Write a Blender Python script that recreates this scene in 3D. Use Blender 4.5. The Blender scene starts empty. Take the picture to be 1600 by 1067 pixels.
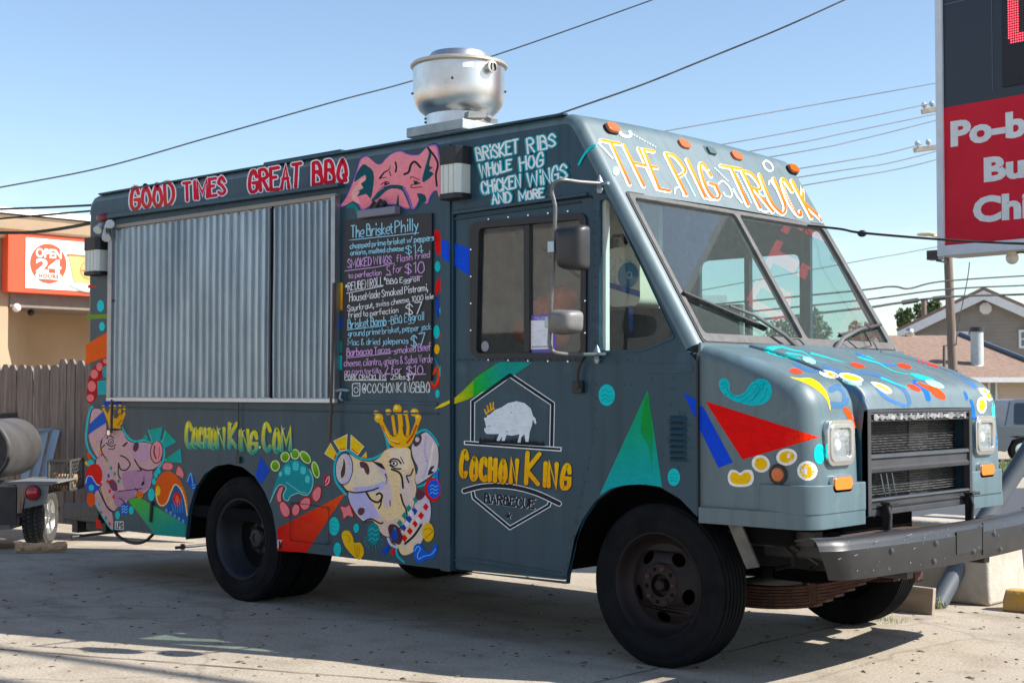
import bpy, bmesh, math, random
from math import sin, cos, pi, radians, atan, sqrt, atan2
from mathutils import Vector, Matrix
from mathutils.geometry import tessellate_polygon
from mathutils.bvhtree import BVHTree

random.seed(7)
scene = bpy.context.scene
COL = scene.collection

# ---------------------------------------------------------------- camera
# metres; X runs along the truck to its nose, -Y is its near side, Z up
FPX, TH, PIT = 2222.2, radians(42.5), atan(78/2222.0)
CAM = Vector((4.306, -5.888, 1.42))
_f = Vector((-sin(TH), cos(TH), 0)); RIGHT = Vector((cos(TH), sin(TH), 0)); _u = Vector((0, 0, 1))
FWD = _f*cos(PIT) + _u*sin(PIT); UPV = -_f*sin(PIT) + _u*cos(PIT)
cam = bpy.data.cameras.new('camera'); camo = bpy.data.objects.new('camera', cam); COL.objects.link(camo)
cam.lens = 50; cam.sensor_width = 36; cam.clip_end = 3000; cam.clip_start = 0.05
cam.dof.use_dof = True; cam.dof.focus_distance = 8.2; cam.dof.aperture_fstop = 7.1
m3 = Matrix((RIGHT, UPV, -FWD)).transposed()
camo.matrix_world = Matrix.Translation(CAM) @ m3.to_4x4()
scene.camera = camo

# ---------------------------------------------------------------- light
SUNDIR = Vector((1.03, 0.60, 1.0)).normalized()          # towards the sun
elev = math.asin(SUNDIR.z); azim = atan2(SUNDIR.x, SUNDIR.y)
w = bpy.data.worlds.new('World'); scene.world = w; w.use_nodes = True
nt = w.node_tree; nt.nodes.clear()
sky = nt.nodes.new('ShaderNodeTexSky'); sky.sky_type = 'NISHITA'; sky.sun_disc = False
sky.sun_elevation = elev; sky.sun_rotation = azim; sky.altitude = 0; sky.air_density = 1.0; sky.dust_density = 0.35; sky.ozone_density = 1.6
bg = nt.nodes.new('ShaderNodeBackground'); bg.inputs[1].default_value = 0.099
wo = nt.nodes.new('ShaderNodeOutputWorld')
# thin summer cloud low over the horizon, part of the sky itself
tcw = nt.nodes.new('ShaderNodeTexCoord'); mpw = nt.nodes.new('ShaderNodeMapping'); mpw.inputs['Scale'].default_value = (3.2, 3.2, 9.0); nzw = nt.nodes.new('ShaderNodeTexNoise'); nzw.inputs['Scale'].default_value = 2.6; nzw.inputs['Detail'].default_value = 7; nzw.inputs['Roughness'].default_value = .58
rpw = nt.nodes.new('ShaderNodeValToRGB'); rpw.color_ramp.elements[0].position = .50; rpw.color_ramp.elements[1].position = .72
sxw = nt.nodes.new('ShaderNodeSeparateXYZ'); bnd = nt.nodes.new('ShaderNodeMapRange'); bnd.inputs[1].default_value = .17; bnd.inputs[2].default_value = .04; bnd.inputs[3].default_value = 0; bnd.inputs[4].default_value = .5
mlw = nt.nodes.new('ShaderNodeMath'); mlw.operation = 'MULTIPLY'; mxw = nt.nodes.new('ShaderNodeMixRGB'); mxw.inputs[2].default_value = (6.4, 6.6, 6.9, 1)
for a_, b_ in ((tcw.outputs['Generated'], mpw.inputs[0]), (mpw.outputs[0], nzw.inputs['Vector']), (nzw.outputs[0], rpw.inputs[0]), (tcw.outputs['Generated'], sxw.inputs[0]), (sxw.outputs[2], bnd.inputs[0]), (bnd.outputs[0], mlw.inputs[0]), (rpw.outputs[0], mlw.inputs[1]), (mlw.outputs[0], mxw.inputs[0]), (sky.outputs[0], mxw.inputs[1]), (mxw.outputs[0], bg.inputs[0])): nt.links.new(a_, b_)
nt.links.new(bg.outputs[0], wo.inputs[0])
sun = bpy.data.lights.new('sun', 'SUN'); sun.energy = 4.5; sun.angle = radians(0.5); sun.color = (1, 0.955, 0.89)
suno = bpy.data.objects.new('sun', sun); COL.objects.link(suno)
suno.rotation_euler = SUNDIR.to_track_quat('Z', 'Y').to_euler()
scene.view_settings.view_transform = 'Standard'; scene.view_settings.look = 'None'
scene.view_settings.exposure = 0.98; scene.view_settings.gamma = 1

# ---------------------------------------------------------------- helpers
def ray(px, py):
    return (FWD + RIGHT*((px-800)/FPX) + UPV*((533.5-py)/FPX))
def side(px, py, Y=0.0):                       # point of the plane y = Y
    r = ray(px, py); return CAM + r*((Y-CAM.y)/r.y)
def front(px, py, X):
    r = ray(px, py); return CAM + r*((X-CAM.x)/r.x)
def ground(px, py, Z=0.0):
    r = ray(px, py); return CAM + r*((Z-CAM.z)/r.z)
def at(px, py, d):                             # point at depth d
    return CAM + ray(px, py)*d
def xz(pts, Y=0.0):
    return [(lambda p: (p.x, p.z))(side(a, b, Y)) for a, b in pts]

def lin(c):
    if isinstance(c, str):
        c = c.lstrip('#'); c = [int(c[i:i+2], 16)/255 for i in (0, 2, 4)]
        return tuple((x/12.92 if x <= .04045 else ((x+.055)/1.055)**2.4) for x in c)
    return tuple(c[:3])

_mats = {}
def mat(name, col=(.5, .5, .5), rough=.6, metal=0.0, spec=.5, noise=0.0, nscale=8.0, bump=0.0, bscale=60.0, coat=0.0, col2=None, dirt=0.0, stretch=None, emit=0.0):
    if name in _mats: return _mats[name]
    m = bpy.data.materials.new(name); m.use_nodes = True; nt = m.node_tree; N = nt.nodes; L = nt.links
    b = N['Principled BSDF']; c = lin(col)
    b.inputs['Base Color'].default_value = (*c, 1); b.inputs['Roughness'].default_value = rough
    b.inputs['Metallic'].default_value = metal; b.inputs['Specular IOR Level'].default_value = spec
    b.inputs['Coat Weight'].default_value = coat; b.inputs['Coat Roughness'].default_value = .15
    if emit:
        b.inputs['Emission Color'].default_value = (*c, 1); b.inputs['Emission Strength'].default_value = emit
    tc = N.new('ShaderNodeTexCoord'); vec = tc.outputs['Object']
    if stretch:
        mp = N.new('ShaderNodeMapping'); mp.inputs['Scale'].default_value = stretch; L.new(vec, mp.inputs[0]); vec = mp.outputs[0]
    if noise or col2:
        n = N.new('ShaderNodeTexNoise'); n.inputs['Scale'].default_value = nscale; n.inputs['Detail'].default_value = 7; n.inputs['Roughness'].default_value = .62
        L.new(vec, n.inputs['Vector'])
        mx = N.new('ShaderNodeMixRGB'); c2 = lin(col2) if col2 else tuple(max(0, x*(1-noise)) for x in c)
        c1 = c if col2 else tuple(min(1, x*(1+noise)) for x in c)
        mx.inputs[1].default_value = (*c1, 1); mx.inputs[2].default_value = (*c2, 1)
        rp = N.new('ShaderNodeValToRGB'); rp.color_ramp.elements[0].position = .36; rp.color_ramp.elements[1].position = .66
        L.new(n.outputs[0], rp.inputs[0]); L.new(rp.outputs[0], mx.inputs[0]); L.new(mx.outputs[0], b.inputs['Base Color'])
        mr = N.new('ShaderNodeMapRange'); mr.inputs[3].default_value = max(.03, rough-.09); mr.inputs[4].default_value = min(1, rough+.12)
        L.new(n.outputs[0], mr.inputs[0]); L.new(mr.outputs[0], b.inputs['Roughness'])
    if bump:
        n2 = N.new('ShaderNodeTexNoise'); n2.inputs['Scale'].default_value = bscale; n2.inputs['Detail'].default_value = 5; L.new(vec, n2.inputs['Vector'])
        bp = N.new('ShaderNodeBump'); bp.inputs['Strength'].default_value = bump; bp.inputs['Distance'].default_value = .01
        L.new(n2.outputs[0], bp.inputs['Height']); L.new(bp.outputs[0], b.inputs['Normal'])
    _mats[name] = m; return m

def glass(name, tint=(.8, .9, .88), haze=.06, hazecol=(.55, .6, .58), rough=.02, refl=1.0, k=1.6):
    if name in _mats: return _mats[name]
    m = bpy.data.materials.new(name); m.use_nodes = True; nt = m.node_tree; N = nt.nodes; L = nt.links; N.clear()
    out = N.new('ShaderNodeOutputMaterial'); tr = N.new('ShaderNodeBsdfTransparent'); tr.inputs[0].default_value = (*tint, 1)
    gl = N.new('ShaderNodeBsdfGlossy'); gl.inputs['Roughness'].default_value = rough; gl.inputs[0].default_value = (refl, refl, refl, 1)
    fr = N.new('ShaderNodeFresnel'); ge = N.new('ShaderNodeNewGeometry'); mi = N.new('ShaderNodeMapRange'); mi.inputs[3].default_value = 1.52; mi.inputs[4].default_value = 1/1.52; L.new(ge.outputs['Backfacing'], mi.inputs[0]); L.new(mi.outputs[0], fr.inputs[0])
    inv = N.new('ShaderNodeMath'); inv.operation = 'SUBTRACT'; inv.inputs[0].default_value = 1; L.new(ge.outputs['Backfacing'], inv.inputs[1]); m0 = N.new('ShaderNodeMath'); m0.operation = 'MULTIPLY'; L.new(fr.outputs[0], m0.inputs[0]); L.new(inv.outputs[0], m0.inputs[1])
    mul = N.new('ShaderNodeMath'); mul.operation = 'MULTIPLY'; mul.inputs[1].default_value = k; mul.use_clamp = True; L.new(m0.outputs[0], mul.inputs[0])
    m1 = N.new('ShaderNodeMixShader'); L.new(mul.outputs[0], m1.inputs[0]); L.new(tr.outputs[0], m1.inputs[1]); L.new(gl.outputs[0], m1.inputs[2])
    df = N.new('ShaderNodeBsdfDiffuse'); df.inputs[0].default_value = (*hazecol, 1)
    tc = N.new('ShaderNodeTexCoord'); mp = N.new('ShaderNodeMapping'); mp.inputs['Rotation'].default_value = (.3, .2, .9); mp.inputs['Scale'].default_value = (4, 7, 4)
    n = N.new('ShaderNodeTexNoise'); n.inputs['Scale'].default_value = 9; n.inputs['Detail'].default_value = 8
    L.new(tc.outputs['Object'], mp.inputs[0]); L.new(mp.outputs[0], n.inputs['Vector'])
    mr = N.new('ShaderNodeMapRange'); mr.inputs[1].default_value = .35; mr.inputs[2].default_value = .75; mr.inputs[3].default_value = haze*.8; mr.inputs[4].default_value = haze*1.3
    L.new(n.outputs[0], mr.inputs[0])
    m2 = N.new('ShaderNodeMixShader'); L.new(mr.outputs[0], m2.inputs[0]); L.new(m1.outputs[0], m2.inputs[1]); L.new(df.outputs[0], m2.inputs[2])
    L.new(m2.outputs[0], out.inputs[0]); _mats[name] = m; return m

def thing(name, label, cat, loc=(0, 0, 0), group=None, kind=None):
    o = bpy.data.objects.new(name, None); COL.objects.link(o); o.location = loc; o.empty_display_size = .1
    o['label'] = label; o['category'] = cat
    if group: o['group'] = group
    return o
def tag(o, label, cat, group=None):
    o['label'] = label; o['category'] = cat
    if group: o['group'] = group
    return o
def wloc(o): return Vector(o.location) if o.parent is None else Vector((0, 0, 0))   # parts keep world coordinates
def adopt(o, parent):
    o.parent = parent; o.matrix_parent_inverse = Matrix.Translation(-wloc(parent)); return o

class MB:
    def __init__(s): s.v = []; s.f = []; s.mi = []; s.c = None
    def add(s, vs, fs, mi=0):
        b = len(s.v); s.v += [Vector(p) for p in vs]; s.f += [[i+b for i in f] for f in fs]; s.mi += [mi]*len(fs); return s
    def box(s, lo, hi, mi=0, M=None):
        x0, y0, z0 = lo; x1, y1, z1 = hi
        vs = [Vector(p) for p in ((x0,y0,z0),(x1,y0,z0),(x1,y1,z0),(x0,y1,z0),(x0,y0,z1),(x1,y0,z1),(x1,y1,z1),(x0,y1,z1))]
        if M: vs = [M @ p for p in vs]
        return s.add(vs, [(0,3,2,1),(4,5,6,7),(0,1,5,4),(1,2,6,5),(2,3,7,6),(3,0,4,7)], mi)
    def beam(s, p0, p1, w, h, up=(0, 0, 1), mi=0):
        p0 = Vector(p0); p1 = Vector(p1); d = (p1-p0).normalized(); up = Vector(up)
        a = d.cross(up)
        if a.length < 1e-4: a = d.cross(Vector((1, 0, 0)))
        a.normalize(); b = a.cross(d); vs = []
        for p in (p0, p1):
            for i, j in ((-1,-1),(1,-1),(1,1),(-1,1)): vs.append(p+a*(i*w/2)+b*(j*h/2))
        return s.add(vs, [(0,1,2,3),(7,6,5,4),(0,4,5,1),(1,5,6,2),(2,6,7,3),(3,7,4,0)], mi)
    def tube(s, pts, r, n=10, caps=True, mi=0):
        pts = [Vector(p) for p in pts]; rs = r if isinstance(r, (list, tuple)) else [r]*len(pts); rings = []
        prev = None
        for i, p in enumerate(pts):
            d = (pts[min(i+1, len(pts)-1)]-pts[max(i-1, 0)]).normalized()
            if prev is None:
                a = d.cross(Vector((0, 0, 1)));
                if a.length < 1e-3: a = d.cross(Vector((1, 0, 0)))
            else: a = prev - d*prev.dot(d)
            a.normalize(); prev = a; b = d.cross(a)
            rings.append([p+a*(rs[i]*cos(2*pi*k/n))+b*(rs[i]*sin(2*pi*k/n)) for k in range(n)])
        vs = [q for R in rings for q in R]; fs = []
        for i in range(len(pts)-1):
            for k in range(n): fs.append((i*n+k, i*n+(k+1) % n, (i+1)*n+(k+1) % n, (i+1)*n+k))
        if caps: fs.append(tuple(range(n-1, -1, -1))); fs.append(tuple((len(pts)-1)*n+k for k in range(n)))
        return s.add(vs, fs, mi)
    def lathe(s, prof, o, ax, n=48, mi=0, ref=None):     # prof: (radius, height along ax)
        o = Vector(o); ax = Vector(ax).normalized(); a = Vector(ref) if ref else ax.cross(Vector((0.13, .2, 1)))
        a = (a-ax*a.dot(ax)).normalized(); b = ax.cross(a); vs = []; fs = []
        for r, h in prof:
            for k in range(n): t = 2*pi*k/n; vs.append(o+ax*h+a*(r*cos(t))+b*(r*sin(t)))
        for i in range(len(prof)-1):
            for k in range(n): fs.append((i*n+k, i*n+(k+1) % n, (i+1)*n+(k+1) % n, (i+1)*n+k))
        return s.add(vs, fs, mi)
    def ball(s, c, r, n=10, mi=0, sc=(1, 1, 1)):
        c = Vector(c); vs = []; fs = []; m = n//2+1
        for i in range(m+1):
            p = pi*i/m
            for k in range(n): t = 2*pi*k/n; vs.append(c+Vector((r*sc[0]*sin(p)*cos(t), r*sc[1]*sin(p)*sin(t), r*sc[2]*cos(p))))
        for i in range(m):
            for k in range(n): fs.append((i*n+k, (i+1)*n+k, (i+1)*n+(k+1) % n, i*n+(k+1) % n))
        return s.add(vs, fs, mi)
    def plate(s, loops, T, t0, t1, mi=0, mw=None):     # 2-D outline with holes, T(u,v,t) -> point
        tri = tessellate_polygon([[Vector((u, v, 0)) for u, v in lp] for lp in loops]); flat = [p for lp in loops for p in lp]
        n = len(flat); a = [T(u, v, t0) for u, v in flat]; b = [T(u, v, t1) for u, v in flat]
        s.add(a+b, [tuple(t) for t in tri]+[tuple(x+n for x in reversed(t)) for t in tri], mi)
        k = 0; base = len(s.v)-2*n
        for lp in loops:
            m = len(lp)
            for i in range(m):
                j = (i+1) % m; s.f.append([base+k+i, base+k+j, base+n+k+j, base+n+k+i]); s.mi.append(mi if mw is None else mw)
            k += m
        return s
    def plXZ(s, loops, y0, y1, mi=0): return s.plate(loops, lambda u, v, t: Vector((u, t, v)), y0, y1, mi)
    def plYZ(s, loops, x0, x1, mi=0): return s.plate(loops, lambda u, v, t: Vector((t, u, v)), x0, x1, mi)
    def plXY(s, loops, z0, z1, mi=0): return s.plate(loops, lambda u, v, t: Vector((u, v, t)), z0, z1, mi)
    def build(s, name, m, parent=None, smooth=35, bevel=0.0, fix=True):
        me = bpy.data.meshes.new(name); me.from_pydata([tuple(p) for p in s.v], [], s.f)
        ms = m if isinstance(m, (list, tuple)) else [m]
        for q in ms: me.materials.append(q)
        me.polygons.foreach_set('material_index', s.mi)
        if fix:
            bm = bmesh.new(); bm.from_mesh(me); bmesh.ops.recalc_face_normals(bm, faces=bm.faces); bm.to_mesh(me); bm.free()
        if smooth:
            me.polygons.foreach_set('use_smooth', [True]*len(me.polygons)); me.set_sharp_from_angle(angle=radians(smooth))
        me.update(); o = bpy.data.objects.new(name, me); COL.objects.link(o)
        if bevel:
            md = o.modifiers.new('Bevel', 'BEVEL'); md.width = bevel; md.segments = 2; md.limit_method = 'ANGLE'; md.angle_limit = radians(40); md.harden_normals = True
        if parent: adopt(o, parent)
        return o

def struct(o):
    o['kind'] = 'structure'; return o
def rrect(x0, y0, x1, y1, r, n=5):
    pts = []
    for cx, cy, a0 in ((x1-r, y1-r, 0), (x0+r, y1-r, 90), (x0+r, y0+r, 180), (x1-r, y0+r, 270)):
        for k in range(n+1): a = radians(a0+90*k/n); pts.append((cx+r*cos(a), cy+r*sin(a)))
    return pts
def rquad(q, r, n=4):                                   # rounded corners on any polygon
    out = []; m = len(q)
    for i in range(m):
        p = Vector(q[i]); a = Vector(q[i-1])-p; b = Vector(q[(i+1) % m])-p
        ra = min(r, a.length*.45, b.length*.45); A = p+a.normalized()*ra; B = p+b.normalized()*ra
        for k in range(n+1):
            t = k/n; v = A*(1-t)**2+p*2*t*(1-t)+B*t*t; out.append((v.x, v.y))
    return out
def circ(cx, cy, r, n=24, ry=None, a0=0):
    return [(cx+r*cos(a0+2*pi*k/n), cy+(ry or r)*sin(a0+2*pi*k/n)) for k in range(n)]
def catmull(pts, n=6, closed=False):
    P = [Vector(p) for p in pts]; m = len(P); out = []
    if m < 3: return [tuple(p) for p in P]
    for i in range(m if closed else m-1):
        if closed: p0, p1, p2, p3 = P[i-1], P[i], P[(i+1) % m], P[(i+2) % m]
        else: p0, p1, p2, p3 = P[max(i-1, 0)], P[i], P[i+1], P[min(i+2, m-1)]
        for k in range(n):
            t = k/n; out.append(tuple(.5*((2*p1)+(p2-p0)*t+(2*p0-5*p1+4*p2-p3)*t*t+(3*p1-p0-3*p2+p3)*t**3)))
    if not closed: out.append(tuple(P[-1]))
    return out

def text_mesh(body, size, bold=0.0, space=1.0):
    cu = bpy.data.curves.new('t', 'FONT'); cu.body = body; cu.size = size; cu.offset = bold; cu.space_character = space; cu.resolution_u = 3
    o = bpy.data.objects.new('t', cu); COL.objects.link(o); bpy.context.view_layer.update()
    dg = bpy.context.evaluated_depsgraph_get(); me = bpy.data.meshes.new_from_object(o.evaluated_get(dg))
    vs = [v.co.copy() for v in me.vertices]; fs = [tuple(p.vertices) for p in me.polygons]
    bpy.data.objects.remove(o); bpy.data.curves.remove(cu); bpy.data.meshes.remove(me); return vs, fs
def text_into(mb, body, T, size, bold=0.0, mi=0, fitw=None, center=False, space=1.0, sy=1.0):
    vs, fs = text_mesh(body, size, bold, space)
    x0 = min(v.x for v in vs); x1 = max(v.x for v in vs); k = (fitw/(x1-x0)) if fitw else 1
    sh = -(x1+x0)/2 if center else -x0
    mb.add([T((v.x+sh)*k, v.y*sy) for v in vs], fs, mi)

# ---------------------------------------------------------------- materials
def noise_chain(N, L, vec, scale, detail, lo, hi):
    n = N.new('ShaderNodeTexNoise'); n.inputs['Scale'].default_value = scale; n.inputs['Detail'].default_value = detail; L.new(vec, n.inputs['Vector'])
    r = N.new('ShaderNodeValToRGB'); r.color_ramp.elements[0].position = lo; r.color_ramp.elements[1].position = hi; L.new(n.outputs[0], r.inputs[0]); return r.outputs[0]
def mixc(N, L, fac, a, b, mode='MIX'):
    m = N.new('ShaderNodeMixRGB'); m.blend_type = mode
    for i, x in ((0, fac), (1, a), (2, b)):
        if hasattr(x, 'links'): L.new(x, m.inputs[i])
        elif i == 0: m.inputs[0].default_value = x
        else: m.inputs[i].default_value = (*lin(x), 1)
    return m.outputs[0]

def concrete_mat():
    m = bpy.data.materials.new('concrete_slab'); m.use_nodes = True; N = m.node_tree.nodes; L = m.node_tree.links; b = N['Principled BSDF']
    tc = N.new('ShaderNodeTexCoord'); v = tc.outputs['Object']
    c = mixc(N, L, noise_chain(N, L, v, .55, 6, .3, .7), (.385, .33, .26), (.47, .41, .33))
    c = mixc(N, L, noise_chain(N, L, v, 3.2, 9, .5, .66), c, (.355, .295, .23))
    sp = noise_chain(N, L, v, 60, 5, .40, .62); c = mixc(N, L, sp, c, mixc(N, L, 1.0, c, (.74, .73, .71), 'MULTIPLY')); sp2 = noise_chain(N, L, v, 150, 2, .62, .68); c = mixc(N, L, sp2, c, (.62, .56, .47)); mpk = N.new('ShaderNodeMapping'); mpk.inputs['Scale'].default_value = (.35, 1.6, 1); L.new(v, mpk.inputs[0]); tk = noise_chain(N, L, mpk.outputs[0], 1.7, 8, .52, .72); c = mixc(N, L, tk, c, mixc(N, L, 1.0, c, (.70, .69, .68), 'MULTIPLY'))
    # dark gum spots and oil stains
    mp = N.new('ShaderNodeMapping'); mp.inputs['Scale'].default_value = (1.6, 3.2, 1); L.new(v, mp.inputs[0])
    vo = N.new('ShaderNodeTexVoronoi'); vo.inputs['Scale'].default_value = 2.1; L.new(mp.outputs[0], vo.inputs['Vector'])
    r = N.new('ShaderNodeValToRGB'); r.color_ramp.elements[0].position = .035; r.color_ramp.elements[0].color = (1, 1, 1, 1); r.color_ramp.elements[1].position = .06; r.color_ramp.elements[1].color = (0, 0, 0, 1)
    L.new(vo.outputs['Distance'], r.inputs[0]); c = mixc(N, L, r.outputs[0], c, (.13, .115, .10))
    vo2 = N.new('ShaderNodeTexVoronoi'); vo2.inputs['Scale'].default_value = 6.5; L.new(mp.outputs[0], vo2.inputs['Vector'])
    r2 = N.new('ShaderNodeValToRGB'); r2.color_ramp.elements[0].position = .04; r2.color_ramp.elements[0].color = (.7, .7, .7, 1); r2.color_ramp.elements[1].position = .125; r2.color_ramp.elements[1].color = (0, 0, 0, 1)
    L.new(vo2.outputs['Distance'], r2.inputs[0]); c = mixc(N, L, r2.outputs[0], c, (.22, .19, .16))
    # cracks: thin edges of a warped voronoi, only where a mask lets them
    nz = N.new('ShaderNodeTexNoise'); nz.inputs['Scale'].default_value = 2.5; nz.inputs['Detail'].default_value = 6; L.new(v, nz.inputs['Vector'])
    ad = N.new('ShaderNodeMixRGB'); ad.blend_type = 'ADD'; ad.inputs[0].default_value = .35; L.new(v, ad.inputs[1]); L.new(nz.outputs['Color'], ad.inputs[2])
    ve = N.new('ShaderNodeTexVoronoi'); ve.feature = 'DISTANCE_TO_EDGE'; ve.inputs['Scale'].default_value = .30; L.new(ad.outputs[0], ve.inputs['Vector'])
    r3 = N.new('ShaderNodeValToRGB'); r3.color_ramp.elements[0].position = .001; r3.color_ramp.elements[0].color = (.5, .5, .5, 1); r3.color_ramp.elements[1].position = .005; r3.color_ramp.elements[1].color = (0, 0, 0, 1)
    L.new(ve.outputs['Distance'], r3.inputs[0]); c = mixc(N, L, r3.outputs[0], c, (.16, .14, .12))
    L.new(c, b.inputs['Base Color']); b.inputs['Roughness'].default_value = .92; b.inputs['Specular IOR Level'].default_value = .2
    n2 = N.new('ShaderNodeTexNoise'); n2.inputs['Scale'].default_value = 130; n2.inputs['Detail'].default_value = 4; L.new(v, n2.inputs['Vector'])
    bp = N.new('ShaderNodeBump'); bp.inputs['Strength'].default_value = .35; bp.inputs['Distance'].default_value = .004; L.new(n2.outputs[0], bp.inputs['Height']); L.new(bp.outputs[0], b.inputs['Normal'])
    return m

def stucco_mat(name, a, b2): return mat(name, a, rough=.9, col2=b2, nscale=1.2, bump=.5, bscale=90, spec=.15)

TEAL = (.017, .055, .085)
def body_mat(nm, base, c2, rough, spec):
    m = mat(nm, base, rough=rough, col2=c2, nscale=1.6, spec=spec, coat=.0)
    N = m.node_tree.nodes; L = m.node_tree.links; b = N['Principled BSDF']; src = b.inputs['Base Color'].links[0].from_socket
    tc = N.new('ShaderNodeTexCoord'); v = tc.outputs['Object']
    mp = N.new('ShaderNodeMapping'); mp.inputs['Scale'].default_value = (7, 7, .5); L.new(v, mp.inputs[0])
    st = noise_chain(N, L, mp.outputs[0], 2.4, 7, .46, .70); c = mixc(N, L, st, src, mixc(N, L, 1.0, src, (.80, .79, .77), 'MULTIPLY'))      # rain streaks
    sc = noise_chain(N, L, v, 5.5, 9, .60, .72); c = mixc(N, L, sc, c, tuple(x*1.25+.006 for x in base))                                              # chalky scuffs
    ch = noise_chain(N, L, v, 70, 4, .70, .74); c = mixc(N, L, ch, c, (.13, .135, .13))                                                # stone chips
    L.new(c, b.inputs['Base Color'])
    n = N.new('ShaderNodeTexNoise'); n.inputs['Scale'].default_value = 2.3; n.inputs['Detail'].default_value = 4; L.new(v, n.inputs['Vector'])
    bp = N.new('ShaderNodeBump'); bp.inputs['Strength'].default_value = .28; bp.inputs['Distance'].default_value = .02; L.new(n.outputs[0], bp.inputs['Height']); L.new(bp.outputs[0], b.inputs['Normal'])
    return m
M_body = body_mat('teal_truck_paint', TEAL, (.022, .060, .086), .36, .30)
M_faded_lit = body_mat('faded_lit_teal_paint', (.066, .118, .140), (.078, .128, .146), .52, .8)      # faded front sheet metal, its sunlit brightness partly put into the colour
M_black = mat('black_rubber', (.012, .012, .013), rough=.55)
M_dark = mat('dark_steel', (.018, .019, .022), rough=.5, metal=.0, noise=.3)
M_deep = mat('matt_black', (.006, .006, .007), rough=.95, spec=.1)
M_tyre = mat('tyre_rubber', (.0052, .0064, .0082), rough=.8, noise=.4, nscale=6, spec=.14, bump=.15, bscale=120)
M_rim = mat('painted_wheel_steel', (.016, .020, .028), rough=.48, col2=(.024, .026, .032), nscale=7, spec=.3)
M_rust = mat('rusty_steel', (.095, .038, .021), rough=.85, col2=(.032, .018, .014), nscale=18)
M_brown = mat('brown_rim', (.010, .008, .010), rough=.5, col2=(.018, .011, .0105), nscale=6, spec=.22)
M_alu = mat('spun_aluminium', (.70, .69, .67), rough=.33, metal=1.0, col2=(.56, .54, .51), nscale=5, bump=.05, bscale=6)
M_galv = mat('galvanised_sheet', (.38, .445, .49), rough=.40, metal=.85, col2=(.28, .34, .385), nscale=4, stretch=(1, 1, .35))
M_chrome = mat('chrome_trim', (.72, .72, .72), rough=.22, metal=1.0)
M_white = mat('white_paint', (.74, .74, .72), rough=.5, noise=.06)
M_amber = mat('amber_lens', (.85, .20, .012), rough=.18, spec=.6, coat=.5)
M_orange = mat('marker_lens', (.52, .115, .012), rough=.15, spec=.6, coat=.5)
M_grey = mat('grey_aluminium_frame', (.085, .085, .083), rough=.5, metal=.2, noise=.25, nscale=14)
M_bump = mat('bumper_paint', (.024, .026, .028), rough=.36, col2=(.019, .020, .022), nscale=9, spec=.4, bump=.03, bscale=14)
M_wood = mat('weathered_fence_wood', (.26, .215, .185), rough=.9, col2=(.13, .105, .09), nscale=3, stretch=(9, 9, .7), bump=.4, bscale=12)
M_conc = concrete_mat()

# ---------------------------------------------------------------- setting
def gz(x, y):
    d = Vector((x-CAM.x, y-CAM.y)).dot(Vector((_f.x, _f.y))); t = min(1, max(0, (d-11)/26)); return -.62*t*t*(3-2*t)
def ground_sheet():
    mb = MB(); n = 100; R = 900
    def q(i): s = (i/n-.5)*2; return R*(abs(s)**3.2)*(1 if s >= 0 else -1)
    vs = []; ox, oy = 0, 4
    for j in range(n+1):
        for i in range(n+1): x, y = ox+q(i), oy+q(j); vs.append((x, y, gz(x, y)))
    fs = [(j*(n+1)+i, j*(n+1)+i+1, (j+1)*(n+1)+i+1, (j+1)*(n+1)+i) for j in range(n) for i in range(n)]
    mb.add(vs, fs); return struct(mb.build('ground', M_conc, smooth=80, fix=False))
ground_sheet()
def strip(name, m, d0, d1, s0, s1, lift, kind='structure', nx=30):   # a band across the view at depths d0..d1
    mb = MB(); vs = []
    for j in range(7):
        for i in range(nx+1):
            d = d0+(d1-d0)*j/6; s = s0+(s1-s0)*i/nx; p = Vector((CAM.x, CAM.y, 0))+_f*d+RIGHT*s; vs.append((p.x, p.y, gz(p.x, p.y)+lift))
    fs = [(j*(nx+1)+i, j*(nx+1)+i+1, (j+1)*(nx+1)+i+1, (j+1)*(nx+1)+i) for j in range(6) for i in range(nx)]
    o = mb.add(vs, fs).build(name, m, smooth=0, fix=False); o['kind'] = kind; return o
M_asph = mat('asphalt', (.055, .058, .064), rough=.9, noise=.2, nscale=40)
M_grass = mat('grass_green', (.07, .10, .025), rough=.9, col2=(.13, .13, .05), nscale=30)
strip('road', M_asph, 10.1, 27, 1.75, 90, .012)
strip('verge', mat('verge_soil', (.09, .105, .04), rough=1, col2=(.06, .09, .02), nscale=12), 33.5, 40, 4, 90, .03)
def grass_clump(name, spots, h, n, seed):
    rnd = random.Random(seed); mb = MB()
    for (x, y, z, r) in spots:
        for _ in range(n):
            a = rnd.uniform(0, 2*pi); q = r*sqrt(rnd.random()); b = Vector((x+q*cos(a), y+q*sin(a), z)); hh = h*rnd.uniform(.45, 1.1); t = rnd.uniform(0, 2*pi)
            lean = Vector((cos(t), sin(t), 0))*hh*rnd.uniform(.2, .8); sd = Vector((-sin(t), cos(t), 0))*h*.045
            m = b+lean*.45+Vector((0, 0, hh*.7)); e = b+lean+Vector((0, 0, hh*.85))
            mb.add([b-sd, b+sd, m+sd*.8, m-sd*.8, e], [(0, 1, 2, 3), (3, 2, 4)])
    return mb.build(name, mat('grass_blades', (.13, .19, .05), rough=.7, col2=(.26, .25, .10), nscale=9), smooth=0, fix=False)
_r = random.Random(3); sp = []
for i in range(260):
    d = _r.uniform(33.6, 39.5); s = _r.uniform(9, 18); p = Vector((CAM.x, CAM.y, 0))+_f*d+RIGHT*s; sp.append((p.x, p.y, gz(p.x, p.y)+.03, .18))
g = grass_clump('grass', sp, .22, 9, 5); g['kind'] = 'stuff'
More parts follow.
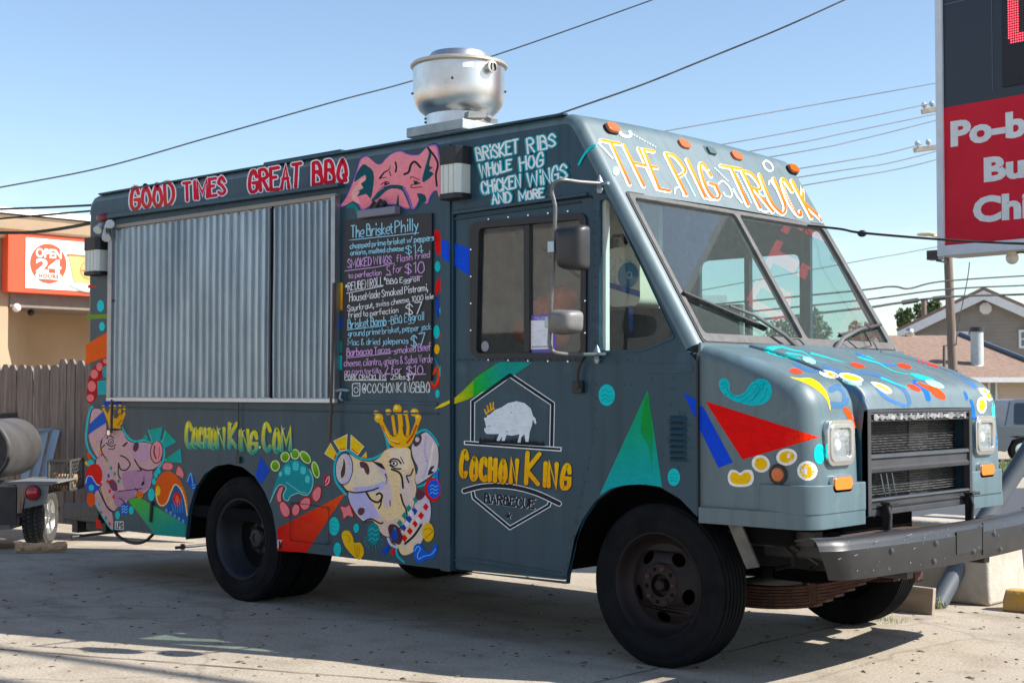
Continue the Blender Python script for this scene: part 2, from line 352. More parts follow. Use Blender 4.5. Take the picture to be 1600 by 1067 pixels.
for i, (px, py, r, h, n, lab) in enumerate(((1463, 950, .06, .09, 34, 'green weed tuft growing at the foot of the diagonal pipe'), (1392, 971, .10, .04, 70, 'low dry weeds in the slab joint behind the far front tyre'))):
    p = ground(px, py); tag(grass_clump('weed', [(p.x, p.y, 0, r)], h, n, 20+i), lab, 'weed')
# slab joints
def joint(p0, p1, wd=.02):
    mb = MB(); a = Vector(p0); b = Vector(p1); d = (b-a).normalized(); s = Vector((-d.y, d.x, 0))
    vs = []; fs = []; n = 40; r = random.Random(int(a.x*100))
    for i in range(n+1):
        p = a+(b-a)*i/n; ww = wd*r.uniform(.35, 1.1); o = s*r.uniform(-.006, .006); vs += [p+o-s*ww/2+Vector((0, 0, .004)), p+o+s*ww/2+Vector((0, 0, .004))]
        if i: k = 2*i; fs.append((k-2, k, k+1, k-1))
    return struct(mb.add(vs, fs).build('slab_joint', mat('joint_dirt', (.07, .062, .05), rough=1, noise=.4), smooth=0, fix=False))
g0, g1 = ground(930, 1067), ground(1405, 955); dj = (g1-g0)
joint(g0-dj*.6, g1+dj*1.5); joint(ground(-80, 1008), ground(900, 1085), .015); joint(ground(-40, 880), ground(330, 862), .010)

# grit and leaf crumbs on the slab
_r = random.Random(31); mb = MB()
for _ in range(900):
    px, py = _r.uniform(-20, 1620), 1075-180*_r.random()**.8; p = ground(px, py)
    s_ = _r.choice((.003, .004, .005, .006, .010, .014)); a = _r.uniform(0, 6.3); q = Vector((cos(a), sin(a), 0))*s_*_r.uniform(1, 2.2); t = Vector((-sin(a), cos(a), 0))*s_; h = Vector((0, 0, s_*_r.uniform(.3, .8))); z = Vector((0, 0, .0015))
    mb.add([p-q+z, p-t+z, p+q+z, p+t+z, p+h], [(0, 1, 4), (1, 2, 4), (2, 3, 4), (3, 0, 4)])
g = mb.build('grit', mat('grit_brown', (.16, .125, .09), rough=1, col2=(.05, .04, .03), nscale=3), smooth=0, fix=False); g['kind'] = 'stuff'
# ---- convenience store, left
SX = -14.0
M_stucco = stucco_mat('beige_stucco', (.46, .325, .21), (.41, .285, .185))
M_soff = mat('brown_soffit', (.20, .16, .13), rough=.8, noise=.1)
M_sred = mat('store_sign_red', (.75, .075, .025), rough=.35)
def sp_(px, py, dx=0.0): p = front(px, py, SX); return Vector((SX+dx, p.y, p.z))
store = thing('convenience_store', 'beige stucco convenience store with gutter roofline behind the wooden fence', 'building', (SX, 5, 0))
yc = sp_(13, 470).y; zc = sp_(13, 470).z; ztop = sp_(0, 372).z; yR = 9.0
mb = MB(); mb.box((SX-4, -6, -.3), (SX, yc, ztop)); mb.box((SX-.16, yc, sp_(13, 477).z), (SX-.003, yR, ztop-.002))
wp = [(SX-.17, yc), (SX-1.9, yc+1.36), (SX-1.9, yR), (SX-4, yR), (SX-4, yc)]
mb.plXY([wp], -.3, ztop-.01); mb.build('wall', M_stucco, store)
mb = MB(); zs = sp_(13, 476).z; mb.box((SX-3.2, yc+.01, zs+.01), (SX-.17, yR, zs+.06)); mb.build('porch_ceiling', M_soff, store)
mb = MB(); mb.box((SX-.15, yc+.01, sp_(13, 478).z-.012), (SX+.03, yR, sp_(13, 457).z)); mb.build('beam', M_soff, store)
mb = MB(); zg0 = sp_(0, 372).z; zg1 = sp_(0, 340).z
prof = [(SX-.2, zg0-.02), (SX+.10, zg0), (SX+.16, zg0+.07), (SX+.26, zg0+.11), (SX+.33, zg1-.06), (SX+.36, zg1), (SX-.2, zg1+.02)]
mb.plate([prof], lambda u, v, t: Vector((u, t, v)), -6, yR); mb.build('gutter', mat('cream_gutter', (.62, .47, .32), rough=.5, noise=.05), store)
mb = MB(); mb.box((SX-4, -6, zg1+.02), (SX+.40, yR, zg1+.10)); mb.build('roof_edge', M_white, store)
mb = MB(); mb.tube([sp_(12, 362, .05), sp_(8, 380, .05), sp_(9, 400, .05), sp_(10, 445, .05), sp_(14, 456, .05)], .022, 8); mb.build('conduit', M_dark, store)
mb = MB(); mb.ball(sp_(23, 481, .05), .06, 12); mb.build('soffit_lamp', M_white, store)
mb = MB(); mb.ball(sp_(71, 487, -.4), .05, 10); mb.tube([sp_(30, 478, -.05), sp_(50, 480, -.05), sp_(70, 484, -.3)], .012, 6); mb.build('dome_camera', M_dark, store)
# store sign
def sp_(px, py, dx=0.0): p = front(px, py, SX+.20); return Vector((SX+dx, p.y, p.z))
sg = thing('store_sign', 'orange-red lightbox sign on the store reading OPEN 24 HOURS beside a coffee cup', 'sign', sp_(74, 460))
a0 = sp_(13, 362); a1 = sp_(13, 456); yb = a0.y+2.6
mb = MB(); mb.box((SX+.032, a0.y, a1.z), (SX+.20, yb, a0.z)); mb.build('sign_box', M_sred, sg, bevel=.01)
X1 = SX+.20
yw = sp_(39.5, 400).y; zw0 = sp_(39.5, 450).z; zw1 = sp_(39.5, 371).z
mb = MB(); mb.box((X1, yw, zw0), (X1+.012, yb-.12, zw1)); mb.build('sign_panel', mat('white_sign_face', (.86, .85, .82), rough=.35), sg)
TS = lambda yy, zz, dx: (lambda u, v: Vector((X1+.02+dx, yy+u, zz+v)))
c = sp_(75, 412); rr = (zw1-zw0)*.395
mb = MB(); mb.plYZ([circ(c.y, c.z, rr, 40)], X1+.012, X1+.018); mb.build('red_disc', M_sred, sg)
mb = MB()
text_into(mb, 'OPEN', TS(c.y, c.z+rr*.30, 0), rr*.62, .026*rr*.62*1.2, fitw=rr*1.42, center=True)
text_into(mb, '24', TS(c.y, c.z-rr*.42, 0), rr*1.05, .034*rr*1.05, fitw=rr*1.40, center=True, sy=.86)
mb.plYZ([rrect(c.y-rr*.72, c.z-rr*.80, c.y+rr*.72, c.z-rr*.48, rr*.15)], X1+.018, X1+.022)
mb.build('sign_lettering', M_white, sg, smooth=0)
mb = MB(); text_into(mb, 'HOURS', TS(c.y, c.z-rr*.74, .004), rr*.29, .004, fitw=rr*1.1, center=True, space=1.2); mb.build('sign_lettering', M_sred, sg, smooth=0)
k = sp_(106, 400); k2 = sp_(112, 441); wc = .62
mb = MB(); mb.plYZ([[(k.y, k.z), (k.y+wc, k.z), (k.y+wc-.09, k2.z), (k.y+.09, k2.z)]], X1+.012, X1+.02); mb.build('coffee_cup', mat('cup_kraft', (.60, .34, .10), rough=.5, col2=(.72, .45, .16), nscale=3), sg)
mb = MB(); cc = (k.y+wc/2, (k.z+k2.z)/2); mb.plYZ([circ(*cc, .125, 28), circ(*cc, .115, 28)], X1+.02, X1+.023); mb.plYZ([[(k.y-.03, k.z), (k.y+wc+.03, k.z), (k.y+wc+.02, k.z+.03), (k.y-.02, k.z+.03)]], X1+.012, X1+.021)
mb.plYZ([[(cc[0]-.1, cc[1]-.02), (cc[0]+.1, cc[1]-.02), (cc[0]+.1, cc[1]+.0), (cc[0]-.1, cc[1]+.0)]], X1+.02, X1+.0225); mb.build('cup_emblem', mat('cup_brown', (.30, .15, .05)), sg)
mb = MB(); ar = [(k.y+.02+wc*t, k2.z-.03-.07*sin(pi*t)) for t in [i/12 for i in range(13)]]; mb.plYZ([ar+[(p[0], p[1]-.035) for p in reversed(ar)]], X1+.012, X1+.019); mb.build('saucer_shadow', mat('saucer_grey', (.30, .36, .34)), sg)

# ---- wooden fence
fence = thing('picket_fence', 'weathered grey dog-eared wooden fence behind the smoker trailer', 'fence', (-9, 1.9, 0))
F0 = Vector((-7.0, 2.135, 0)); FD = Vector((-1.935, -.226, 0)).normalized(); FN = Vector((FD.y, -FD.x, 0)); FN = FN if FN.y < 0 else -FN
rnd = random.Random(11); s = 0.0; pk = 0
mbs = MB()
for zr in (.35, .95, 1.55): mbs.beam(F0-FN*.05+Vector((0, 0, zr)), F0+FD*9.0-FN*.05+Vector((0, 0, zr)), .04, .09)
mbs.build('rail', M_wood, fence)
while s < 9.0:
    wd = .135+rnd.uniform(-.012, .012); h = 1.70+rnd.uniform(-.014, .016)+(.04 if 1.6 < s < 2.2 else 0); z0 = .045+rnd.uniform(0, .03); tl = rnd.uniform(-.006, .006); yo = rnd.uniform(-.006, .006)
    o2 = [(0, z0), (wd, z0), (wd, h-.05), (wd-.035, h), (.035, h), (0, h-.05)]
    mb = MB(); T = lambda u, v, t: F0+FD*(s+u+tl*v)+FN*(t+yo)+Vector((0, 0, v)); mb.plate([o2], T, -.012, .012)
    o = mb.build('picket', M_wood, fence, smooth=0); s += wd+rnd.choice((.002, .004, .006, .010, .014)); pk += 1

# ---- houses on the right
def bx(d, s, z): return Vector((CAM.x, CAM.y, 0))+_f*d+RIGHT*s+Vector((0, 0, z))
def sz(px, py, d):
    v = ray(px, py); k = d/Vector((v.x, v.y)).dot(Vector((_f.x, _f.y))); p = CAM+v*k; return (p-Vector((CAM.x, CAM.y, 0))).dot(RIGHT), p.z
def siding_mat(name, a, b):
    m = mat(name, a, rough=.75, col2=b, nscale=2)
    N = m.node_tree.nodes; L = m.node_tree.links; bs = N['Principled BSDF']; tc = N.new('ShaderNodeTexCoord'); sx = N.new('ShaderNodeSeparateXYZ'); L.new(tc.outputs['Object'], sx.inputs[0])
    mu = N.new('ShaderNodeMath'); mu.operation = 'MULTIPLY'; mu.inputs[1].default_value = 1/.16; L.new(sx.outputs[2], mu.inputs[0]); fr = N.new('ShaderNodeMath'); fr.operation = 'FRACT'; L.new(mu.outputs[0], fr.inputs[0])
    bp = N.new('ShaderNodeBump'); bp.inputs['Strength'].default_value = .9; bp.inputs['Distance'].default_value = .03; L.new(fr.outputs[0], bp.inputs['Height']); L.new(bp.outputs[0], bs.inputs['Normal']); return m
M_sid1 = siding_mat('taupe_siding', (.255, .24, .215), (.22, .205, .185)); M_sid2 = siding_mat('tan_siding', (.50, .40, .30), (.46, .37, .28))
M_shing = mat('brown_shingles', (.30, .20, .145), rough=.95, col2=(.19, .125, .095), nscale=5, stretch=(1.2, 1.2, 6), bump=.6, bscale=25)
D1, D2 = 49.0, 62.0
gh = thing('gable_house', 'tall taupe sided house with white rake boards and a round gable vent', 'house', bx(D2, 21, -.6))
aG = atan2(21, D2); exG = RIGHT*cos(aG)-_f*sin(aG); eyG = RIGHT*sin(aG)+_f*cos(aG); OG = bx(D2, 21, 0)
def szg(px, py): v = ray(px, py); k = (OG-CAM).dot(eyG)/v.dot(eyG); p = CAM+v*k; return (p-OG).dot(exG), p.z
ap = szg(1537, 455); el = szg(1403, 519); er = (2*ap[0]-el[0], el[1])
TG = lambda dd: (lambda u, v, t: OG+exG*u+eyG*(t+dd)+Vector((0, 0, v)))
mb = MB(); mb.plate([[(el[0]+.55, -.7), (er[0]-.55, -.7), (er[0]-.55, er[1]-.15), (ap[0], ap[1]-.25), (el[0]+.55, el[1]-.15)]], TG(0), 0, 9); mb.build('wall', M_sid1, gh, smooth=0)
mb = MB()
for sgn, e in ((1, el), (-1, er)):
    nn = Vector((-(e[1]-ap[1]), e[0]-ap[0])).normalized(); nn = nn if nn.y > 0 else -nn
    q = [ap, e, (e[0]+nn.x*.14, e[1]+nn.y*.14), (ap[0], ap[1]+.16)]; mb.plate([q], TG(-.5), 0, 10)
mb.build('roof', M_shing, gh, smooth=0)
mb = MB()
for e in (el, er): mb.plate([[ap, e, (e[0], e[1]-.40), (ap[0], ap[1]-.40)]], TG(-.52), 0, .12)
mb.build('rake_board', M_white, gh, smooth=0)
v0 = szg(1540, 482); mb = MB(); mb.plate([circ(v0[0], v0[1], .27, 8, a0=pi/8)], TG(-.06), 0, .06); mb.build('gable_vent', M_white, gh)
for (x0, y0, x1, y1) in ((1491, 518, 1513, 531), (1592, 515, 1622, 544)):
    a = szg(x0, y1); b = szg(x1, y0); mb = MB(); i = .10
    mb.plate([[(a[0], a[1]), (b[0], a[1]), (b[0], b[1]), (a[0], b[1])], [(a[0]+i, a[1]+i), (b[0]-i, a[1]+i), (b[0]-i, b[1]-i), (a[0]+i, b[1]-i)]], TG(-.08), 0, .08)
    mx = (a[0]+b[0])/2; mb.plate([[(a[0]+i, (a[1]+b[1])/2-.03), (b[0]-i, (a[1]+b[1])/2-.03), (b[0]-i, (a[1]+b[1])/2+.03), (a[0]+i, (a[1]+b[1])/2+.03)]], TG(-.075), 0, .06)
    o = mb.build('window', M_white, gh, smooth=0); mb = MB(); mb.plate([[(a[0]+i, a[1]+i), (b[0]-i, a[1]+i), (b[0]-i, b[1]-i), (a[0]+i, b[1]-i)]], TG(-.03), 0, .02); mb.build('pane', mat('window_pane', (.10, .16, .20), rough=.08, spec=.8), o)
lh = thing('low_house', 'low tan house with brown shingle hip roof and white eave board', 'house', bx(D1, 17, -.6))
s0, ze = sz(1480, 590, D1); s0 -= 2.5; s1 = sz(1668, 590, D1)[0]; sr = sz(1500, 530, D1+5)[0]
mb = MB(); mb.box((0, 0, 0), (0, 0, 0)) if False else None
TL = lambda dd: (lambda u, v, t: bx(D1+t+dd, u, v))
mb = MB(); mb.plate([[(s0+.5, -.75), (s1-.5, -.75), (s1-.5, ze-.05), (s0+.5, ze-.05)]], TL(.6), 0, 8); mb.build('wall', M_sid2, lh, smooth=0)
zr = sz(1440, 524, D1+5)[1]
mb = MB(); A = [bx(D1, s0-1.0, ze), bx(D1, s1, ze), bx(D1+10, s1, ze), bx(D1+10, s0-1.0, ze), bx(D1+5, s0+1.4, zr), bx(D1+5, sr, zr)]
mb.add(A, [(0, 1, 5, 4), (1, 2, 5), (2, 3, 4, 5), (3, 0, 4), (3, 2, 1, 0)]); mb.build('roof', M_shing, lh, smooth=0)
mb = MB(); mb.tube([bx(D1+5, sr, zr+.05), bx(D1, s1, ze+.06)], .10, 6); mb.build('hip_flashing_shade', mat('hip_shade_dark', (.10, .12, .15), rough=.5), lh)  # flashing strip coloured dark for the shade line along the hip
mb = MB(); mb.plate([[(s0-1, ze-.16), (s1, ze-.16), (s1, ze+.01), (s0-1, ze+.01)]], TL(-.1), 0, .1); mb.build('eave_board', M_white, lh, smooth=0)
a = sz(1552, 617, D1); b = sz(1566, 594, D1)
mb = MB(); mb.plate([[(a[0], a[1]-.3), (b[0], a[1]-.3), (b[0], b[1]), (a[0], b[1])], [(a[0]+.07, a[1]-.23), (b[0]-.07, a[1]-.23), (b[0]-.07, b[1]-.07), (a[0]+.07, b[1]-.07)]], TL(.5), 0, .09); o = mb.build('window', M_white, lh, smooth=0)
mb = MB(); mb.plate([[(a[0]+.07, a[1]-.23), (b[0]-.07, a[1]-.23), (b[0]-.07, b[1]-.07), (a[0]+.07, b[1]-.07)]], TL(.54), 0, .02); mb.build('pane', mat('green_pane', (.16, .22, .18), rough=.1), o)
pb = sz(1527, 576, D1+1.5); pt = sz(1527, 514, D1+1.5)
fl = thing('roof_flue', 'wide galvanised flue pipe standing on the brown shingle roof', 'flue', bx(D1+1.5, pb[0], pb[1]))
mb = MB(); mb.lathe([(.001, pt[1]), (.22, pt[1]), (.22, pb[1]-.3), (.001, pb[1]-.3)], bx(D1+1.5, pb[0], 0), (0, 0, 1), 20); mb.build('pipe', mat('flue_grey', (.42, .47, .47), rough=.5, noise=.1), fl)
mb = MB(); mb.lathe([(.001, pt[1]+.06), (.25, pt[1]+.06), (.25, pt[1]-.10), (.22, pt[1]-.10)], bx(D1+1.5, pb[0], 0), (0, 0, 1), 20); mb.build('cap', M_dark, fl)
mb = MB(); mb.lathe([(.22, pb[1]+.12), (.42, pb[1]-.28), (.42, pb[1]-.5)], bx(D1+1.5, pb[0], 0), (0, 0, 1), 20); mb.build('flashing', M_white, fl)
p = sz(1475, 575, D1+.8); q = sz(1475, 540, D1+.8); mb = MB(); mb.tube([bx(D1+.8, p[0], p[1]-.2), bx(D1+.8, q[0], q[1]), bx(D1+.8, q[0]+.22, q[1])], .05, 8); tag(mb.build('vent_pipe', M_grey), 'thin bent vent pipe on the shingle roof left of the utility pole', 'pipe')
p = sz(1421, 521, D1+5); mb = MB(); mb.ball(bx(D1+5, p[0], p[1]+.05), .17, 14); mb.lathe([(.10, -.5), (.2, 0)], bx(D1+5, p[0], p[1]), (0, 0, 1), 12); tag(mb.build('turbine_vent', M_alu), 'small round metal turbine vent on the roof ridge', 'roof vent')

# ---- parked car beyond the verge
def car():
    d = 41.0; x0, zt = sz(1553, 623, d); zb = gz(*bx(d, x0, 0).xy)
    t = thing('parked_car', 'dark blue-grey parked SUV cut off by the right edge beyond the grass strip', 'car', bx(d, x0+2.3, zb))
    paint = mat('car_paint', (.10, .115, .14), rough=.25, coat=.6, spec=.6); L = 4.7
    body = [(0, zb+.35), (.0, zb+.75), (.06, zb+1.02), (.30, zb+1.06), (.5, zt-.06), (.75, zt), (3.1, zt-.02), (3.75, zb+1.08), (4.5, zb+.98), (L, zb+.8), (L, zb+.35), (4.35, zb+.30), (4.2, zb+.62), (3.9, zb+.72), (3.6, zb+.62), (3.45, zb+.28), (1.25, zb+.28), (1.1, zb+.62), (.8, zb+.72), (.5, zb+.62), (.35, zb+.30)]
    T = lambda u, v, tt: bx(d+tt+(0.16*max(0, (v-zb-1.05))/.7 if tt < .9 else -0.16*max(0, (v-zb-1.05))/.7), x0+u, v)
    mb = MB(); mb.plate([body], T, 0, 1.8); mb.build('body', paint, t, bevel=.04)
    gl = mat('dark_car_glass', (.01, .014, .018), rough=.05, spec=.8)
    for (a, b) in ((.55, 1.42), (1.5, 2.35), (2.42, 3.2)):
        q = rquad([(a+.03, zb+1.1), (b, zb+1.1), (b-(.35 if b > 3 else 0), zt-.12), (a+.10, zt-.12)], .06); mb = MB(); mb.plate([q], lambda u, v, tt: T(u, v, 0)-Vector((_f.x, _f.y, 0))*tt, .0, .012); mb.build('window', gl, t)
    for xx in (.8, 3.9):
        mb = MB(); mb.lathe([(.2, -.02), (.33, -.02), (.36, .03), (.36, .2), (.2, .2)], bx(d+.02, x0+xx, zb+.36), (_f.x, _f.y, 0), 28); wv = mb.build('wheel', M_tyre, t)
        mb = MB(); mb.lathe([(.001, -.01), (.1, -.015), (.22, .0), (.22, .03)], bx(d+.02, x0+xx, zb+.36), (_f.x, _f.y, 0), 24); mb.build('rim', M_chrome, wv)
    for (a, b) in ((1.46, zb+.35), (2.38, zb+.35)):
        mb = MB(); mb.box((-.006, 0, 0), (.006, .004, .75), 0, Matrix.Translation(bx(d-.004, x0+a, b)) @ Matrix(((RIGHT.x, _f.x, 0), (RIGHT.y, _f.y, 0), (0, 0, 1))).to_4x4()); mb.build('door_seam', M_black, t)
        mb = MB(); mb.box((-.28, -.03, 0), (-.08, .004, .04), 0, Matrix.Translation(bx(d-.01, x0+a, zb+.95)) @ Matrix(((RIGHT.x, _f.x, 0), (RIGHT.y, _f.y, 0), (0, 0, 1))).to_4x4()); mb.build('door_handle', M_black, t)
car()

# ---- utility pole, wires, trees
M_pole = mat('pole_wood', (.24, .18, .145), rough=.9, col2=(.15, .115, .095), nscale=3, stretch=(6, 6, .4))
def upole(d, px0, py0, px1, ytop, r, label, arms):
    b = at(px0, py0, d); tp = at(px1, ytop, d); b = b+(b-tp)*((b.z-gz(b.x, b.y)+.2)/(tp.z-b.z))
    t = thing('utility_pole', label, 'utility pole', (b.x, b.y, gz(b.x, b.y)))
    mb = MB(); mb.tube([b, tp], [r*1.12, r*.85], 14); mb.build('pole', M_pole, t)
    for ay, xl, xr in arms:
        mb = MB(); p = at(xl, ay+3, d-.3); q = at(xr, ay-8, d-.3); mb.beam(p, q, .12, .13); o = mb.build('crossarm', mat('arm_wood', (.42, .36, .28), rough=.9, noise=.2), t)
        for k in range(5):
            x = p.lerp(q, (k+.35)/5); mb = MB(); mb.lathe([(.02, 0), (.02, .1), (.07, .12), (.085, .18), (.05, .24), (.001, .27)], x, (0, 0, 1), 10); mb.build('insulator', mat('insulator_grey', (.45, .48, .5), rough=.2), o)
    return t
pl = upole(40, 1488, 560, 1471, 150, .125, 'tall brown utility pole rising behind the red and black sign', ((172, 1440, 1500), (232, 1428, 1512)))
mb = MB(); p = at(1461, 399, 39.7); mb.box((p.x-.17, p.y-.17, p.z-.13), (p.x+.17, p.y+.17, p.z+.13)); mb.beam(at(1463, 407, 39.7), at(1479, 410, 39.8), .05, .05); mb.build('flood_lamp', M_dark, pl)
p = at(1447, 366, 39.7); mb = MB(); mb.ball(p, .20, 12, sc=(1.4, 1, .3)); mb.tube([p, at(1476, 372, 39.8)], .04, 6); mb.build('street_lamp_head', mat('lamp_cream', (.6, .55, .42), rough=.4), pl)
upole(75, 1444.5, 520, 1443, 467, .16, 'distant pale utility pole standing among the trees left of the near pole', ())
M_wire = mat('wire_black', (.012, .012, .013), rough=.7)
M_wire2 = mat('wire_grey', (.10, .11, .13), rough=.7)
def wire(pts, r, label, d0, d1, m=None, grp=None):
    P = []; c = catmull(pts, 8); n = len(c)
    for i, (x, y) in enumerate(c): P.append(at(x, y, d0+(d1-d0)*i/(n-1)))
    mb = MB(); mb.tube(P, r, 6); return tag(mb.build('overhead_wire', m or M_wire, None, smooth=60), label, 'wire', grp or 'overhead wires')
wire([(-60, 303), (0, 293), (160, 262), (320, 217), (520, 160), (640, 128), (800, 78), (1020, 0), (1100, -30)], .012, 'long black wire rising across the sky behind the roof fan', 20, 26)
wire([(200, 455), (520, 318), (780, 213), (875, 178), (1000, 134), (1100, 94), (1220, 45), (1320, 0), (1400, -38)], .013, 'thick black cable climbing to the right above the cab roof', 17, 20)
wire([(1180, 345), (1305, 357), (1347, 364), (1480, 375), (1600, 381), (1720, 384)], .008, 'thick cable running from behind the windscreen across the foot of the red sign', 9.0, 8.2)
p = at(1347, 365, 8.87); mb = MB(); mb.ball(p, .022, 10, sc=(1.4, 1.2, 1)); tag(mb.build('cable_clamp', M_black), 'small black clamp on the cable beside the windscreen', 'clamp')
for i, (P, lab) in enumerate(((((300, 326), (700, 264), (1040, 205), (1250, 168), (1475, 128)), 'topmost of the thin grey wires left of the sign'), (((300, 362), (760, 290), (1140, 224), (1300, 194), (1450, 163)), 'second thin grey wire down, ending at the upper crossarm'), (((300, 378), (760, 304), (1200, 232), (1330, 206), (1464, 178)), 'third thin grey wire down, below the upper crossarm'), (((300, 396), (760, 320), (1230, 241), (1340, 219), (1468, 187)), 'fourth thin grey wire down, between the two crossarms'),
        (((300, 420), (760, 344), (1265, 261), (1370, 243), (1440, 226)), 'grey wire meeting the left end of the lower crossarm'), (((300, 434), (760, 358), (1280, 272), (1380, 257), (1466, 236)), 'grey wire just below the lower crossarm'), (((300, 450), (760, 374), (1290, 284), (1400, 265), (1466, 249)), 'lowest of the grey wires above the windscreen corner'))):
    wire(P, .016, lab, 27, 39.7, M_wire2)
for i, (P, r, lab, mm) in enumerate(((((300, 545), (800, 505), (1300, 458), (1390, 448), (1420, 451), (1470, 440), (1600, 431), (1700, 426)), .022, 'black wire dipping just left of the utility pole', M_wire), (((300, 565), (800, 522), (1300, 474), (1470, 453), (1600, 446), (1700, 442)), .022, 'black wire crossing the pole above the gable roof', M_wire), (((300, 585), (800, 540), (1300, 487), (1400, 474), (1480, 464), (1600, 460), (1700, 458)), .03, 'heaviest of the low wires beside the pole', M_wire), (((300, 600), (900, 490), (1320, 412), (1400, 398), (1476, 384), (1600, 366)), .012, 'faint grey wire just under the street lamp', M_wire2))):
    wire(P, r, lab, 26, 39.8, mm)
mb = MB(); mb.tube([at(1410, 473, 39), at(1434, 469, 39.1)], .065, 8); tag(mb.build('splice_case', M_black), 'black splice case hanging on the low wire left of the pole', 'splice case')
mb = MB(); mb.tube([at(1458, 467, 39), at(1476, 465, 39.1)], .065, 8); tag(mb.build('splice_case', M_black), 'dark splice case on the low wire touching the pole', 'splice case')
wire([(1515, 410), (1511, 440), (1497, 510), (1494, 540)], .014, 'guy wire slanting down beside the utility pole', 38, 40, M_wire2)
wire([(-40, 329), (0, 327), (80, 324), (180, 319)], .013, 'upper black wire above the store roofline', 17, 15)
wire([(-40, 345), (60, 337), (140, 330), (200, 326)], .012, 'lower thin wire just above the store roofline', 17, 15)
wire([(-40, 363), (30, 364), (70, 361), (110, 355), (140, 349), (200, 335)], .018, 'black cable sagging across the top of the store sign', 16, 14)

for k_, (y0_, z0_, r_) in enumerate(((3.5, 9.0, .055), (3.05, 9.4, .075))):
    mb = MB(); P_ = [Vector((-6+2.6*i, y0_+.19*(-13+2.6*i), z0_-.25*sin(pi*i/10))) for i in range(11)]; mb.tube(P_, r_, 8); tag(mb.build('cable_bundle', M_wire), ('thinner' if k_ == 0 else 'thicker')+' of the two high cable bundles whose shadows cross the front left slab', 'cable')
M_leaf = mat('tree_leaves', (.050, .085, .022), rough=.7, col2=(.095, .125, .045), nscale=1.1)
M_bark = mat('bark', (.11, .085, .065), rough=.95, noise=.3)
def tree(px, py, d, wpx, hpx, label, seed, n=1700, grp='trees beyond the houses'):
    rnd = random.Random(seed); c = at(px, py, d); rw = wpx/FPX*d/2; rh = hpx/FPX*d/2; gb = gz(c.x, c.y)
    t = thing('tree', label, 'tree', (c.x, c.y, gb), grp)
    blobs = []
    for _ in range(15):
        a = rnd.uniform(0, 2*pi); q = rnd.uniform(.25, .8); z = rnd.uniform(-.75, .8); e = sqrt(max(.05, 1-z*z)); blobs.append((c+Vector((rw*q*cos(a)*e, rw*q*sin(a)*e, rh*z)), rnd.uniform(.25, .45)*min(rw, rh)))
    mb = MB()
    tr = Vector((c.x, c.y, gb)); mb.tube([tr, tr.lerp(c, .6), c], [rw*.09, rw*.07, rw*.04], 9)
    for b, r in blobs[:9]: mb.tube([tr.lerp(c, .7), (tr.lerp(c, .8)+b)/2+Vector((0, 0, rh*.05)), b], [rw*.04, rw*.025, rw*.01], 6)
    mb.build('trunk', M_bark, t)
    mb = MB(); ls = max(.13, min(rw, rh)*.075)
    for _ in range(n):
        b, r = rnd.choice(blobs); v = Vector((rnd.gauss(0, 1), rnd.gauss(0, 1), rnd.gauss(0, 1))).normalized()*r*rnd.uniform(.45, 1.15)
        p = b+v; nx = Vector((rnd.gauss(0, 1), rnd.gauss(0, 1), rnd.gauss(0, 1)+.6)).normalized(); u = nx.cross(Vector((.3, .7, .2))).normalized()*ls*rnd.uniform(.6, 1.3); w_ = nx.cross(u).normalized()*ls*rnd.uniform(.4, .8)
        mb.add([p-u, p+w_, p+u, p-w_], [(0, 1, 2, 3)])
    mb.build('crown', M_leaf, t, smooth=0, fix=False)
tree(1412, 500, 85, 36, 34, 'small tree at the left end of the gable house', 1, 900)
tree(1453, 487, 82, 54, 44, 'leafy tree behind the gable roof near the pale pole', 2, 1200)
tree(1262, 532, 78, 130, 95, 'round tree seen through the middle of the windscreen', 3, 2600)
tree(1345, 535, 90, 90, 60, 'tree seen low through the right side of the windscreen', 4, 1600)
tree(1185, 560, 95, 80, 50, 'low tree seen through the left windscreen pane', 5, 1200)
db = thing('distant_building', 'cream building with white parapet seen through the cab windows', 'building', bx(70, sz(1110, 500, 70)[0], -.6))
a = sz(1090, 560, 70); b = sz(1128, 462, 70)
mb = MB(); mb.plate([[(a[0]-4, -.8), (b[0], -.8), (b[0], b[1]-.5), (a[0]-4, b[1]-.5)]], lambda u, v, t: bx(70+t, u, v), 0, 6); mb.build('wall', mat('cream_wall', (.6, .52, .38), rough=.8, noise=.08), db, smooth=0)
mb = MB(); mb.plate([[(a[0]-4.2, b[1]-.5), (b[0]+.2, b[1]-.5), (b[0]+.2, b[1]), (a[0]-4.2, b[1])]], lambda u, v, t: bx(69.8+t, u, v), 0, 6.4); mb.build('parapet', M_white, db, smooth=0)

# unseen building added behind the camera to bounce sunlight onto the truck's near side
bounce_bldg = thing('white_bounce_building', 'long white unseen building added behind the camera to bounce light', 'building', (0, -24, 0))
mb = MB(); mb.box((-30, -32, -.2), (34, -24, 6.5)); mb.build('wall', mat('white_render', (.78, .75, .70), rough=.9, noise=.05), bounce_bldg, smooth=0)
mb = MB(); mb.box((-30.3, -32.3, 6.5), (34.3, -23.7, 6.9)); mb.build('parapet', M_white, bounce_bldg, smooth=0)
for k in range(7):
    x = -26+8.5*k; mb = MB(); mb.box((x, -24.02, .9), (x+3.6, -23.96, 3.1)); mb.build('window', mat('bounce_bldg_glass', (.03, .035, .04), rough=.08), bounce_bldg, smooth=0)

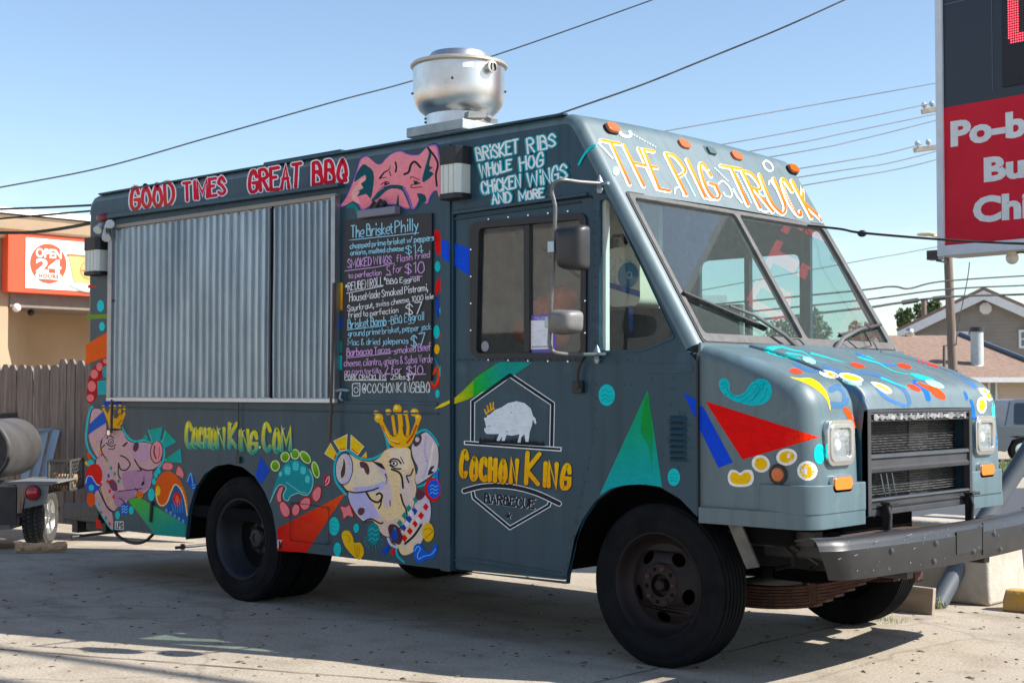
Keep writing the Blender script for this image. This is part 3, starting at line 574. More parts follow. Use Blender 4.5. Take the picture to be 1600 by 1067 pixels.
# ---------------------------------------------------------------- roadside sign
SD = -Vector((ray(-1100, 611).x, ray(-1100, 611).y, 0)).normalized(); SN = Vector((SD.y, -SD.x, 0)); SN = SN if SN.y < 0 else -SN
S0 = at(1466, 400, 12.6); S0.z = 0
def sgn(px, py):
    r = ray(px, py); t = (S0-CAM).dot(SN)/r.dot(SN); p = CAM+r*t; return (p-S0).dot(SD), p.z
def SP(u, v, t=0.0): return S0+SD*u+SN*t+Vector((0, 0, v))
sign = thing('roadside_sign', 'tall red and black roadside sign with LED letters and white food words', 'sign', SP(1.3, 0, -.17))
zb = sgn(1470, 400)[1]; zrb = sgn(1477, 384)[1]; zrt = sgn(1476, 168.5)[1]; ufr = sgn(1475.5, 300)[0]; SW = 3.3; ZT = 5.6
M_red = mat('sign_red_vinyl', (.64, .014, .034), rough=.55, spec=.2, noise=.06, nscale=2)
M_cab = mat('sign_cabinet_white', (.66, .68, .70), rough=.4, noise=.05)
mb = MB(); mb.plate([[(0, zb), (SW, zb), (SW, ZT), (0, ZT)]], SP, -.34, -.03); mb.build('cabinet', mat('sign_cabinet_cream', (.68, .62, .52), rough=.5, noise=.05), sign, smooth=0)
mb = MB(); mb.plate([[(0, zb), (SW, zb), (SW, ZT), (0, ZT)], [(ufr, zrb), (SW-ufr, zrb), (SW-ufr, ZT-ufr), (ufr, ZT-ufr)]], SP, -.03, .015); mb.build('frame', M_cab, sign, smooth=0)
mb = MB(); mb.plate([[(ufr, zrb), (SW-ufr, zrb), (SW-ufr, zrt), (ufr, zrt)]], SP, -.028, -.005); mb.build('red_panel', M_red, sign, smooth=0)
mb = MB(); mb.plate([[(ufr, zrt), (SW-ufr, zrt), (SW-ufr, ZT-ufr), (ufr, ZT-ufr)]], SP, -.028, -.008); mb.build('black_panel', mat('sign_black_panel', (.012, .016, .026), rough=.35), sign, smooth=0)
mb = MB(); a = sgn(1551, 140)[0]; mb.plate([[(a-.006, sgn(1551, 141)[1]), (a, sgn(1551, 141)[1]), (a, ZT-.15), (a-.006, ZT-.15)]], SP, -.008, -.004); mb.plate([[(ufr, sgn(1476, 8)[1]), (SW-ufr, sgn(1476, 8)[1]), (SW-ufr, sgn(1476, 8)[1]+.008), (ufr, sgn(1476, 8)[1]+.008)]], SP, -.008, -.0055); mb.build('seam', mat('seam_grey', (.10, .11, .13), rough=.5), sign, smooth=0)
ua, va = sgn(1567, 137); mb = MB(); mb.plate([[(ua, va), (SW-.25, va), (SW-.25, ZT-.3), (ua, ZT-.3)]], SP, -.008, .006); mb.build('led_screen', mat('led_black', (.008, .009, .011), rough=.6), sign, smooth=0)
u1, vL = sgn(1577, 68); mb = MB(); md = MB(); du = .0213; hb = .46
for i in range(26):
    for j in range(36):
        u = u1+i*du; v = vL+j*du; on = False
        if j < 28:
            on = (i < 5 and j > 0) or (j < 4 and i < 15) or (i == 0 and j == 0)
            if i == 0 and j < 2: on = False
        c0 = SP(u, v, .007); q = [c0+SD*(.0078*cos(t*pi/3))+Vector((0, 0, .0078*sin(t*pi/3))) for t in range(6)]; (mb if on else md).add(q, [tuple(range(6))])
for j in range(12):
    for i in range(26):
        c0 = SP(u1+i*du-.02, vL-.065-j*du, .007); md.add([c0+SD*(.0045*cos(t*pi/2))+Vector((0, 0, .0045*sin(t*pi/2))) for t in range(4)], [(0, 1, 2, 3)])
LG = {'O': ["0111110", "1111111", "1100011", "1100011", "1100011", "1100011", "1100011", "1100011", "1100011", "1111111", "0111110"], 'T': ["1111111", "1111111"]+["0011100"]*9}
for n_, ch in enumerate('OTTO'):
    for r_i, row in enumerate(LG[ch]):
        for c_i, q_ in enumerate(row):
            if q_ == '1':
                for a_ in range(2):
                    for b_ in range(2): c0 = SP(u1+(20+18*n_+2*c_i+a_)*du, vL+(2*(len(LG[ch])-1-r_i)+b_+4)*du, .0075); mb.add([c0+SD*(.0078*cos(t*pi/3))+Vector((0, 0, .0078*sin(t*pi/3))) for t in range(6)], [tuple(range(6))])
mb.build('led_letter', mat('led_red', (1, .05, .08), rough=.4, emit=1.5), sign, smooth=0, fix=False)
md.build('led_off_dots', mat('led_off', (.05, .02, .022), rough=.4), sign, smooth=0, fix=False)
for body, xl, xn, yb_, yt_, k in (('Po-boys', 1485, 1568, 230, 190.5, 2.45), ('Burgers', 1537, 1573.5, 285, 247, 5.4), ('Chicken', 1520, 1557.5, 349, 309, 5.5)):
    u0, v0 = sgn(xl, yb_); cap = sgn(xl, yt_)[1]-v0; wtot = (sgn(xn, yb_)[0]-u0)*k; wtot = min(wtot, 2.1)
    bs = text_mesh('B', .31, .013)[0]; ch = max(v.y for v in bs)-min(v.y for v in bs); mn = min(v.y for v in bs)
    mb = MB(); text_into(mb, body, (lambda u0, v0, s, mn: (lambda u, v: SP(u0+u, v0+(v-mn)*s, -.0035)))(u0, v0, cap/ch, mn), .31, .0145, fitw=wtot); mb.build('white_lettering', M_white, sign, smooth=0, fix=False)
mb = MB(); uu = sgn(1565, 400)[0]; q = SP(uu, zb-.02, -.17); mb.ball(q+Vector((0, 0, -.03)), .055, 14); mb.lathe([(.045, -.03), (.045, .03)], q, (0, 0, 1), 14); mb.build('photocell_lamp', mat('milk_glass', (.75, .70, .58), rough=.35), sign)
mb = MB(); mb.tube([q, q+SD*.08+Vector((0, 0, .02)), q+SD*.2+Vector((0, 0, -.03)), q+SD*.34+Vector((0, 0, .03))], .007, 6); mb.build('lamp_cable', M_black, sign)
for u in (1.9, 2.9):
    p = SP(u, 0, -.18); mb = MB(); mb.tube([Vector((p.x, p.y, 0)), Vector((p.x, p.y, zb))], .085, 16); mb.build('post', mat('post_grey', (.33, .36, .38), rough=.5, noise=.1), sign)

A = ground(1547, 948)
def taper(x0, y0, x1, y1, z0, z1, k): return [(x0, y0, z0), (x1, y0, z0), (x1, y1, z0), (x0, y1, z0), (x0+k, y0+k, z1), (x1-k, y0+k, z1), (x1-k, y1-k, z1), (x0+k, y1-k, z1)]
BOXF = [(0,3,2,1),(4,5,6,7),(0,1,5,4),(1,2,6,5),(2,3,7,6),(3,0,4,7)]
M_block = mat('cast_concrete', (.46, .42, .36), rough=.92, col2=(.33, .29, .23), nscale=4, bump=.5, bscale=40)
mb = MB(); mb.add(taper(A.x-.72, A.y, A.x, A.y+.62, 0, .54, .035), BOXF); tag(mb.build('concrete_base', M_block, None, bevel=.03), 'grey cast concrete block on the ground behind the truck bumper', 'concrete block')
mb = MB(); b0 = ground(1460, 948); mb.tube([b0-Vector((0, 0, .02)), at(1530, 825, 9.75), at(1600, 715, 9.85), at(1760, 470, 10.0)], .062, 18); tag(mb.build('diagonal_strut', mat('strut_grey', (.085, .10, .115), rough=.5, noise=.15, metal=.0)), 'grey steel pipe slanting up from the ground behind the bumper', 'pipe')
c = ground(1456, 961); mb = MB(); mb.add([(c.x-.55, c.y+.05, 0), (c.x, c.y, 0), (c.x, c.y+.042, 0), (c.x-.55, c.y+.092, 0), (c.x-.55, c.y+.06, .168), (c.x+.006, c.y+.012, .168), (c.x+.006, c.y+.054, .168), (c.x-.55, c.y+.102, .168)], BOXF)
tag(mb.build('wooden_plank', mat('grey_plank', (.34, .27, .20), rough=.9, col2=(.24, .19, .145), nscale=3, stretch=(.6, 6, 9)), None, smooth=0, bevel=.004), 'weathered plank on edge behind the far front tyre', 'plank')
c = ground(1566, 954); mb = MB(); L_ = 1.8
pr = [(0, 0), (.20, 0), (.20, .07), (.155, .135), (.045, .135), (0, .07)]
mb.plate([pr], lambda u, v, t: Vector((c.x+t, c.y+u+.04*t, v)), 0, L_); tag(mb.build('wheel_stop', mat('yellow_curb_paint', (.62, .33, .025), rough=.8, col2=(.36, .25, .13), nscale=9, bump=.5, bscale=30), None, bevel=.012), 'worn yellow concrete wheel stop at the right edge', 'wheel stop')

# ---------------------------------------------------------------- smoker trailer
tr_ = Vector((.72, .694, 0)).normalized(); tf_ = Vector((-tr_.y, tr_.x, 0)); Wg = ground(66, 849)
trl = thing('smoker_trailer', 'steel barrel smoker trailer with one red tail lamp beside the fence', 'trailer', (Wg.x, Wg.y, 0))
def TP(r, f, z): return Wg+tr_*r+tf_*f+Vector((0, 0, z))
M_barrel = mat('smoker_steel', (.13, .13, .13), rough=.5, metal=.35, col2=(.085, .075, .065), nscale=4, bump=.06, bscale=10)
n0 = at(-35, 704, 12.75)
mb = MB(); mb.lathe([(.262, 1.0), (.262, 0), (.275, 0), (.275, .985), (.265, 1.0), (.001, 1.0)], n0, tf_, 44); mb.build('barrel', M_barrel, trl)
mb = MB(); mb.lathe([(.001, .16), (.262, .16)], n0, tf_, 36); mb.build('inner_plate', M_dark, trl, fix=False)
mb = MB(); mb.lathe([(.278, .02), (.285, .03), (.285, .06), (.278, .07)], n0, tf_, 44); mb.build('barrel_band', M_barrel, trl)
def wheelset(parent, name, C0, ax, R, wd, rimR, m_t, m_r):      # ax points outwards
    mb = MB(); h = wd/2; g = [(rimR, -h*.9), (rimR+.02, -h), (R-.03, -h*1.02), (R-.005, -h*.86)]; n = 5
    for k in range(n):
        a = -h*.8+1.6*h*k/n; b = -h*.8+1.6*h*(k+1)/n; g += [(R, a+.004), (R, b-.010), (R-.009, b-.008), (R-.009, b-.001)]
    g += [(R, h*.8), (R-.005, h*.86), (R-.03, h*1.02), (rimR+.02, h), (rimR, h*.9)]
    mb.lathe(g, C0, ax, 56); return mb.build(name, m_t, parent, smooth=30)
wc = TP(-.02, 0, .255); wl = thing('x', 'x', 'x') if False else None
ty = wheelset(trl, 'tyre', wc, tr_, .255, .20, .165, mat('trailer_tyre', (.05, .047, .043), rough=.85, noise=.3, nscale=14), None)
mb = MB()
for k in range(40):
    a = 2*pi*k/40
    for q in (-.075, -.03, .03, .075):
        p = wc+tr_*q+tf_*(.254*cos(a+q*2))+Vector((0, 0, .254*sin(a+q*2))); d = tf_*(-sin(a))+Vector((0, 0, cos(a))); mb.beam(p-d*.014, p+d*.014, .034, .014, up=tf_*cos(a)+Vector((0, 0, sin(a))))
mb.build('tread_blocks', mat('trailer_tread', (.085, .08, .072), rough=.9, noise=.3), ty, smooth=0)
mb = MB(); mb.lathe([(.167, .088), (.16, .078), (.148, .045), (.09, .05), (.045, .07), (.001, .075)], wc, tr_, 40)
o = mb.build('rim', mat('rim_silver', (.62, .62, .60), rough=.3, metal=.9), trl)
mb = MB()
for k in range(5):
    a = 2*pi*k/5; d = tf_*cos(a)+Vector((0, 0, sin(a))); mb.beam(wc+tr_*.07+d*.03, wc+tr_*.075+d*.152, .05, .02, up=tr_)
mb.build('spoke', _mats['rim_silver'], o, bevel=.004)
M_tf = mat('trailer_frame', (.10, .10, .105), rough=.6, noise=.3)
mb = MB(); mb.box((-.24, -.42, .575), (.20, .45, .592), 0, Matrix.Translation(Wg) @ Matrix(((tr_.x, tf_.x, 0), (tr_.y, tf_.y, 0), (0, 0, 1))).to_4x4()); mb.build('fender', mat('fender_grey', (.19, .195, .20), rough=.5, noise=.15), trl)
MT = Matrix.Translation(Wg) @ Matrix(((tr_.x, tf_.x, 0), (tr_.y, tf_.y, 0), (0, 0, 1))).to_4x4()
mb = MB(); mb.add([MT @ Vector(p) for p in ((-.04, -.43, .36), (.14, -.43, .40), (.17, -.43, .572), (-.01, -.43, .572), (-.04, -.36, .36), (.14, -.36, .40), (.17, -.36, .572), (-.01, -.36, .572))], BOXF); mb.build('lamp_bracket', mat('bracket_grey', (.20, .20, .205), rough=.6, noise=.15), trl, smooth=0)
mb = MB(); mb.lathe([(.068, 0), (.068, .03)], TP(.05, -.435, .505), -tf_, 24); o = mb.build('lamp_housing', M_black, trl)
mb = MB(); mb.lathe([(.060, .03), (.056, .045), (.034, .058), (.001, .062)], TP(.05, -.435, .505), -tf_, 24); mb.build('tail_lamp', mat('red_lens', (.45, .012, .02), rough=.12, coat=.6), o)
mb = MB(); mb.box((-1.6, -.50, .22), (-.09, -.46, .56), 0, MT); mb.build('rear_panel', M_dark, trl, smooth=0)
mb = MB(); mb.box((-1.7, -.5, .18), (-.14, .2, .22), 0, MT); mb.box((-.20, -.45, .2), (-.13, 1.0, .27), 0, MT); mb.box((-1.7, -.05, .54), (-.25, .02, .59), 0, MT); mb.build('chassis', M_tf, trl, smooth=0)
mb = MB(); mb.tube([TP(-1.0, .0, .255), TP(-.12, 0, .255)], .03, 10); mb.build('axle', M_tf, trl)
mb = MB(); bx0, bx1, by0, bz0, bz1 = -.02, .18, .25, .48, .76
for r0, f0, r1, f1 in ((bx0, by0, bx1, by0), (bx1, by0, bx1, by0+.45)):
    for z in (bz0, bz1): mb.beam(TP(r0, f0, z), TP(r1, f1, z), .02, .02)
    nn = 7
    for i in range(-nn, nn+1):
        for sgn_ in (1, -1):
            a = i/nn; b = a+.55*sgn_
            lo, hi = max(0, min(a, b)), min(1, max(a, b))
            if hi-lo < .04: continue
            ta = (lo-a)/(b-a); tb = (hi-a)/(b-a)
            pa = Vector((r0+(r1-r0)*lo, f0+(f1-f0)*lo)); pb = Vector((r0+(r1-r0)*hi, f0+(f1-f0)*hi)); mb.beam(TP(pa.x, pa.y, bz0+(bz1-bz0)*ta), TP(pb.x, pb.y, bz0+(bz1-bz0)*tb), .007, .007)
for (r0, f0) in ((bx0, by0), (bx1, by0), (bx1, by0+.45)): mb.beam(TP(r0, f0, bz0), TP(r0, f0, bz1), .02, .02, up=(1, 0, 0))
mb.build('mesh_basket', mat('basket_steel', (.06, .058, .052), rough=.6, noise=.2), trl, smooth=0)
mb = MB(); p = TP(.10, .40, .53); mb.tube([p-tr_*.10, p+tr_*.08], .05, 12); mb.tube([p-tr_*.09+Vector((0, -.03, .07)), p+tr_*.08+Vector((0, .03, .05))], .04, 12)
tag(mb.build('firewood', mat('split_wood', (.48, .30, .16), rough=.9, col2=(.25, .14, .08), nscale=12)), 'split firewood pieces lying in the mesh basket of the smoker', 'firewood')
M_chair = mat('blue_grey_plastic', (.36, .47, .56), rough=.45)
p0 = at(47, 748, 14.6); mb = MB()
for k in range(3):
    a = p0+RIGHT*(.0+.085*k-.05)+_f*(.04*k); mb.beam(a, a+RIGHT*(.05+.02*k)+_f*.10+Vector((0, 0, .50-.03*(k == 0))), .085, .03, up=_f)
mb.beam(p0+RIGHT*-.02+Vector((0, 0, .49)), p0+RIGHT*.16+_f*.16+Vector((0, 0, .50)), .05, .03)
tag(mb.build('folded_chair', M_chair, None, bevel=.008), 'pale blue-grey plastic chair folded against the fence behind the barrel', 'chair')
p0 = at(-5, 650, 15.3); mb = MB(); mb.beam(p0, at(46, 647, 15.3), .10, .05); mb.beam(at(-5, 656, 15.25), at(44, 655, 15.25), .05, .05); tag(mb.build('dark_board', M_dark, None), 'dark board lying against the fence above the barrel', 'board')
rnd = random.Random(5); a = ground(24, 863); b = ground(101, 861); mb = MB(); pts = [a.lerp(b, i/12)+Vector((rnd.uniform(-.012, .012), rnd.uniform(-.012, .012), .045+rnd.uniform(-.004, .008))) for i in range(13)]
mb.tube(pts, [.044+rnd.uniform(-.01, .008) for _ in pts], 9); tag(mb.build('log', mat('log_bark', (.40, .24, .12), rough=.95, col2=(.58, .42, .26), nscale=16, stretch=(1, 1, 2), bump=.8, bscale=30)), 'split log lying on the slab in front of the trailer wheel', 'log')

# ---------------------------------------------------------------- the food truck
W = 2.2; RB = .06
truck = thing('food_truck', 'teal step van food truck covered in painted pigs and lettering', 'food truck', (-1.9, W/2, 0))
def arc2(c, r, a0, a1, n=8): return [(c[0]+r*cos(radians(a0+(a1-a0)*i/n)), c[1]+r*sin(radians(a0+(a1-a0)*i/n))) for i in range(n+1)]
APT, APB = Vector((-.60, 2.90)), Vector((.155, 1.662)); ad = (APB-APT).normalized()
def fillet(p0, p1, p2, r, n=8):
    p0, p1, p2 = Vector(p0), Vector(p1), Vector(p2); a = (p0-p1).normalized(); b = (p2-p1).normalized(); th = a.angle(b); t = r/math.tan(th/2); A = p1+a*t; B = p1+b*t
    c = p1+(a+b).normalized()*(r/sin(th/2)); a0 = atan2(*(A-c).yx); a1 = atan2(*(B-c).yx); d = (a1-a0+pi) % (2*pi)-pi
    return [(c.x+r*cos(a0+d*i/n), c.y+r*sin(a0+d*i/n)) for i in range(n+1)]
# roof and front outline seen from the side
ZR = 2.94; crn = APT-ad*((ZR-APT.y)/(-ad.y)) if False else APT+ad*((ZR-APT.y)/ad.y)
prof = [(-5.57, ZR-.14), (-5.55, ZR-.06), (-5.50, ZR-.015), (-5.43, ZR)]+[(-5.43+i*.75, ZR) for i in range(1, 6)]+fillet((-2, ZR), tuple(crn), tuple(APB), .15, 10)
WST = Vector((-.318, 2.474)); WST = APT+ad*((WST.y-APT.y)/ad.y)
i_ws = len(prof); prof.append(tuple(WST)); prof += [tuple(WST.lerp(APB, t)) for t in (.33, .66, 1.0)]
def normals2(P):
    out = []
    for i in range(len(P)):
        t = Vector(P[min(i+1, len(P)-1)])-Vector(P[max(i-1, 0)]); t.normalize(); out.append(Vector((-t.y, t.x)))
    return out
NP = normals2(prof)
def skin(mb, P, N_, y0, y1, R0, R1, n=7, crown=0.0, mi=0, s0=0, s1=None, only=None):
    s1 = len(P) if s1 is None else s1; secs = []
    for s in range(s0, s1):
        p = Vector(P[s]); nn = N_[s]; r0 = R0(s) if callable(R0) else R0; r1 = R1(s) if callable(R1) else R1; a = y0(s) if callable(y0) else y0; b = y1(s) if callable(y1) else y1; L = []
        if only != 'hi':
            for k in range(n+1): f = pi/2*k/n; q = p-nn*r0*(1-sin(f)); L.append((q.x, a+r0*(1-cos(f)), q.y))
        if only is None:
            for k in range(1, 8): t = k/8; y = a+r0+(b-r1-a-r0)*t; q = p+nn*crown*(1-(2*t-1)**2); L.append((q.x, y, q.y))
        if only == 'lo': L.append((p.x, a+r0+.03, p.y))
        if only == 'hi': L.append((p.x, b-r1-.03, p.y))
        if only != 'lo':
            for k in range(n+1): f = pi/2*(1-k/n); q = p-nn*r1*(1-sin(f)); L.append((q.x, b-r1*(1-cos(f)), q.y))
        secs.append(L)
    m = len(secs[0]); base = [v for L in secs for v in L]; fs = []
    for i in range(len(secs)-1):
        for k in range(m-1): fs.append((i*m+k, i*m+k+1, (i+1)*m+k+1, (i+1)*m+k))
    mb.add(base, fs, mi); return mb
mb = MB(); skin(mb, prof, NP, 0, W, RB, RB, crown=.02, s1=i_ws+1); skin(mb, prof, NP, 0, W, RB, RB, s0=i_ws, only='lo'); skin(mb, prof, NP, 0, W, RB, RB, s0=i_ws, only='hi')
roof_o = mb.build('roof_skin', M_faded_lit, truck, smooth=50)
# drip gutter along the roof edges
mb = MB()
for yy, sg_ in ((0, -1), (W, 1)): mb.box((-5.40, min(yy-sg_*.03, yy+sg_*.008), ZR-.012), (-.70, max(yy-sg_*.03, yy+sg_*.008), ZR+.002))
mb.build('roof_gutter', M_body, truck, bevel=.004)
inset = [(Vector(p)-n*RB) for p, n in zip(prof, NP)]
ARCH_F = [(-.69, .383), (-.675, .50), (-.64, .62), (-.58, .735), (-.49, .84), (-.37, .915), (-.22, .945), (-.07, .935), (.06, .88), (.167, .795)]
ARCH_R = [(-3.19, .383), (-3.20, .50), (-3.24, .63), (-3.32, .75), (-3.43, .85), (-3.57, .91), (-3.72, .925), (-3.87, .905), (-4.0, .845), (-4.11, .74), (-4.18, .60), (-4.22, .39)]
def low_outline(): return ARCH_F[::-1]+ARCH_R+[(-5.16, .383), (-5.16, .54), (-5.50, .54)]
top = [(max(p.x, -5.50), p.y) for p in inset]; top = [top[0]]+[q for a, q in zip(top, top[1:]) if (Vector(q)-Vector(a)).length > 1e-4]
outline = top+[(.167, inset[-1].y-.06)]+low_outline()
DOOR = xz([(708, 333), (927, 305), (928, 690), (884, 909), (707, 891)])
QW = xz([(934.5, 309), (948, 308.5), (957, 322), (1056, 529), (1004, 549.5), (934.5, 551.5)])
doorr = rquad(DOOR, .02); qwr = rquad(QW, .025)
mb = MB(); mb.plXZ([outline, doorr, qwr], 0, .03); mb.build('side_panel', M_body, truck, smooth=25)
FDW = rquad([(-1.33, 1.62), (-.545, 1.62), (-.545, 2.315), (-1.33, 2.315)], .06)
mb = MB(); mb.plXZ([outline, qwr, FDW], W-.03, W); mb.build('side_panel', M_body, truck, smooth=25)
mb = MB(); mb.box((-.965, W-.035, 1.62), (-.925, W+.004, 2.315)); mb.build('far_window_bar', M_black, truck)
mb = MB(); mb.plXZ([FDW], W-.02, W-.016); mb.build('far_window_pane', glass('far_glass', tint=(.90, .95, .96), haze=.01, k=.6), truck, smooth=0)
mb = MB(); mb.plXZ([qwr], W-.02, W-.016); mb.build('far_quarter_pane', glass('far_glass'), truck, smooth=0)
# rear wall with rounded upright corners
mb = MB(); arcp = [(-5.50, 0)]+[(-5.50-.07*sin(a), .07-.07*cos(a)) for a in [pi/2*k/6 for k in range(1, 7)]]+[(-5.57, W-.07)]+[(-5.50-.07*cos(a), W-.07+.07*sin(a)) for a in [pi/2*k/6 for k in range(1, 7)]]
vs = [(x, y, z) for z in (.54, ZR-.15) for x, y in arcp]; m_ = len(arcp); mb.add(vs, [(i, i+1, m_+i+1, m_+i) for i in range(m_-1)]+[tuple(range(m_))]); mb.build('rear_wall', M_body, truck, smooth=50)
mb = MB(); mb.box((-5.40, .03, .54), (-.72, W-.03, .62)); mb.build('floor', M_deep, truck, smooth=0)
# post, header mouldings, belt lines
def sbar(q, y0, y1, name, m=M_body, bev=.004, r=0):
    lp = xz(q); lp = rquad(lp, r) if r else lp; mb = MB(); mb.plXZ([lp], y0, y1); return mb.build(name, m, truck, smooth=30, bevel=bev)
sbar([(690, 229), (705, 226), (705.5, 893), (690, 891)], -.012, -.001, 'door_post')
sbar([(709, 330), (919, 301), (919, 306), (709, 336)], -.016, -.001, 'header_moulding'); sbar([(709, 341), (905, 314), (905, 316.5), (709, 344)], .0, .013, 'header_moulding')
sbar([(176, 336), (538, 287), (538, 293), (176, 343)], -.055, -.001, 'drip_rail')
sbar([(147, 634.5), (686, 645), (686, 647.5), (147, 637)], -.008, -.001, 'belt_moulding'); sbar([(527, 625), (684, 628), (684, 633), (527, 630)], -.006, -.001, 'belt_moulding')
# the sliding door, set back a little
YD = .014
DWo = rquad(xz([(735, 348), (918, 332), (917, 564), (737, 558)], YD), .06, 6); DWi = rquad(xz([(750, 357), (909, 343), (909, 551), (746, 552)], YD), .035, 6)
dl = rquad([(x+(.008 if x < -1 else -.010), z+(.008 if z < 1 else -.01)) for x, z in DOOR], .02)
mb = MB(); mb.plXZ([dl, DWi], YD, YD+.025); door = mb.build('door', M_body, truck, smooth=25)
def dpart(q, y0, y1, name, m, par=None, bev=.003): mb = MB(); mb.plXZ(q, y0, y1); return mb.build(name, m, par or door, smooth=30, bevel=bev)
wfr = dpart([DWo, DWi], YD-.012, YD+.03, 'window_gasket', M_black)
mid = xz([(819, 352), (828, 351), (828, 551), (819, 551)], YD); dpart([mid], YD-.006, YD+.03, 'window_bar', M_black, wfr)
G_side = glass('door_glass', tint=(.84, .88, .86), haze=.03, hazecol=(.36, .34, .32), k=1.1); dpart([[(x, z) for x, z in DWi]], YD+.012, YD+.016, 'window_pane', G_side, wfr, 0)
dpart([xz([(709, 873), (884, 900), (884, 903), (709, 876)], YD)], YD-.008, YD-.001, 'door_rail', M_body)
dpart([xz([(722, 868), (877, 893), (877, 895), (722, 870)], YD)], YD-.006, YD-.001, 'door_rail', M_body)
mb = MB()
for (x, y) in [(763+31*i, 342.5-3.1*i) for i in range(5)]+[(763+31*i, 562.3+.6*i) for i in range(5)]+[(735.5, 390+42*i) for i in range(4)]+[(914, 420+50*i) for i in range(3)]: p = side(x, y, YD-.014); mb = MB(); mb.ball(p, .0065, 6, sc=(1, .6, 1)); mb.build('gasket_screw', M_chrome, wfr)
a = [side(x, y, YD-.03) for x, y in ((909, 563), (903, 578), (902, 592), (905, 606))]; mb = MB(); mb.tube(a, [.010, .009, .009, .014], 8); q = side(905, 604, YD-.012); mb.box((q.x-.035, YD-.03, q.z-.035), (q.x+.03, YD, q.z+.03)); mb.build('door_handle', M_black, door, bevel=.006)
# cab quarter window
mb = MB(); qi = rquad([(x+(.012 if x < -.3 else -.012), z+(.012 if z < 2 else -.012)) for x, z in QW], .02); mb.plXZ([rquad([(x*1.0, z) for x, z in QW], .025), qi], -.006, .02); qf = mb.build('quarter_window_frame', M_body, truck, bevel=.003)
mb = MB(); mb.plXZ([xz([(936.5, 312), (947, 311), (947, 549), (936.5, 549.5)], .03)], .028, .06); mb.build('inner_white_post', M_white, qf)
mb = MB(); mb.plXZ([qi], .010, .013); mb.build('quarter_glass', glass('clear_glass', tint=(.93, .95, .94), haze=.006, hazecol=(.4, .4, .4), k=.5), qf)
# rivets
mb = MB(); rv = []
for i in range(14): rv.append((929, 330+17*i))
for (x, y) in ((932, 600), (931, 622), (930, 640), (928, 668), (927, 690), (923, 712), (918, 733), (913, 752), (908, 772), (903, 792), (898, 815), (893, 838), (889, 860), (885, 880)): rv.append((x, y))
for i in range(7): rv += [(945+18*i, 563), ] if i < 4 else []
for x, y in ((975, 601), (986, 600), (1018, 592), (1052, 590), (1079, 590), (1050, 606), (1047, 632), (1044, 658), (1062, 645), (1070, 646), (1078, 665), (1081, 700), (1076, 686), (1042, 685), (1037, 710), (1061, 730), (1068, 728), (1077, 720)): rv.append((x, y))
for i in range(20): rv.append((714+10.2*i, 562))
for x, y in rv: mb.ball(side(x, y, 0), .0085, 6, sc=(1, .45, 1))
for i in range(60): mb.ball(side(190+8.3*i, 648+.16*i, 0), .0035, 5, sc=(1, .4, 1))
for i in range(26): mb.ball(side(445+9.3*i, 852+1.15*i, 0), .0045, 5, sc=(1, .45, 1))
mb.build('rivet', M_body, truck)
# louvres
for k in range(8):
    z0 = 649.5+9.1*k; a = side(1047, z0); b = side(1073, z0+8); mb = MB(); mb.add([(a.x, -.001, a.z), (b.x, -.001, a.z), (b.x, -.001, b.z), (a.x, -.001, b.z), (a.x+.006, -.022, b.z+.004), (b.x-.006, -.022, b.z+.004), (b.x-.006, -.012, a.z-.006), (a.x+.006, -.012, a.z-.006)], [(7, 6, 5, 4), (0, 1, 6, 7), (4, 5, 2, 3), (0, 7, 4, 3), (1, 2, 5, 6)]); mb.build('louvre', M_body, truck, bevel=.003)
# embossed badge panel under the pillar
sbar([(1003, 570), (1083, 567), (1083, 582), (1003, 584)], -.003, -.0005, 'embossed_panel', r=.01)
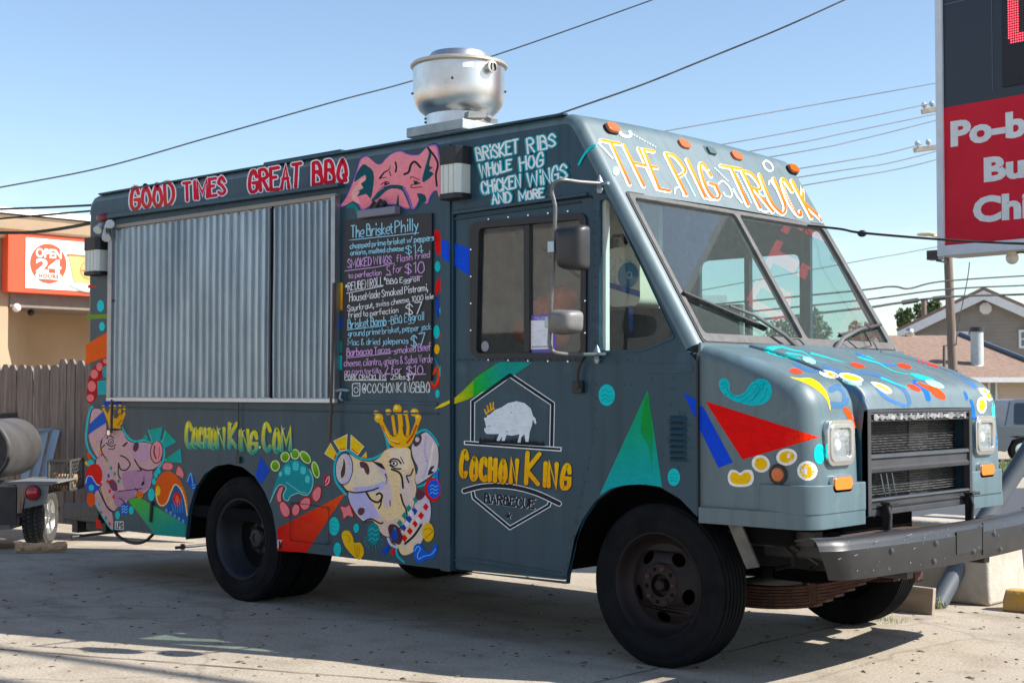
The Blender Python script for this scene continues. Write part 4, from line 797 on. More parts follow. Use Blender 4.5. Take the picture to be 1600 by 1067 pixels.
# front hood: two fenders and a raised middle
def mirror_pts(P): return [(x, W-y, z) for x, y, z in P]
FP = [(.172, 1.655), (.30, 1.622), (.44, 1.580), (.58, 1.528)]+fillet((.44, 1.580), (.785, 1.445), (.80, .95), .17, 10)+[(.803, 1.15), (.808, .99), (.811, .845)]
FN_ = normals2(FP); nF = len(FP)
def rin(s): return .012+.06*min(1, s/8)
def rout(s): return .055+.055*min(1, s/5)
for far in (False, True):
    mb = MB(); skin(mb, FP, FN_, .015, .500, rout, rin, n=7); ol = [(Vector(p)-n*rout(i)) for i, (p, n) in enumerate(zip(FP, FN_))]
    sidep = [(p.x, p.y) for p in ol]+[(ol[-1].x+.0, .83), (.172, .83)]
    mb.plXZ([sidep], .015, .02)
    il = [(Vector(p)-n*rin(i)) for i, (p, n) in enumerate(zip(FP, FN_))]; mb.plXZ([[(p.x, p.y) for p in il]+[(il[-1].x, .83), (.172, .83)]], .496, .500)
    mb.box((.70, .015+.11, .80), (.805, .452-.06, 1.0)) if False else None
    if far: mb.v = [Vector((v.x, W-v.y, v.z)) for v in mb.v]
    fo = mb.build('front_fender', M_faded_lit, truck, smooth=40)
    # stepped skirt under the fender, wrapped round the corner
    def wrap(e, z0, z1, xs, name, k=.10):
        pth = [(xs, .015-e)]+[(.808-k+(k+e)*sin(a), .015+k-(k+e)*cos(a)) for a in [pi/2*t/7 for t in range(8)]]+[(.808+e, .500)]
        inn = [(xs, .035)]+[(.808-k+(k-.02)*sin(a), .015+k-(k-.02)*cos(a)) for a in [pi/2*t/7 for t in range(8)]]+[(.788, .500)]
        mb = MB(); mb.plXY([pth+inn[::-1]], z0, z1)
        if far: mb.v = [Vector((v.x, W-v.y, v.z)) for v in mb.v]
        return mb.build(name, M_faded_lit, fo, smooth=40, bevel=.007)
    wrap(.018, .765, .845, .176, 'fender_skirt'); pass
    if not far:
        mb = MB(); mb.plXY([[(.52, .012), (.68, -.004)]+[(.808-.10+(.10+.022)*sin(a), .015+.10-(.10+.022)*cos(a)) for a in [pi/2*t/7 for t in range(1, 8)]]+[(.83, .500), (.79, .500), (.79, .12), (.70, .03), (.52, .03)]], .835, .975); mb.build('fender_skirt', M_faded_lit, fo, smooth=40, bevel=.012)
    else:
        mb = MB(); mb.plXY([[(.79, W-.50), (.83, W-.50), (.83, W-.10), (.70, W+.004), (.60, W), (.60, W-.03), (.79, W-.12)]], .835, .975); mb.build('fender_skirt', M_faded_lit, fo, smooth=40, bevel=.012)
NPF = [(.172, 1.672), (.30, 1.640), (.44, 1.598), (.58, 1.546)]+fillet((.44, 1.598), (.80, 1.45), (.838, 1.34), .13, 9)+[(.838, 1.332)]
NN = normals2(NPF)
yl = lambda s: .455+.05*min(1, s/10); yh = lambda s: 1.745-.05*min(1, s/10)
mb = MB(); skin(mb, NPF, NN, yl, yh, .02, .02, n=4, crown=.006)
for f in (yl, yh):                                     # cheeks of the raised middle
    pts = [(Vector(p)-n*.02, f(i)) for i, (p, n) in enumerate(zip(NPF, NN))]; low = [(q.x-.02, y, q.y-.16) for q, y in pts]; m_ = len(pts); mb.add([(q.x, y, q.y) for q, y in pts]+low, [(i, i+1, m_+i+1, m_+i) for i in range(m_-1)])
mb.build('hood', M_faded_lit, truck, smooth=40)
mb = MB(); mb.box((.165, .02, 1.60), (.18, W-.02, 1.665)); mb.build('cowl', M_faded_lit, truck)
mb = MB(); mb.box((.17, .46, .80), (.60, W-.46, 1.38)); mb.box((.60, .47, .80), (.69, W-.47, 1.36)); mb.build('engine_bay', M_deep, truck, smooth=0)
mb = MB(); mb.box((.165, -.001, .80), (.1745, .02, 1.60)); mb.build('hood_seam', M_black, truck, smooth=0)
for x in (.3, .5): pass
# cheeks beside the grille, grille frame, bars, radiator
GY0, GY1, GZ0, GZ1 = .508, 1.69, .80, 1.332
mb = MB(); mb.box((.66, GY0, GZ0), (.834, GY0+.006, GZ1-.01)); mb.build('grille_cheek', mat('dark_teal_cheek', TEAL, rough=.35), truck); mb = MB(); mb.box((.66, GY1-.006, GZ0), (.834, GY1, GZ1-.01)); mb.build('grille_cheek', mat('dark_teal_cheek', TEAL, rough=.35), truck)
M_gf = mat('grille_steel', (.035, .037, .042), rough=.42, noise=.2, spec=.5)
mb = MB(); mb.plYZ([[(GY0, GZ0), (GY1, GZ0), (GY1, GZ1), (GY0, GZ1)], [(GY0+.035, GZ0+.03), (GY1-.035, GZ0+.03), (GY1-.035, GZ1-.02), (GY0+.035, GZ1-.02)]], .80, .838); gr = mb.build('grille_frame', M_gf, truck, bevel=.004)
def gbar(z0, z1, x0=.80, x1=.832, m=M_gf, nm='grille_bar'): mb = MB(); h = (z1-z0); mb.plate([[(x0, z0), (x1, z0), (x1+.004, z0+h*.2), (x1-.008, z0+h*.32), (x1-.008, z0+h*.68), (x1+.004, z0+h*.8), (x1, z1), (x0, z1)]], lambda u, v, t: Vector((u, t, v)), GY0+.036, GY1-.036); return mb.build(nm, m, gr, smooth=20)
gbar(1.268, 1.314); gbar(1.015, 1.105); gbar(.832, .885)
mb = MB(); rnd = random.Random(9)
vs = []; fs = []; nn = 60
for i in range(nn+1):
    y = GY0+.06+(GY1-GY0-.14)*i/nn
    a = 1.272+rnd.uniform(.0, .016); b = 1.302+rnd.uniform(-.006, .008); vs += [(.8395, y, a), (.8395, y, b)]
    if i: k = 2*i; fs.append((k-2, k, k+1, k-1))
mb.add(vs, fs); mb.build('flaked_paint', mat('flaked_paint', (.33, .33, .33), rough=.5, col2=(.03, .032, .036), nscale=26), gr, smooth=0, fix=False)
mb = MB(); mb.box((.735, GY0+.01, GZ0+.03), (.74, GY1-.01, GZ1-.02)); mb.build('radiator_core', mat('radiator_black', (.010, .010, .011), rough=.6, noise=.5, nscale=12), gr, smooth=0)
mb = MB(); z = GZ0+.095
while z < 1.262:
    if not (1.01 < z < 1.108):
        nn = 44
        for i in range(nn):
            y0 = GY0+.045+(GY1-GY0-.09)*i/nn; y1 = y0+(GY1-GY0-.09)/nn; dz = rnd.uniform(-.0022, .0022); mb.add([(.762, y0, z+dz), (.762, y1, z+dz*.4), (.742, y1, z+.004), (.742, y0, z+.004)], [(0, 1, 2, 3)])
    z += .0135
mb.build('radiator_fins', mat('fin_metal', (.60, .60, .61), rough=.38, metal=.8, col2=(.07, .07, .07), nscale=40), gr, smooth=0, fix=False)
mb = MB(); mb.box((.736, 1.12, GZ0+.04), (.745, 1.34, 1.26)); mb.build('radiator_duct', mat('duct_grey', (.10, .095, .09), rough=.8), gr, smooth=0)
mb = MB()
for (y, h) in ((.62, .16), (.66, .22), (.78, .12), (.84, .15), (.90, .13)): mb.tube([(.77, y-.02, 1.0), (.772, y, 1.0-h*.5), (.77, y+.03, 1.0-h)], .004, 5)
mb.build('bent_wire', M_galv, gr)
for y in (.66, 1.60):
    mb = MB(); mb.box((.84, y-.022, .70), (.875, y+.022, .86)); mb.box((.845, y-.05, .855), (.90, y+.05, .87)); mb.tube([(.87, y-.03, .87), (.89, y-.03, .80), (.88, y-.03, .72)], .012, 7); mb.build('hood_latch', M_black, gr, bevel=.004)
# lamps
def lamp(yc_):
    y0, y1, z0, z1 = yc_-.128, yc_+.128, 1.062, 1.283
    mb = MB(); o1, i1 = rrect(y0, z0, y1, z1, .05), rrect(y0+.034, z0+.034, y1-.034, z1-.034, .03); mb.plYZ([o1, i1], .795, .826); hl = mb.build('headlight', M_chrome, truck, bevel=.010)
    mb = MB(); i2 = rrect(y0+.020, z0+.020, y1-.020, z1-.020, .04); mb.plYZ([i2, rrect(y0+.04, z0+.04, y1-.04, z1-.04, .028)], .818, .831); mb.build('retaining_ring', M_alu, hl, bevel=.003)
    mb = MB(); mb.plYZ([i1], .796, .799); mb.build('reflector', mat('reflector_silver', (.75, .77, .8), rough=.12, metal=1, bump=.25, bscale=18), hl)
    nn = 12; vs = []; fs = []
    for j in range(nn+1):
        for i in range(nn+1):
            y = y0+.036+(y1-y0-.072)*i/nn; z = z0+.036+(z1-z0-.072)*j/nn; vs.append((.818+.008*(1-(2*i/nn-1)**2)*(1-(2*j/nn-1)**2)+.0012*((i % 2)*(j % 2)), y, z))
    mb = MB(); mb.add(vs, [(j*(nn+1)+i, j*(nn+1)+i+1, (j+1)*(nn+1)+i+1, (j+1)*(nn+1)+i) for j in range(nn) for i in range(nn)]); mb.build('lens', glass('headlight_lens', tint=(.9, .92, .92), haze=.16, hazecol=(.8, .82, .82), rough=.06), hl, smooth=0)
    mb = MB(); mb.ball((.805, yc_-.01, 1.16), .030, 12, sc=(.5, 1, 1)); mb.build('bulb', mat('bulb_white', (.8, .8, .78), rough=.2), hl)
    ya, yb2 = yc_-.094, yc_+.094; mb = MB(); mb.plYZ([rrect(ya, .935, yb2, 1.018, .028), rrect(ya+.012, .947, yb2-.012, 1.006, .02)], .80, .830); t_ = mb.build('turn_signal', M_chrome, truck, bevel=.004)
    mb = MB(); mb.plYZ([rrect(ya+.0121, .9471, yb2-.0121, 1.0059, .02)], .802, .836); mb.build('lens', M_amber, t_, bevel=.006)
lamp(.272); lamp(1.895)
# round side marker on the near fender
p = side(1216, 741, .013); mb = MB(); mb.lathe([(.001, .006), (.046, .006), (.050, .003), (.050, 0)], p, (0, -1, 0), 28); sm = mb.build('side_marker', M_black, truck); mb = MB(); mb.lathe([(.034, .006), (.030, .012), (.001, .016)], p, (0, -1, 0), 24); mb.build('lens', mat('dirty_amber_lens', (.55, .13, .03), rough=.35, noise=.3), sm)
# bumper
def bumper():
    n = 48; cs = [(-.13, .735), (-.060, .750), (-.038, .746), (-.018, .733), (-.005, .712), (0, .694), (.0015, .692), (.0015, .570), (-.006, .552), (-.012, .555), (-.004, .60), (-.004, .70), (-.02, .735), (-.06, .742), (-.13, .727)]
    vs = []; fs = []; m_ = len(cs)
    for i in range(n+1):
        t = -1+2*i/n; y = 1.12+1.27*t; x = 1.095-.10*t*t-.05*max(0, abs(t)-.93)/.07
        for (dx, z) in cs:
            cut = .085*max(0, (.69-z))/.12*max(0, abs(t)-.80)/.20; vs.append((x+dx, y-(1 if t > 0 else -1)*cut, z))
    for i in range(n):
        for k in range(m_): fs.append((i*m_+k, i*m_+(k+1) % m_, (i+1)*m_+(k+1) % m_, (i+1)*m_+k))
    mb = MB(); mb.add(vs, fs+[tuple(range(m_)), tuple(n*m_+k for k in reversed(range(m_)))]); b = mb.build('bumper', M_bump, truck, smooth=28)
    mb = MB()
    for y, z in ((.32, .665), (.72, .672), (1.38, .672), (1.85, .665), (1.12, .60), (.70, .585), (1.46, .582)):
        t = (y-1.12)/1.27; x = 1.095-.10*t*t+.003; mb = MB(); mb.lathe([(.001, .010), (.010, .009), (.014, .004), (.016, 0)], (x, y, z), (1, 0, 0), 14)
        mb.build('bolt', mat('worn_bolt', (.09, .09, .095), rough=.35, metal=.6), b)
    mb = MB(); mb.plate([[(.93, .60), (1.22, .60), (1.22, .715), (.93, .715)]], lambda u, v, t_: Vector((1.0965-.10*((u-1.12)/1.27)**2+t_, u, v)), .0, .004); mb.box((1.096, 1.226, .575), (1.102, 1.236, .74)); mb.build('plate_mount', M_bump, b, smooth=0)
    rnd = random.Random(4); mb = MB()
    for _ in range(46):
        y = 1.12+1.25*rnd.uniform(-1, 1)*rnd.choice((1, 1, .96)); z = rnd.choice((rnd.uniform(.58, .735), rnd.uniform(.58, .60), rnd.uniform(.70, .735))); t = (y-1.12)/1.27; x = 1.0985-.10*t*t-.05*max(0, abs(t)-.93)/.07; s_ = rnd.uniform(.0015, .005); n_ = 5
        mb.add([(x+.002, y+s_*rnd.uniform(.5, 1.4)*cos(2*pi*k/n_), z+s_*rnd.uniform(.4, 1.2)*sin(2*pi*k/n_)) for k in range(n_)], [tuple(range(n_))])
    for y, z, l in ((-.08, .655, .05), (.02, .665, .09), (.18, .715, .03), (.45, .728, .05), (1.9, .62, .07), (.5, .66, .03)):
        t = (y-1.12)/1.27; x = 1.101-.10*t*t-.05*max(0, abs(t)-.93)/.07; mb.add([(x, y, z), (x+.002*l, y+l, z+.004), (x, y+l, z+.007), (x, y, z+.0025)], [(0, 1, 2, 3)])
    mb.build('paint_chip', mat('chipped_paint', (.20, .20, .21), rough=.5), b, smooth=0, fix=False)
bumper()
# frame and undercarriage
mb = MB()
for y in (.62, 1.5): mb.box((-5.3, y-.035, .50), (1.0, y+.035, .66))
mb.box((.55, .30, .60), (.78, .64, .70)); mb.box((.90, .42, .62), (1.04, .62, .735)); mb.box((.90, 1.58, .62), (1.04, 1.78, .735)); mb.box((.78, .62, .52), (.98, 1.55, .60)); mb.box((.30, .40, .58), (.98, .47, .68))
mb.build('chassis_rail', M_dark, truck, bevel=.006)
mb = MB(); mb.plXY([[(.86, .18), (1.0, .12), (1.0, .55), (.86, .55)]], .675, .735); mb.box((.84, .60, .70), (1.05, 1.58, .712)); mb.plXY([[(.84, .66), (1.04, .80), (1.04, 1.0), (.84, .86)]], .712, .73); mb.build('bumper_bracket', M_rust, truck)
mb = MB()
for y in (.55, 1.63):
    for k in range(7 if y < 1 else 5): l = (.80 if y < 1 else .55)-.062*k; z = .395-.0165*k; mb.plate([[(.10+l*t, z+.15*t*t*(l/.80)**2) for t in [-1+.2*i for i in range(11)]]+[(.10+l*t, z-.0135+.15*t*t*(l/.80)**2) for t in [1-.2*i for i in range(11)]]], lambda u, v, t: Vector((u, y+t, v)), -.04, .04)
    mb.box((-.20, y-.05, .275), (-.06, y+.05, .42)); mb.box((.50, y-.048, .345), (.54, y+.048, .445)); mb.build('leaf_spring', M_rust, truck); mb = MB()
mb = MB(); mb.tube([(-.13, .3, .36), (-.13, .6, .33), (-.13, 1.6, .33), (-.13, 1.9, .36)], .05, 12); mb.tube([(-3.6, .3, .42), (-3.6, 1.9, .42)], .07, 12); mb.ball((-3.6, 1.1, .42), .20, 14); mb.tube([(-.5, 1.1, .5), (-3.5, 1.1, .45)], .045, 10); mb.tube([(.35, .72, .42), (.30, 1.5, .40)], .02, 8); mb.build('axle', M_dark, truck)
mb = MB(); mb.tube([(.42, .30, .70), (.50, .35, .60), (.42, .48, .53), (.30, .52, .50)], .011, 7); mb.tube([(.55, .25, .66), (.60, .42, .56), (.45, .60, .50)], .009, 7); mb.tube([(.40, .62, .60), (.6, .9, .47), (.55, 1.3, .5)], .012, 7); mb.build('brake_hose', M_black, truck)
mb = MB(); mb.box((.18, .66, .42), (.60, 1.45, .80)); mb.box((-1.6, .70, .42), (.1, 1.45, .62)); mb.box((.30, .16, .66), (.60, .30, .80)); mb.box((-3.0, 1.55, .36), (-1.7, 2.1, .60)); mb.build('engine_block', M_deep, truck, bevel=.02)
mb = MB(); mb.box((.52, .22, .665), (.70, .30, .735)); mb.box((.36, .18, .655), (.50, .30, .76)); mb.build('splash_plate', M_dark, truck)
mb = MB(); q = [(.26, .80), (.34, .80), (.46, .56), (.39, .545)]; mb.plXZ([q], .10, .115); mb.build('fender_stay', mat('stay_grey', (.12, .115, .105), rough=.6, noise=.3), truck)
# wheel-house liners
def liner(c, r, y0, y1, a0, a1):
    mb = MB(); n = 22; vs = []; fs = []
    for i in range(n+1): a = radians(a0+(a1-a0)*i/n); x, z = c[0]+r*cos(a), c[1]+r*sin(a); vs += [(x, y0, z), (x, y1, z)]
    for i in range(n): k = 2*i; fs.append((k, k+1, k+3, k+2))
    mb.add(vs, fs); mb.plXZ([[(c[0]+r*cos(radians(a0+(a1-a0)*i/n)), c[1]+r*sin(radians(a0+(a1-a0)*i/n))) for i in range(n+1)]], y1-.01, y1); mb.build('wheel_house', M_deep, truck, smooth=60)
for near in (True, False):
    f = (lambda y: y) if near else (lambda y: W-y)
    liner((-.22, .40), .56, f(.02), f(.40), 46, 176); liner((-3.71, .40), .54, f(.02), f(.62), -3, 183)
# wheels
def road_wheel(c, out, R, wd, name, rear=False):
    ax = Vector((0, out, 0)); t = thing('x', 'x', 'x') if False else None
    mb = MB(); h = wd/2; g = [(.262, -h*.75), (.275, -h*.9), (.33, -h*1.03), (R-.045, -h*.98), (R-.012, -h*.86)]
    n = 6
    for k in range(n): a = -h*.82+1.64*h*k/n; b = -h*.82+1.64*h*(k+1)/n; g += [(R-.003, a+.003), (R, (a+b)/2), (R-.003, b-.009), (R-.014, b-.0075), (R-.014, b-.0015)]
    g += [(R-.012, h*.86), (R-.03, h*.955), (R-.040, h*.965), (R-.045, h*.945), (R-.055, h*.975), (.345, h*1.04), (.342, h*1.02), (.32, h*1.03), (.297, h*.97), (.294, h*.94), (.278, h*.90), (.262, h*.75)]
    mb.lathe(g, c, ax, 72); wh = mb.build(name, M_tyre, truck, smooth=28)
    m = M_rim if rear else M_brown
    mb = MB(); 
    if rear: pr = [(.262, -h*.75), (.262, h*.6), (.268, h*.84), (.275, h*.92), (.270, h*.93), (.262, h*.84), (.250, h*.70), (.246, h*.1), (.225, h*-.2), (.212, -.06), (.205, -.072)]
    else: pr = [(.262, -h*.75), (.262, h*.6), (.268, h*.84), (.275, h*.90), (.270, h*.91), (.262, h*.82), (.252, h*.62), (.240, h*.42), (.225, h*.30), (.212, h*.22)]
    mb.lathe(pr, c, ax, 64); rm = mb.build('rim', m, wh, smooth=40)
    hd = -.095 if rear else h*.22; hc = (-.055 if rear else h*.62); hz = hd
    def yy(r):
        if rear: return -.075+.02*(1-min(1, r/.2))
        return h*.22+(h*.42)*(1-max(0, min(1, (r-.115)/.097)))**1.0
    holes = []
    for k in range(5):
        a = 2*pi*k/5+(.95 if not rear else 2.6); cx, cz = .165*cos(a), .165*sin(a); hh = []
        for q in range(14):
            b = 2*pi*q/14; er, et = (.030 if not rear else .030)*cos(b), (.043 if not rear else .030)*sin(b); hh.append((cx+er*cos(a)-et*sin(a), cz+er*sin(a)+et*cos(a)))
        holes.append(hh)
    outer = circ(0, 0, .2125, 60); inner = circ(0, 0, .112, 40)
    mb = MB(); mb.plate([outer, inner]+holes, lambda u, v, t: Vector((c[0]+u, c[1]+out*(yy(sqrt(u*u+v*v))+t), c[2]+v)), -.012, 0); mb.build('wheel_disc', m, rm, smooth=25)
    mb = MB(); mb.lathe([(.001, -h*.55), (.262, -h*.55)], c, ax, 40); mb.build('backing_disc', M_deep, rm, fix=False)  # dark disc added behind the holes to stop light showing through
    mb = MB(); hb = yy(.112)
    if rear: mb.lathe([(.115, hb-.01), (.11, hb+.004), (.075, hb+.01), (.072, hb+.03), (.058, hb+.045), (.030, hb+.048), (.028, hb+.04), (.001, hb+.04)], c, ax, 40)
    else: mb.lathe([(.115, hb-.006), (.108, hb+.004), (.060, hb+.004), (.055, hb-.03), (.034, hb-.03), (.030, hb+.012), (.022, hb+.018), (.001, hb+.018)], c, ax, 40)
    mb.build('hub', m, rm, smooth=30)
    mb = MB(); nl = 5 if not rear else 8
    for k in range(nl):
        a = 2*pi*k/nl+.1; q = Vector((c[0]+.088*cos(a), c[1]+out*(hb+.004), c[2]+.088*sin(a))); mb = MB(); mb.lathe([(.013, 0), (.013, .012), (.010, .014), (.007, .022), (.001, .023)], q, ax, 6); mb.build('lug_nut', M_rust if not rear else M_dark, rm, smooth=20)
    if not rear:
        mb = MB()
        for k in range(5): a = 2*pi*(k+.5)/5+.1; q = Vector((c[0]+.088*cos(a), c[1]+out*(hb+.0045), c[2]+.088*sin(a))); mb.lathe([(.012, 0), (.010, .002), (.001, .002)], q, ax, 10)
        mb.build('stud_hole', M_deep, rm)
    return wh
RW = .424
road_wheel((-.13, .165, RW-.006), -1, RW, .225, 'front_wheel'); road_wheel((-.13, W-.165, RW-.006), 1, RW, .225, 'front_wheel')
for y, o_ in ((.125, -1), (.40, -1), (W-.125, 1), (W-.40, 1)): road_wheel((-3.61, y, RW-.006), o_, RW, .225, 'rear_wheel', rear=True)
# windscreen
wu = Vector((ad.x, 0, ad.y)); wn = Vector((-ad.y, 0, ad.x)); wn = wn if wn.x > 0 else -wn; WL = (APB-WST).length
def WS(y, s, t=0.0): return Vector((WST.x, y, WST.y))+wu*s+wn*t
def wsplate(lps, t0, t1): mb = MB(); return mb.plate(lps, WS, t0, t1)
f0, f1 = .085, W-.085; so, s1_ = .0, WL-.01
fr_o = rquad([(f0, so), (f1, so), (f1, s1_), (f0, s1_)], .03); L1 = rquad([(f0+.035, so+.030), (1.085, so+.030), (1.085, s1_-.05), (f0+.035, s1_-.05)], .03); L2 = rquad([(1.125, so+.030), (f1-.035, so+.030), (f1-.035, s1_-.05), (1.125, s1_-.05)], .03)
wsf = wsplate([fr_o, L1, L2], -.03, .010).build('windscreen_frame', M_grey, truck, smooth=30, bevel=.004)
mb = MB(); mb.plate([rquad([(f0-.012, so-.012), (f1+.012, so-.012), (f1+.012, s1_+.012), (f0-.012, s1_+.012)], .03), fr_o], WS, -.02, .006); mb.build('windscreen_gasket', M_black, wsf, bevel=.002)
G_ws = glass('windscreen_glass', tint=(.74, .87, .86), haze=.045, hazecol=(.55, .58, .56), k=1.45)
for L in (L1, L2): wsplate([L], -.012, -.008).build('windscreen_pane', G_ws, wsf, smooth=0)
# wipers
def wiper(pts, t0, blade, nm='wiper'):
    mb = MB(); P = [WS(*p) if len(p) == 3 else Vector(p) for p in pts]; mb.tube(P, [.016, .012, .010, .008][:len(P)], 7); o = mb.build(nm, mat('wiper_grey', (.10, .10, .10), rough=.45, noise=.3), truck)
    mb = MB(); a, b = [WS(*p) for p in blade]; mb.beam(a, b, .012, .03, up=wn); 
    for k in range(7): q = a.lerp(b, (k+.5)/7); mb.beam(q-(b-a).normalized()*.035, q+(b-a).normalized()*.035, .018, .018, up=wn)
    mb.build('wiper_blade', M_black, o)
def onws(px, py, t=.03):
    r = ray(px, py); p0 = WS(0, 0, t); k = (p0-CAM).dot(wn)/r.dot(wn); p = CAM+r*k; return (p.y, (p-WS(0, 0)).dot(wu), t)
wiper([onws(1250, 546, .04), onws(1225, 523, .055), onws(1180, 493, .05), onws(1140, 478, .04)], 0, [onws(1066, 458, .015), onws(1196, 514, .015)])
wiper([onws(1304, 548, .05), onws(1318, 528, .06), onws(1340, 516, .05), onws(1352, 512, .04)], 0, [onws(1312, 524, .015), onws(1375, 508, .015)])
mb = MB(); mb.tube([onws_ for onws_ in [WS(*onws(x, y, .03)) for x, y in ((1236, 530), (1248, 530), (1256, 538), (1254, 547))]], .004, 6); mb.build('washer_hose', M_black, truck); mb = MB(); mb.tube([WS(*onws(x, y, .04)) for x, y in ((1310, 520), (1325, 532), (1340, 545), (1362, 540), (1352, 518))], .004, 6); mb.build('washer_hose', M_black, truck)
# roof marker lamps
for px, py in ((953, 204), (1064.5, 229.5), (1146.5, 247.5), (1236, 267)):
    r = ray(px, py); p0 = WS(0, -.35); k = (p0-CAM).dot(wn)/r.dot(wn); p = CAM+r*k
    y_ax = Vector((0, 1, 0)); T = lambda u, v, t: p+y_ax*u+wu*v+wn*t
    mb = MB(); mb.plate([rrect(-.056, -.034, .056, .034, .03)], T, -.01, .016); ml = mb.build('marker_lamp', M_black, truck, bevel=.004)
    mb = MB(); mb.plate([rrect(-.052, -.031, .052, .031, .028)], T, .016, .034); mb.build('lens', M_orange, ml, bevel=.012)
r = ray(1105, 239); k = (WS(0, -.35)-CAM).dot(wn)/r.dot(wn); p = CAM+r*k; T = lambda u, v, t: p+Vector((0, 1, 0))*u+wu*v+wn*t
mb = MB(); mb.plate([rrect(-.05, -.035, .05, .035, .02)], T, -.01, .022); mb.plate([rrect(-.03, -.02, .045, .03, .01)], T, .022, .035); mb.build('lamp_socket', mat('painted_socket', (.05, .09, .10), rough=.4), truck, bevel=.008)
# cab interior
M_int = mat('cab_trim_grey', (.20, .20, .19), rough=.8, noise=.1)
mb = MB(); mb.box((-1.75, .05, .62), (-1.72, W-.05, 2.85)); bk = mb.build('bulkhead', mat('dark_red_bulkhead', (.17, .13, .115), rough=.7, noise=.3), truck, smooth=0)
mb = MB(); mb.box((-1.70, .04, 2.80), (-.62, W-.04, 2.82)); mb.build('headliner', mat('headliner_dark', (.45, .45, .43), rough=.9), truck, smooth=0)
mb = MB(); mb.plXZ([[(.12, 1.62), (-.10, 1.60), (-.20, 1.50), (-.18, 1.0), (.12, 1.0)]], .05, W-.05); mb.build('dashboard', mat('dash_green_grey', (.18, .22, .20), rough=.6, noise=.1), truck, bevel=.02)
mb = MB(); c = Vector((-.42, 1.62, 1.50)); ax = Vector((-.55, 0, .84)).normalized(); a = Vector((0, 1, 0)); b = ax.cross(a); mb.tube([c+a*(.21*cos(2*pi*k/28))+b*(.21*sin(2*pi*k/28)) for k in range(29)], .013, 8, caps=False); mb.tube([c-ax*.02, c-ax*.5], .03, 8); mb.tube([c+a*.2, c, c-a*.2], .012, 6); mb.build('steering_wheel', mat('wheel_grey', (.22, .23, .22), rough=.5), truck)
for (x, y) in ((-.95, 1.62), (-.82, .55)):
    mb = MB(); mb.box((x-.24, y-.24, 1.02), (x+.24, y+.24, 1.14)); mb.add([(x-.26, y-.23, 1.12), (x-.14, y-.23, 1.12), (x-.14, y+.23, 1.12), (x-.26, y+.23, 1.12), (x-.40, y-.20, 1.80), (x-.30, y-.20, 1.80), (x-.30, y+.20, 1.80), (x-.40, y+.20, 1.80)], BOXF); mb.box((x-.12, y-.12, .62), (x+.12, y+.12, 1.02)); mb.build('seat', mat('seat_dark', (.075, .072, .07), rough=.85, noise=.3), truck, bevel=.04)
mb = MB(); mb.tube([WS(1.22, WL-.09, -.14), WS(1.95, WL-.09, -.14)], .048, 22); mb.lathe([(.02, 0), (.048, 0)], WS(1.22, WL-.09, -.14), (0, 1, 0), 20)
tag(mb.build('paper_roll', mat('paper_white', (.75, .80, .77), rough=.7)), 'white paper roll lying on the dashboard behind the right windscreen pane', 'paper roll')
# jug seen through the quarter window
def inq(px, py, Y): p = side(px, py, Y); return p
Yj = .50; a = inq(950, 388, Yj); b = inq(1000, 478, Yj)
mb = MB(); mb.plXZ([rrect(a.x, b.z, b.x, a.z, .05)], Yj, Yj+.22); jug = mb.build('plastic_jug', mat('cream_plastic', (.62, .58, .46), rough=.45), None, bevel=.03); tag(jug, 'cream plastic jug with round blue label strapped inside the cab window', 'jug')
c = inq(982, 430, Yj); mb = MB(); mb.lathe([(.001, .004), (.072, .004)], (c.x, Yj-.002, c.z), (0, -1, 0), 30); adopt(mb.build('jug_label', mat('label_blue', (.025, .17, .32), rough=.4), None, fix=False), jug)
mb = MB(); mb.lathe([(.014, .006), (.021, .006)], (c.x+.012, Yj-.002, c.z), (0, -1, 0), 20); mb.plXZ([[(a.x+.02, a.z-.05), (a.x+.055, a.z-.05), (a.x+.055, a.z-.22), (a.x+.02, a.z-.22)]], Yj-.003, Yj-.001); mb.plXZ([[(a.x+.08, a.z-.055), (b.x-.03, a.z-.05), (b.x-.03, a.z-.09), (a.x+.08, a.z-.09)]], Yj-.003, Yj-.001); adopt(mb.build('jug_print', mat('label_pale', (.55, .55, .52), rough=.6, noise=.3, nscale=40), None), jug)
mb = MB(); e = inq(948, 440, Yj-.012); f = inq(1000, 455, Yj-.012); mb.add([e, f, f+Vector((0, 0, -.034)), e+Vector((0, 0, -.03))], [(0, 1, 2, 3)]); g = inq(982, 478, Yj-.012); mb.add([g, g+Vector((.03, 0, 0)), g+Vector((.03, 0, -.14)), g+Vector((.012, 0, -.15)), g+Vector((0, 0, -.12))], [(0, 1, 2, 3, 4)]); adopt(mb.build('blue_strap', mat('strap_blue', (.02, .09, .32), rough=.6), None, fix=False), jug)
mb = MB(); c = inq(966, 382, Yj+.1); mb.tube([c+Vector((-.06, 0, .0)), c+Vector((-.03, 0, .05)), c+Vector((.03, 0, .05)), c+Vector((.06, 0, .0))], .012, 8); mb.lathe([(.03, -.02), (.03, .03), (.001, .03)], c+Vector((-.03, 0, 0)), (0, 0, 1), 12); adopt(mb.build('jug_cap', M_dark, None), jug)
mb = MB(); mb.box((-1.0, .72, 1.0), (-.05, .76, 1.9)); mb.build('engine_cover_panel', mat('panel_dark_grey', (.10, .10, .098), rough=.8, noise=.3), truck, smooth=0)
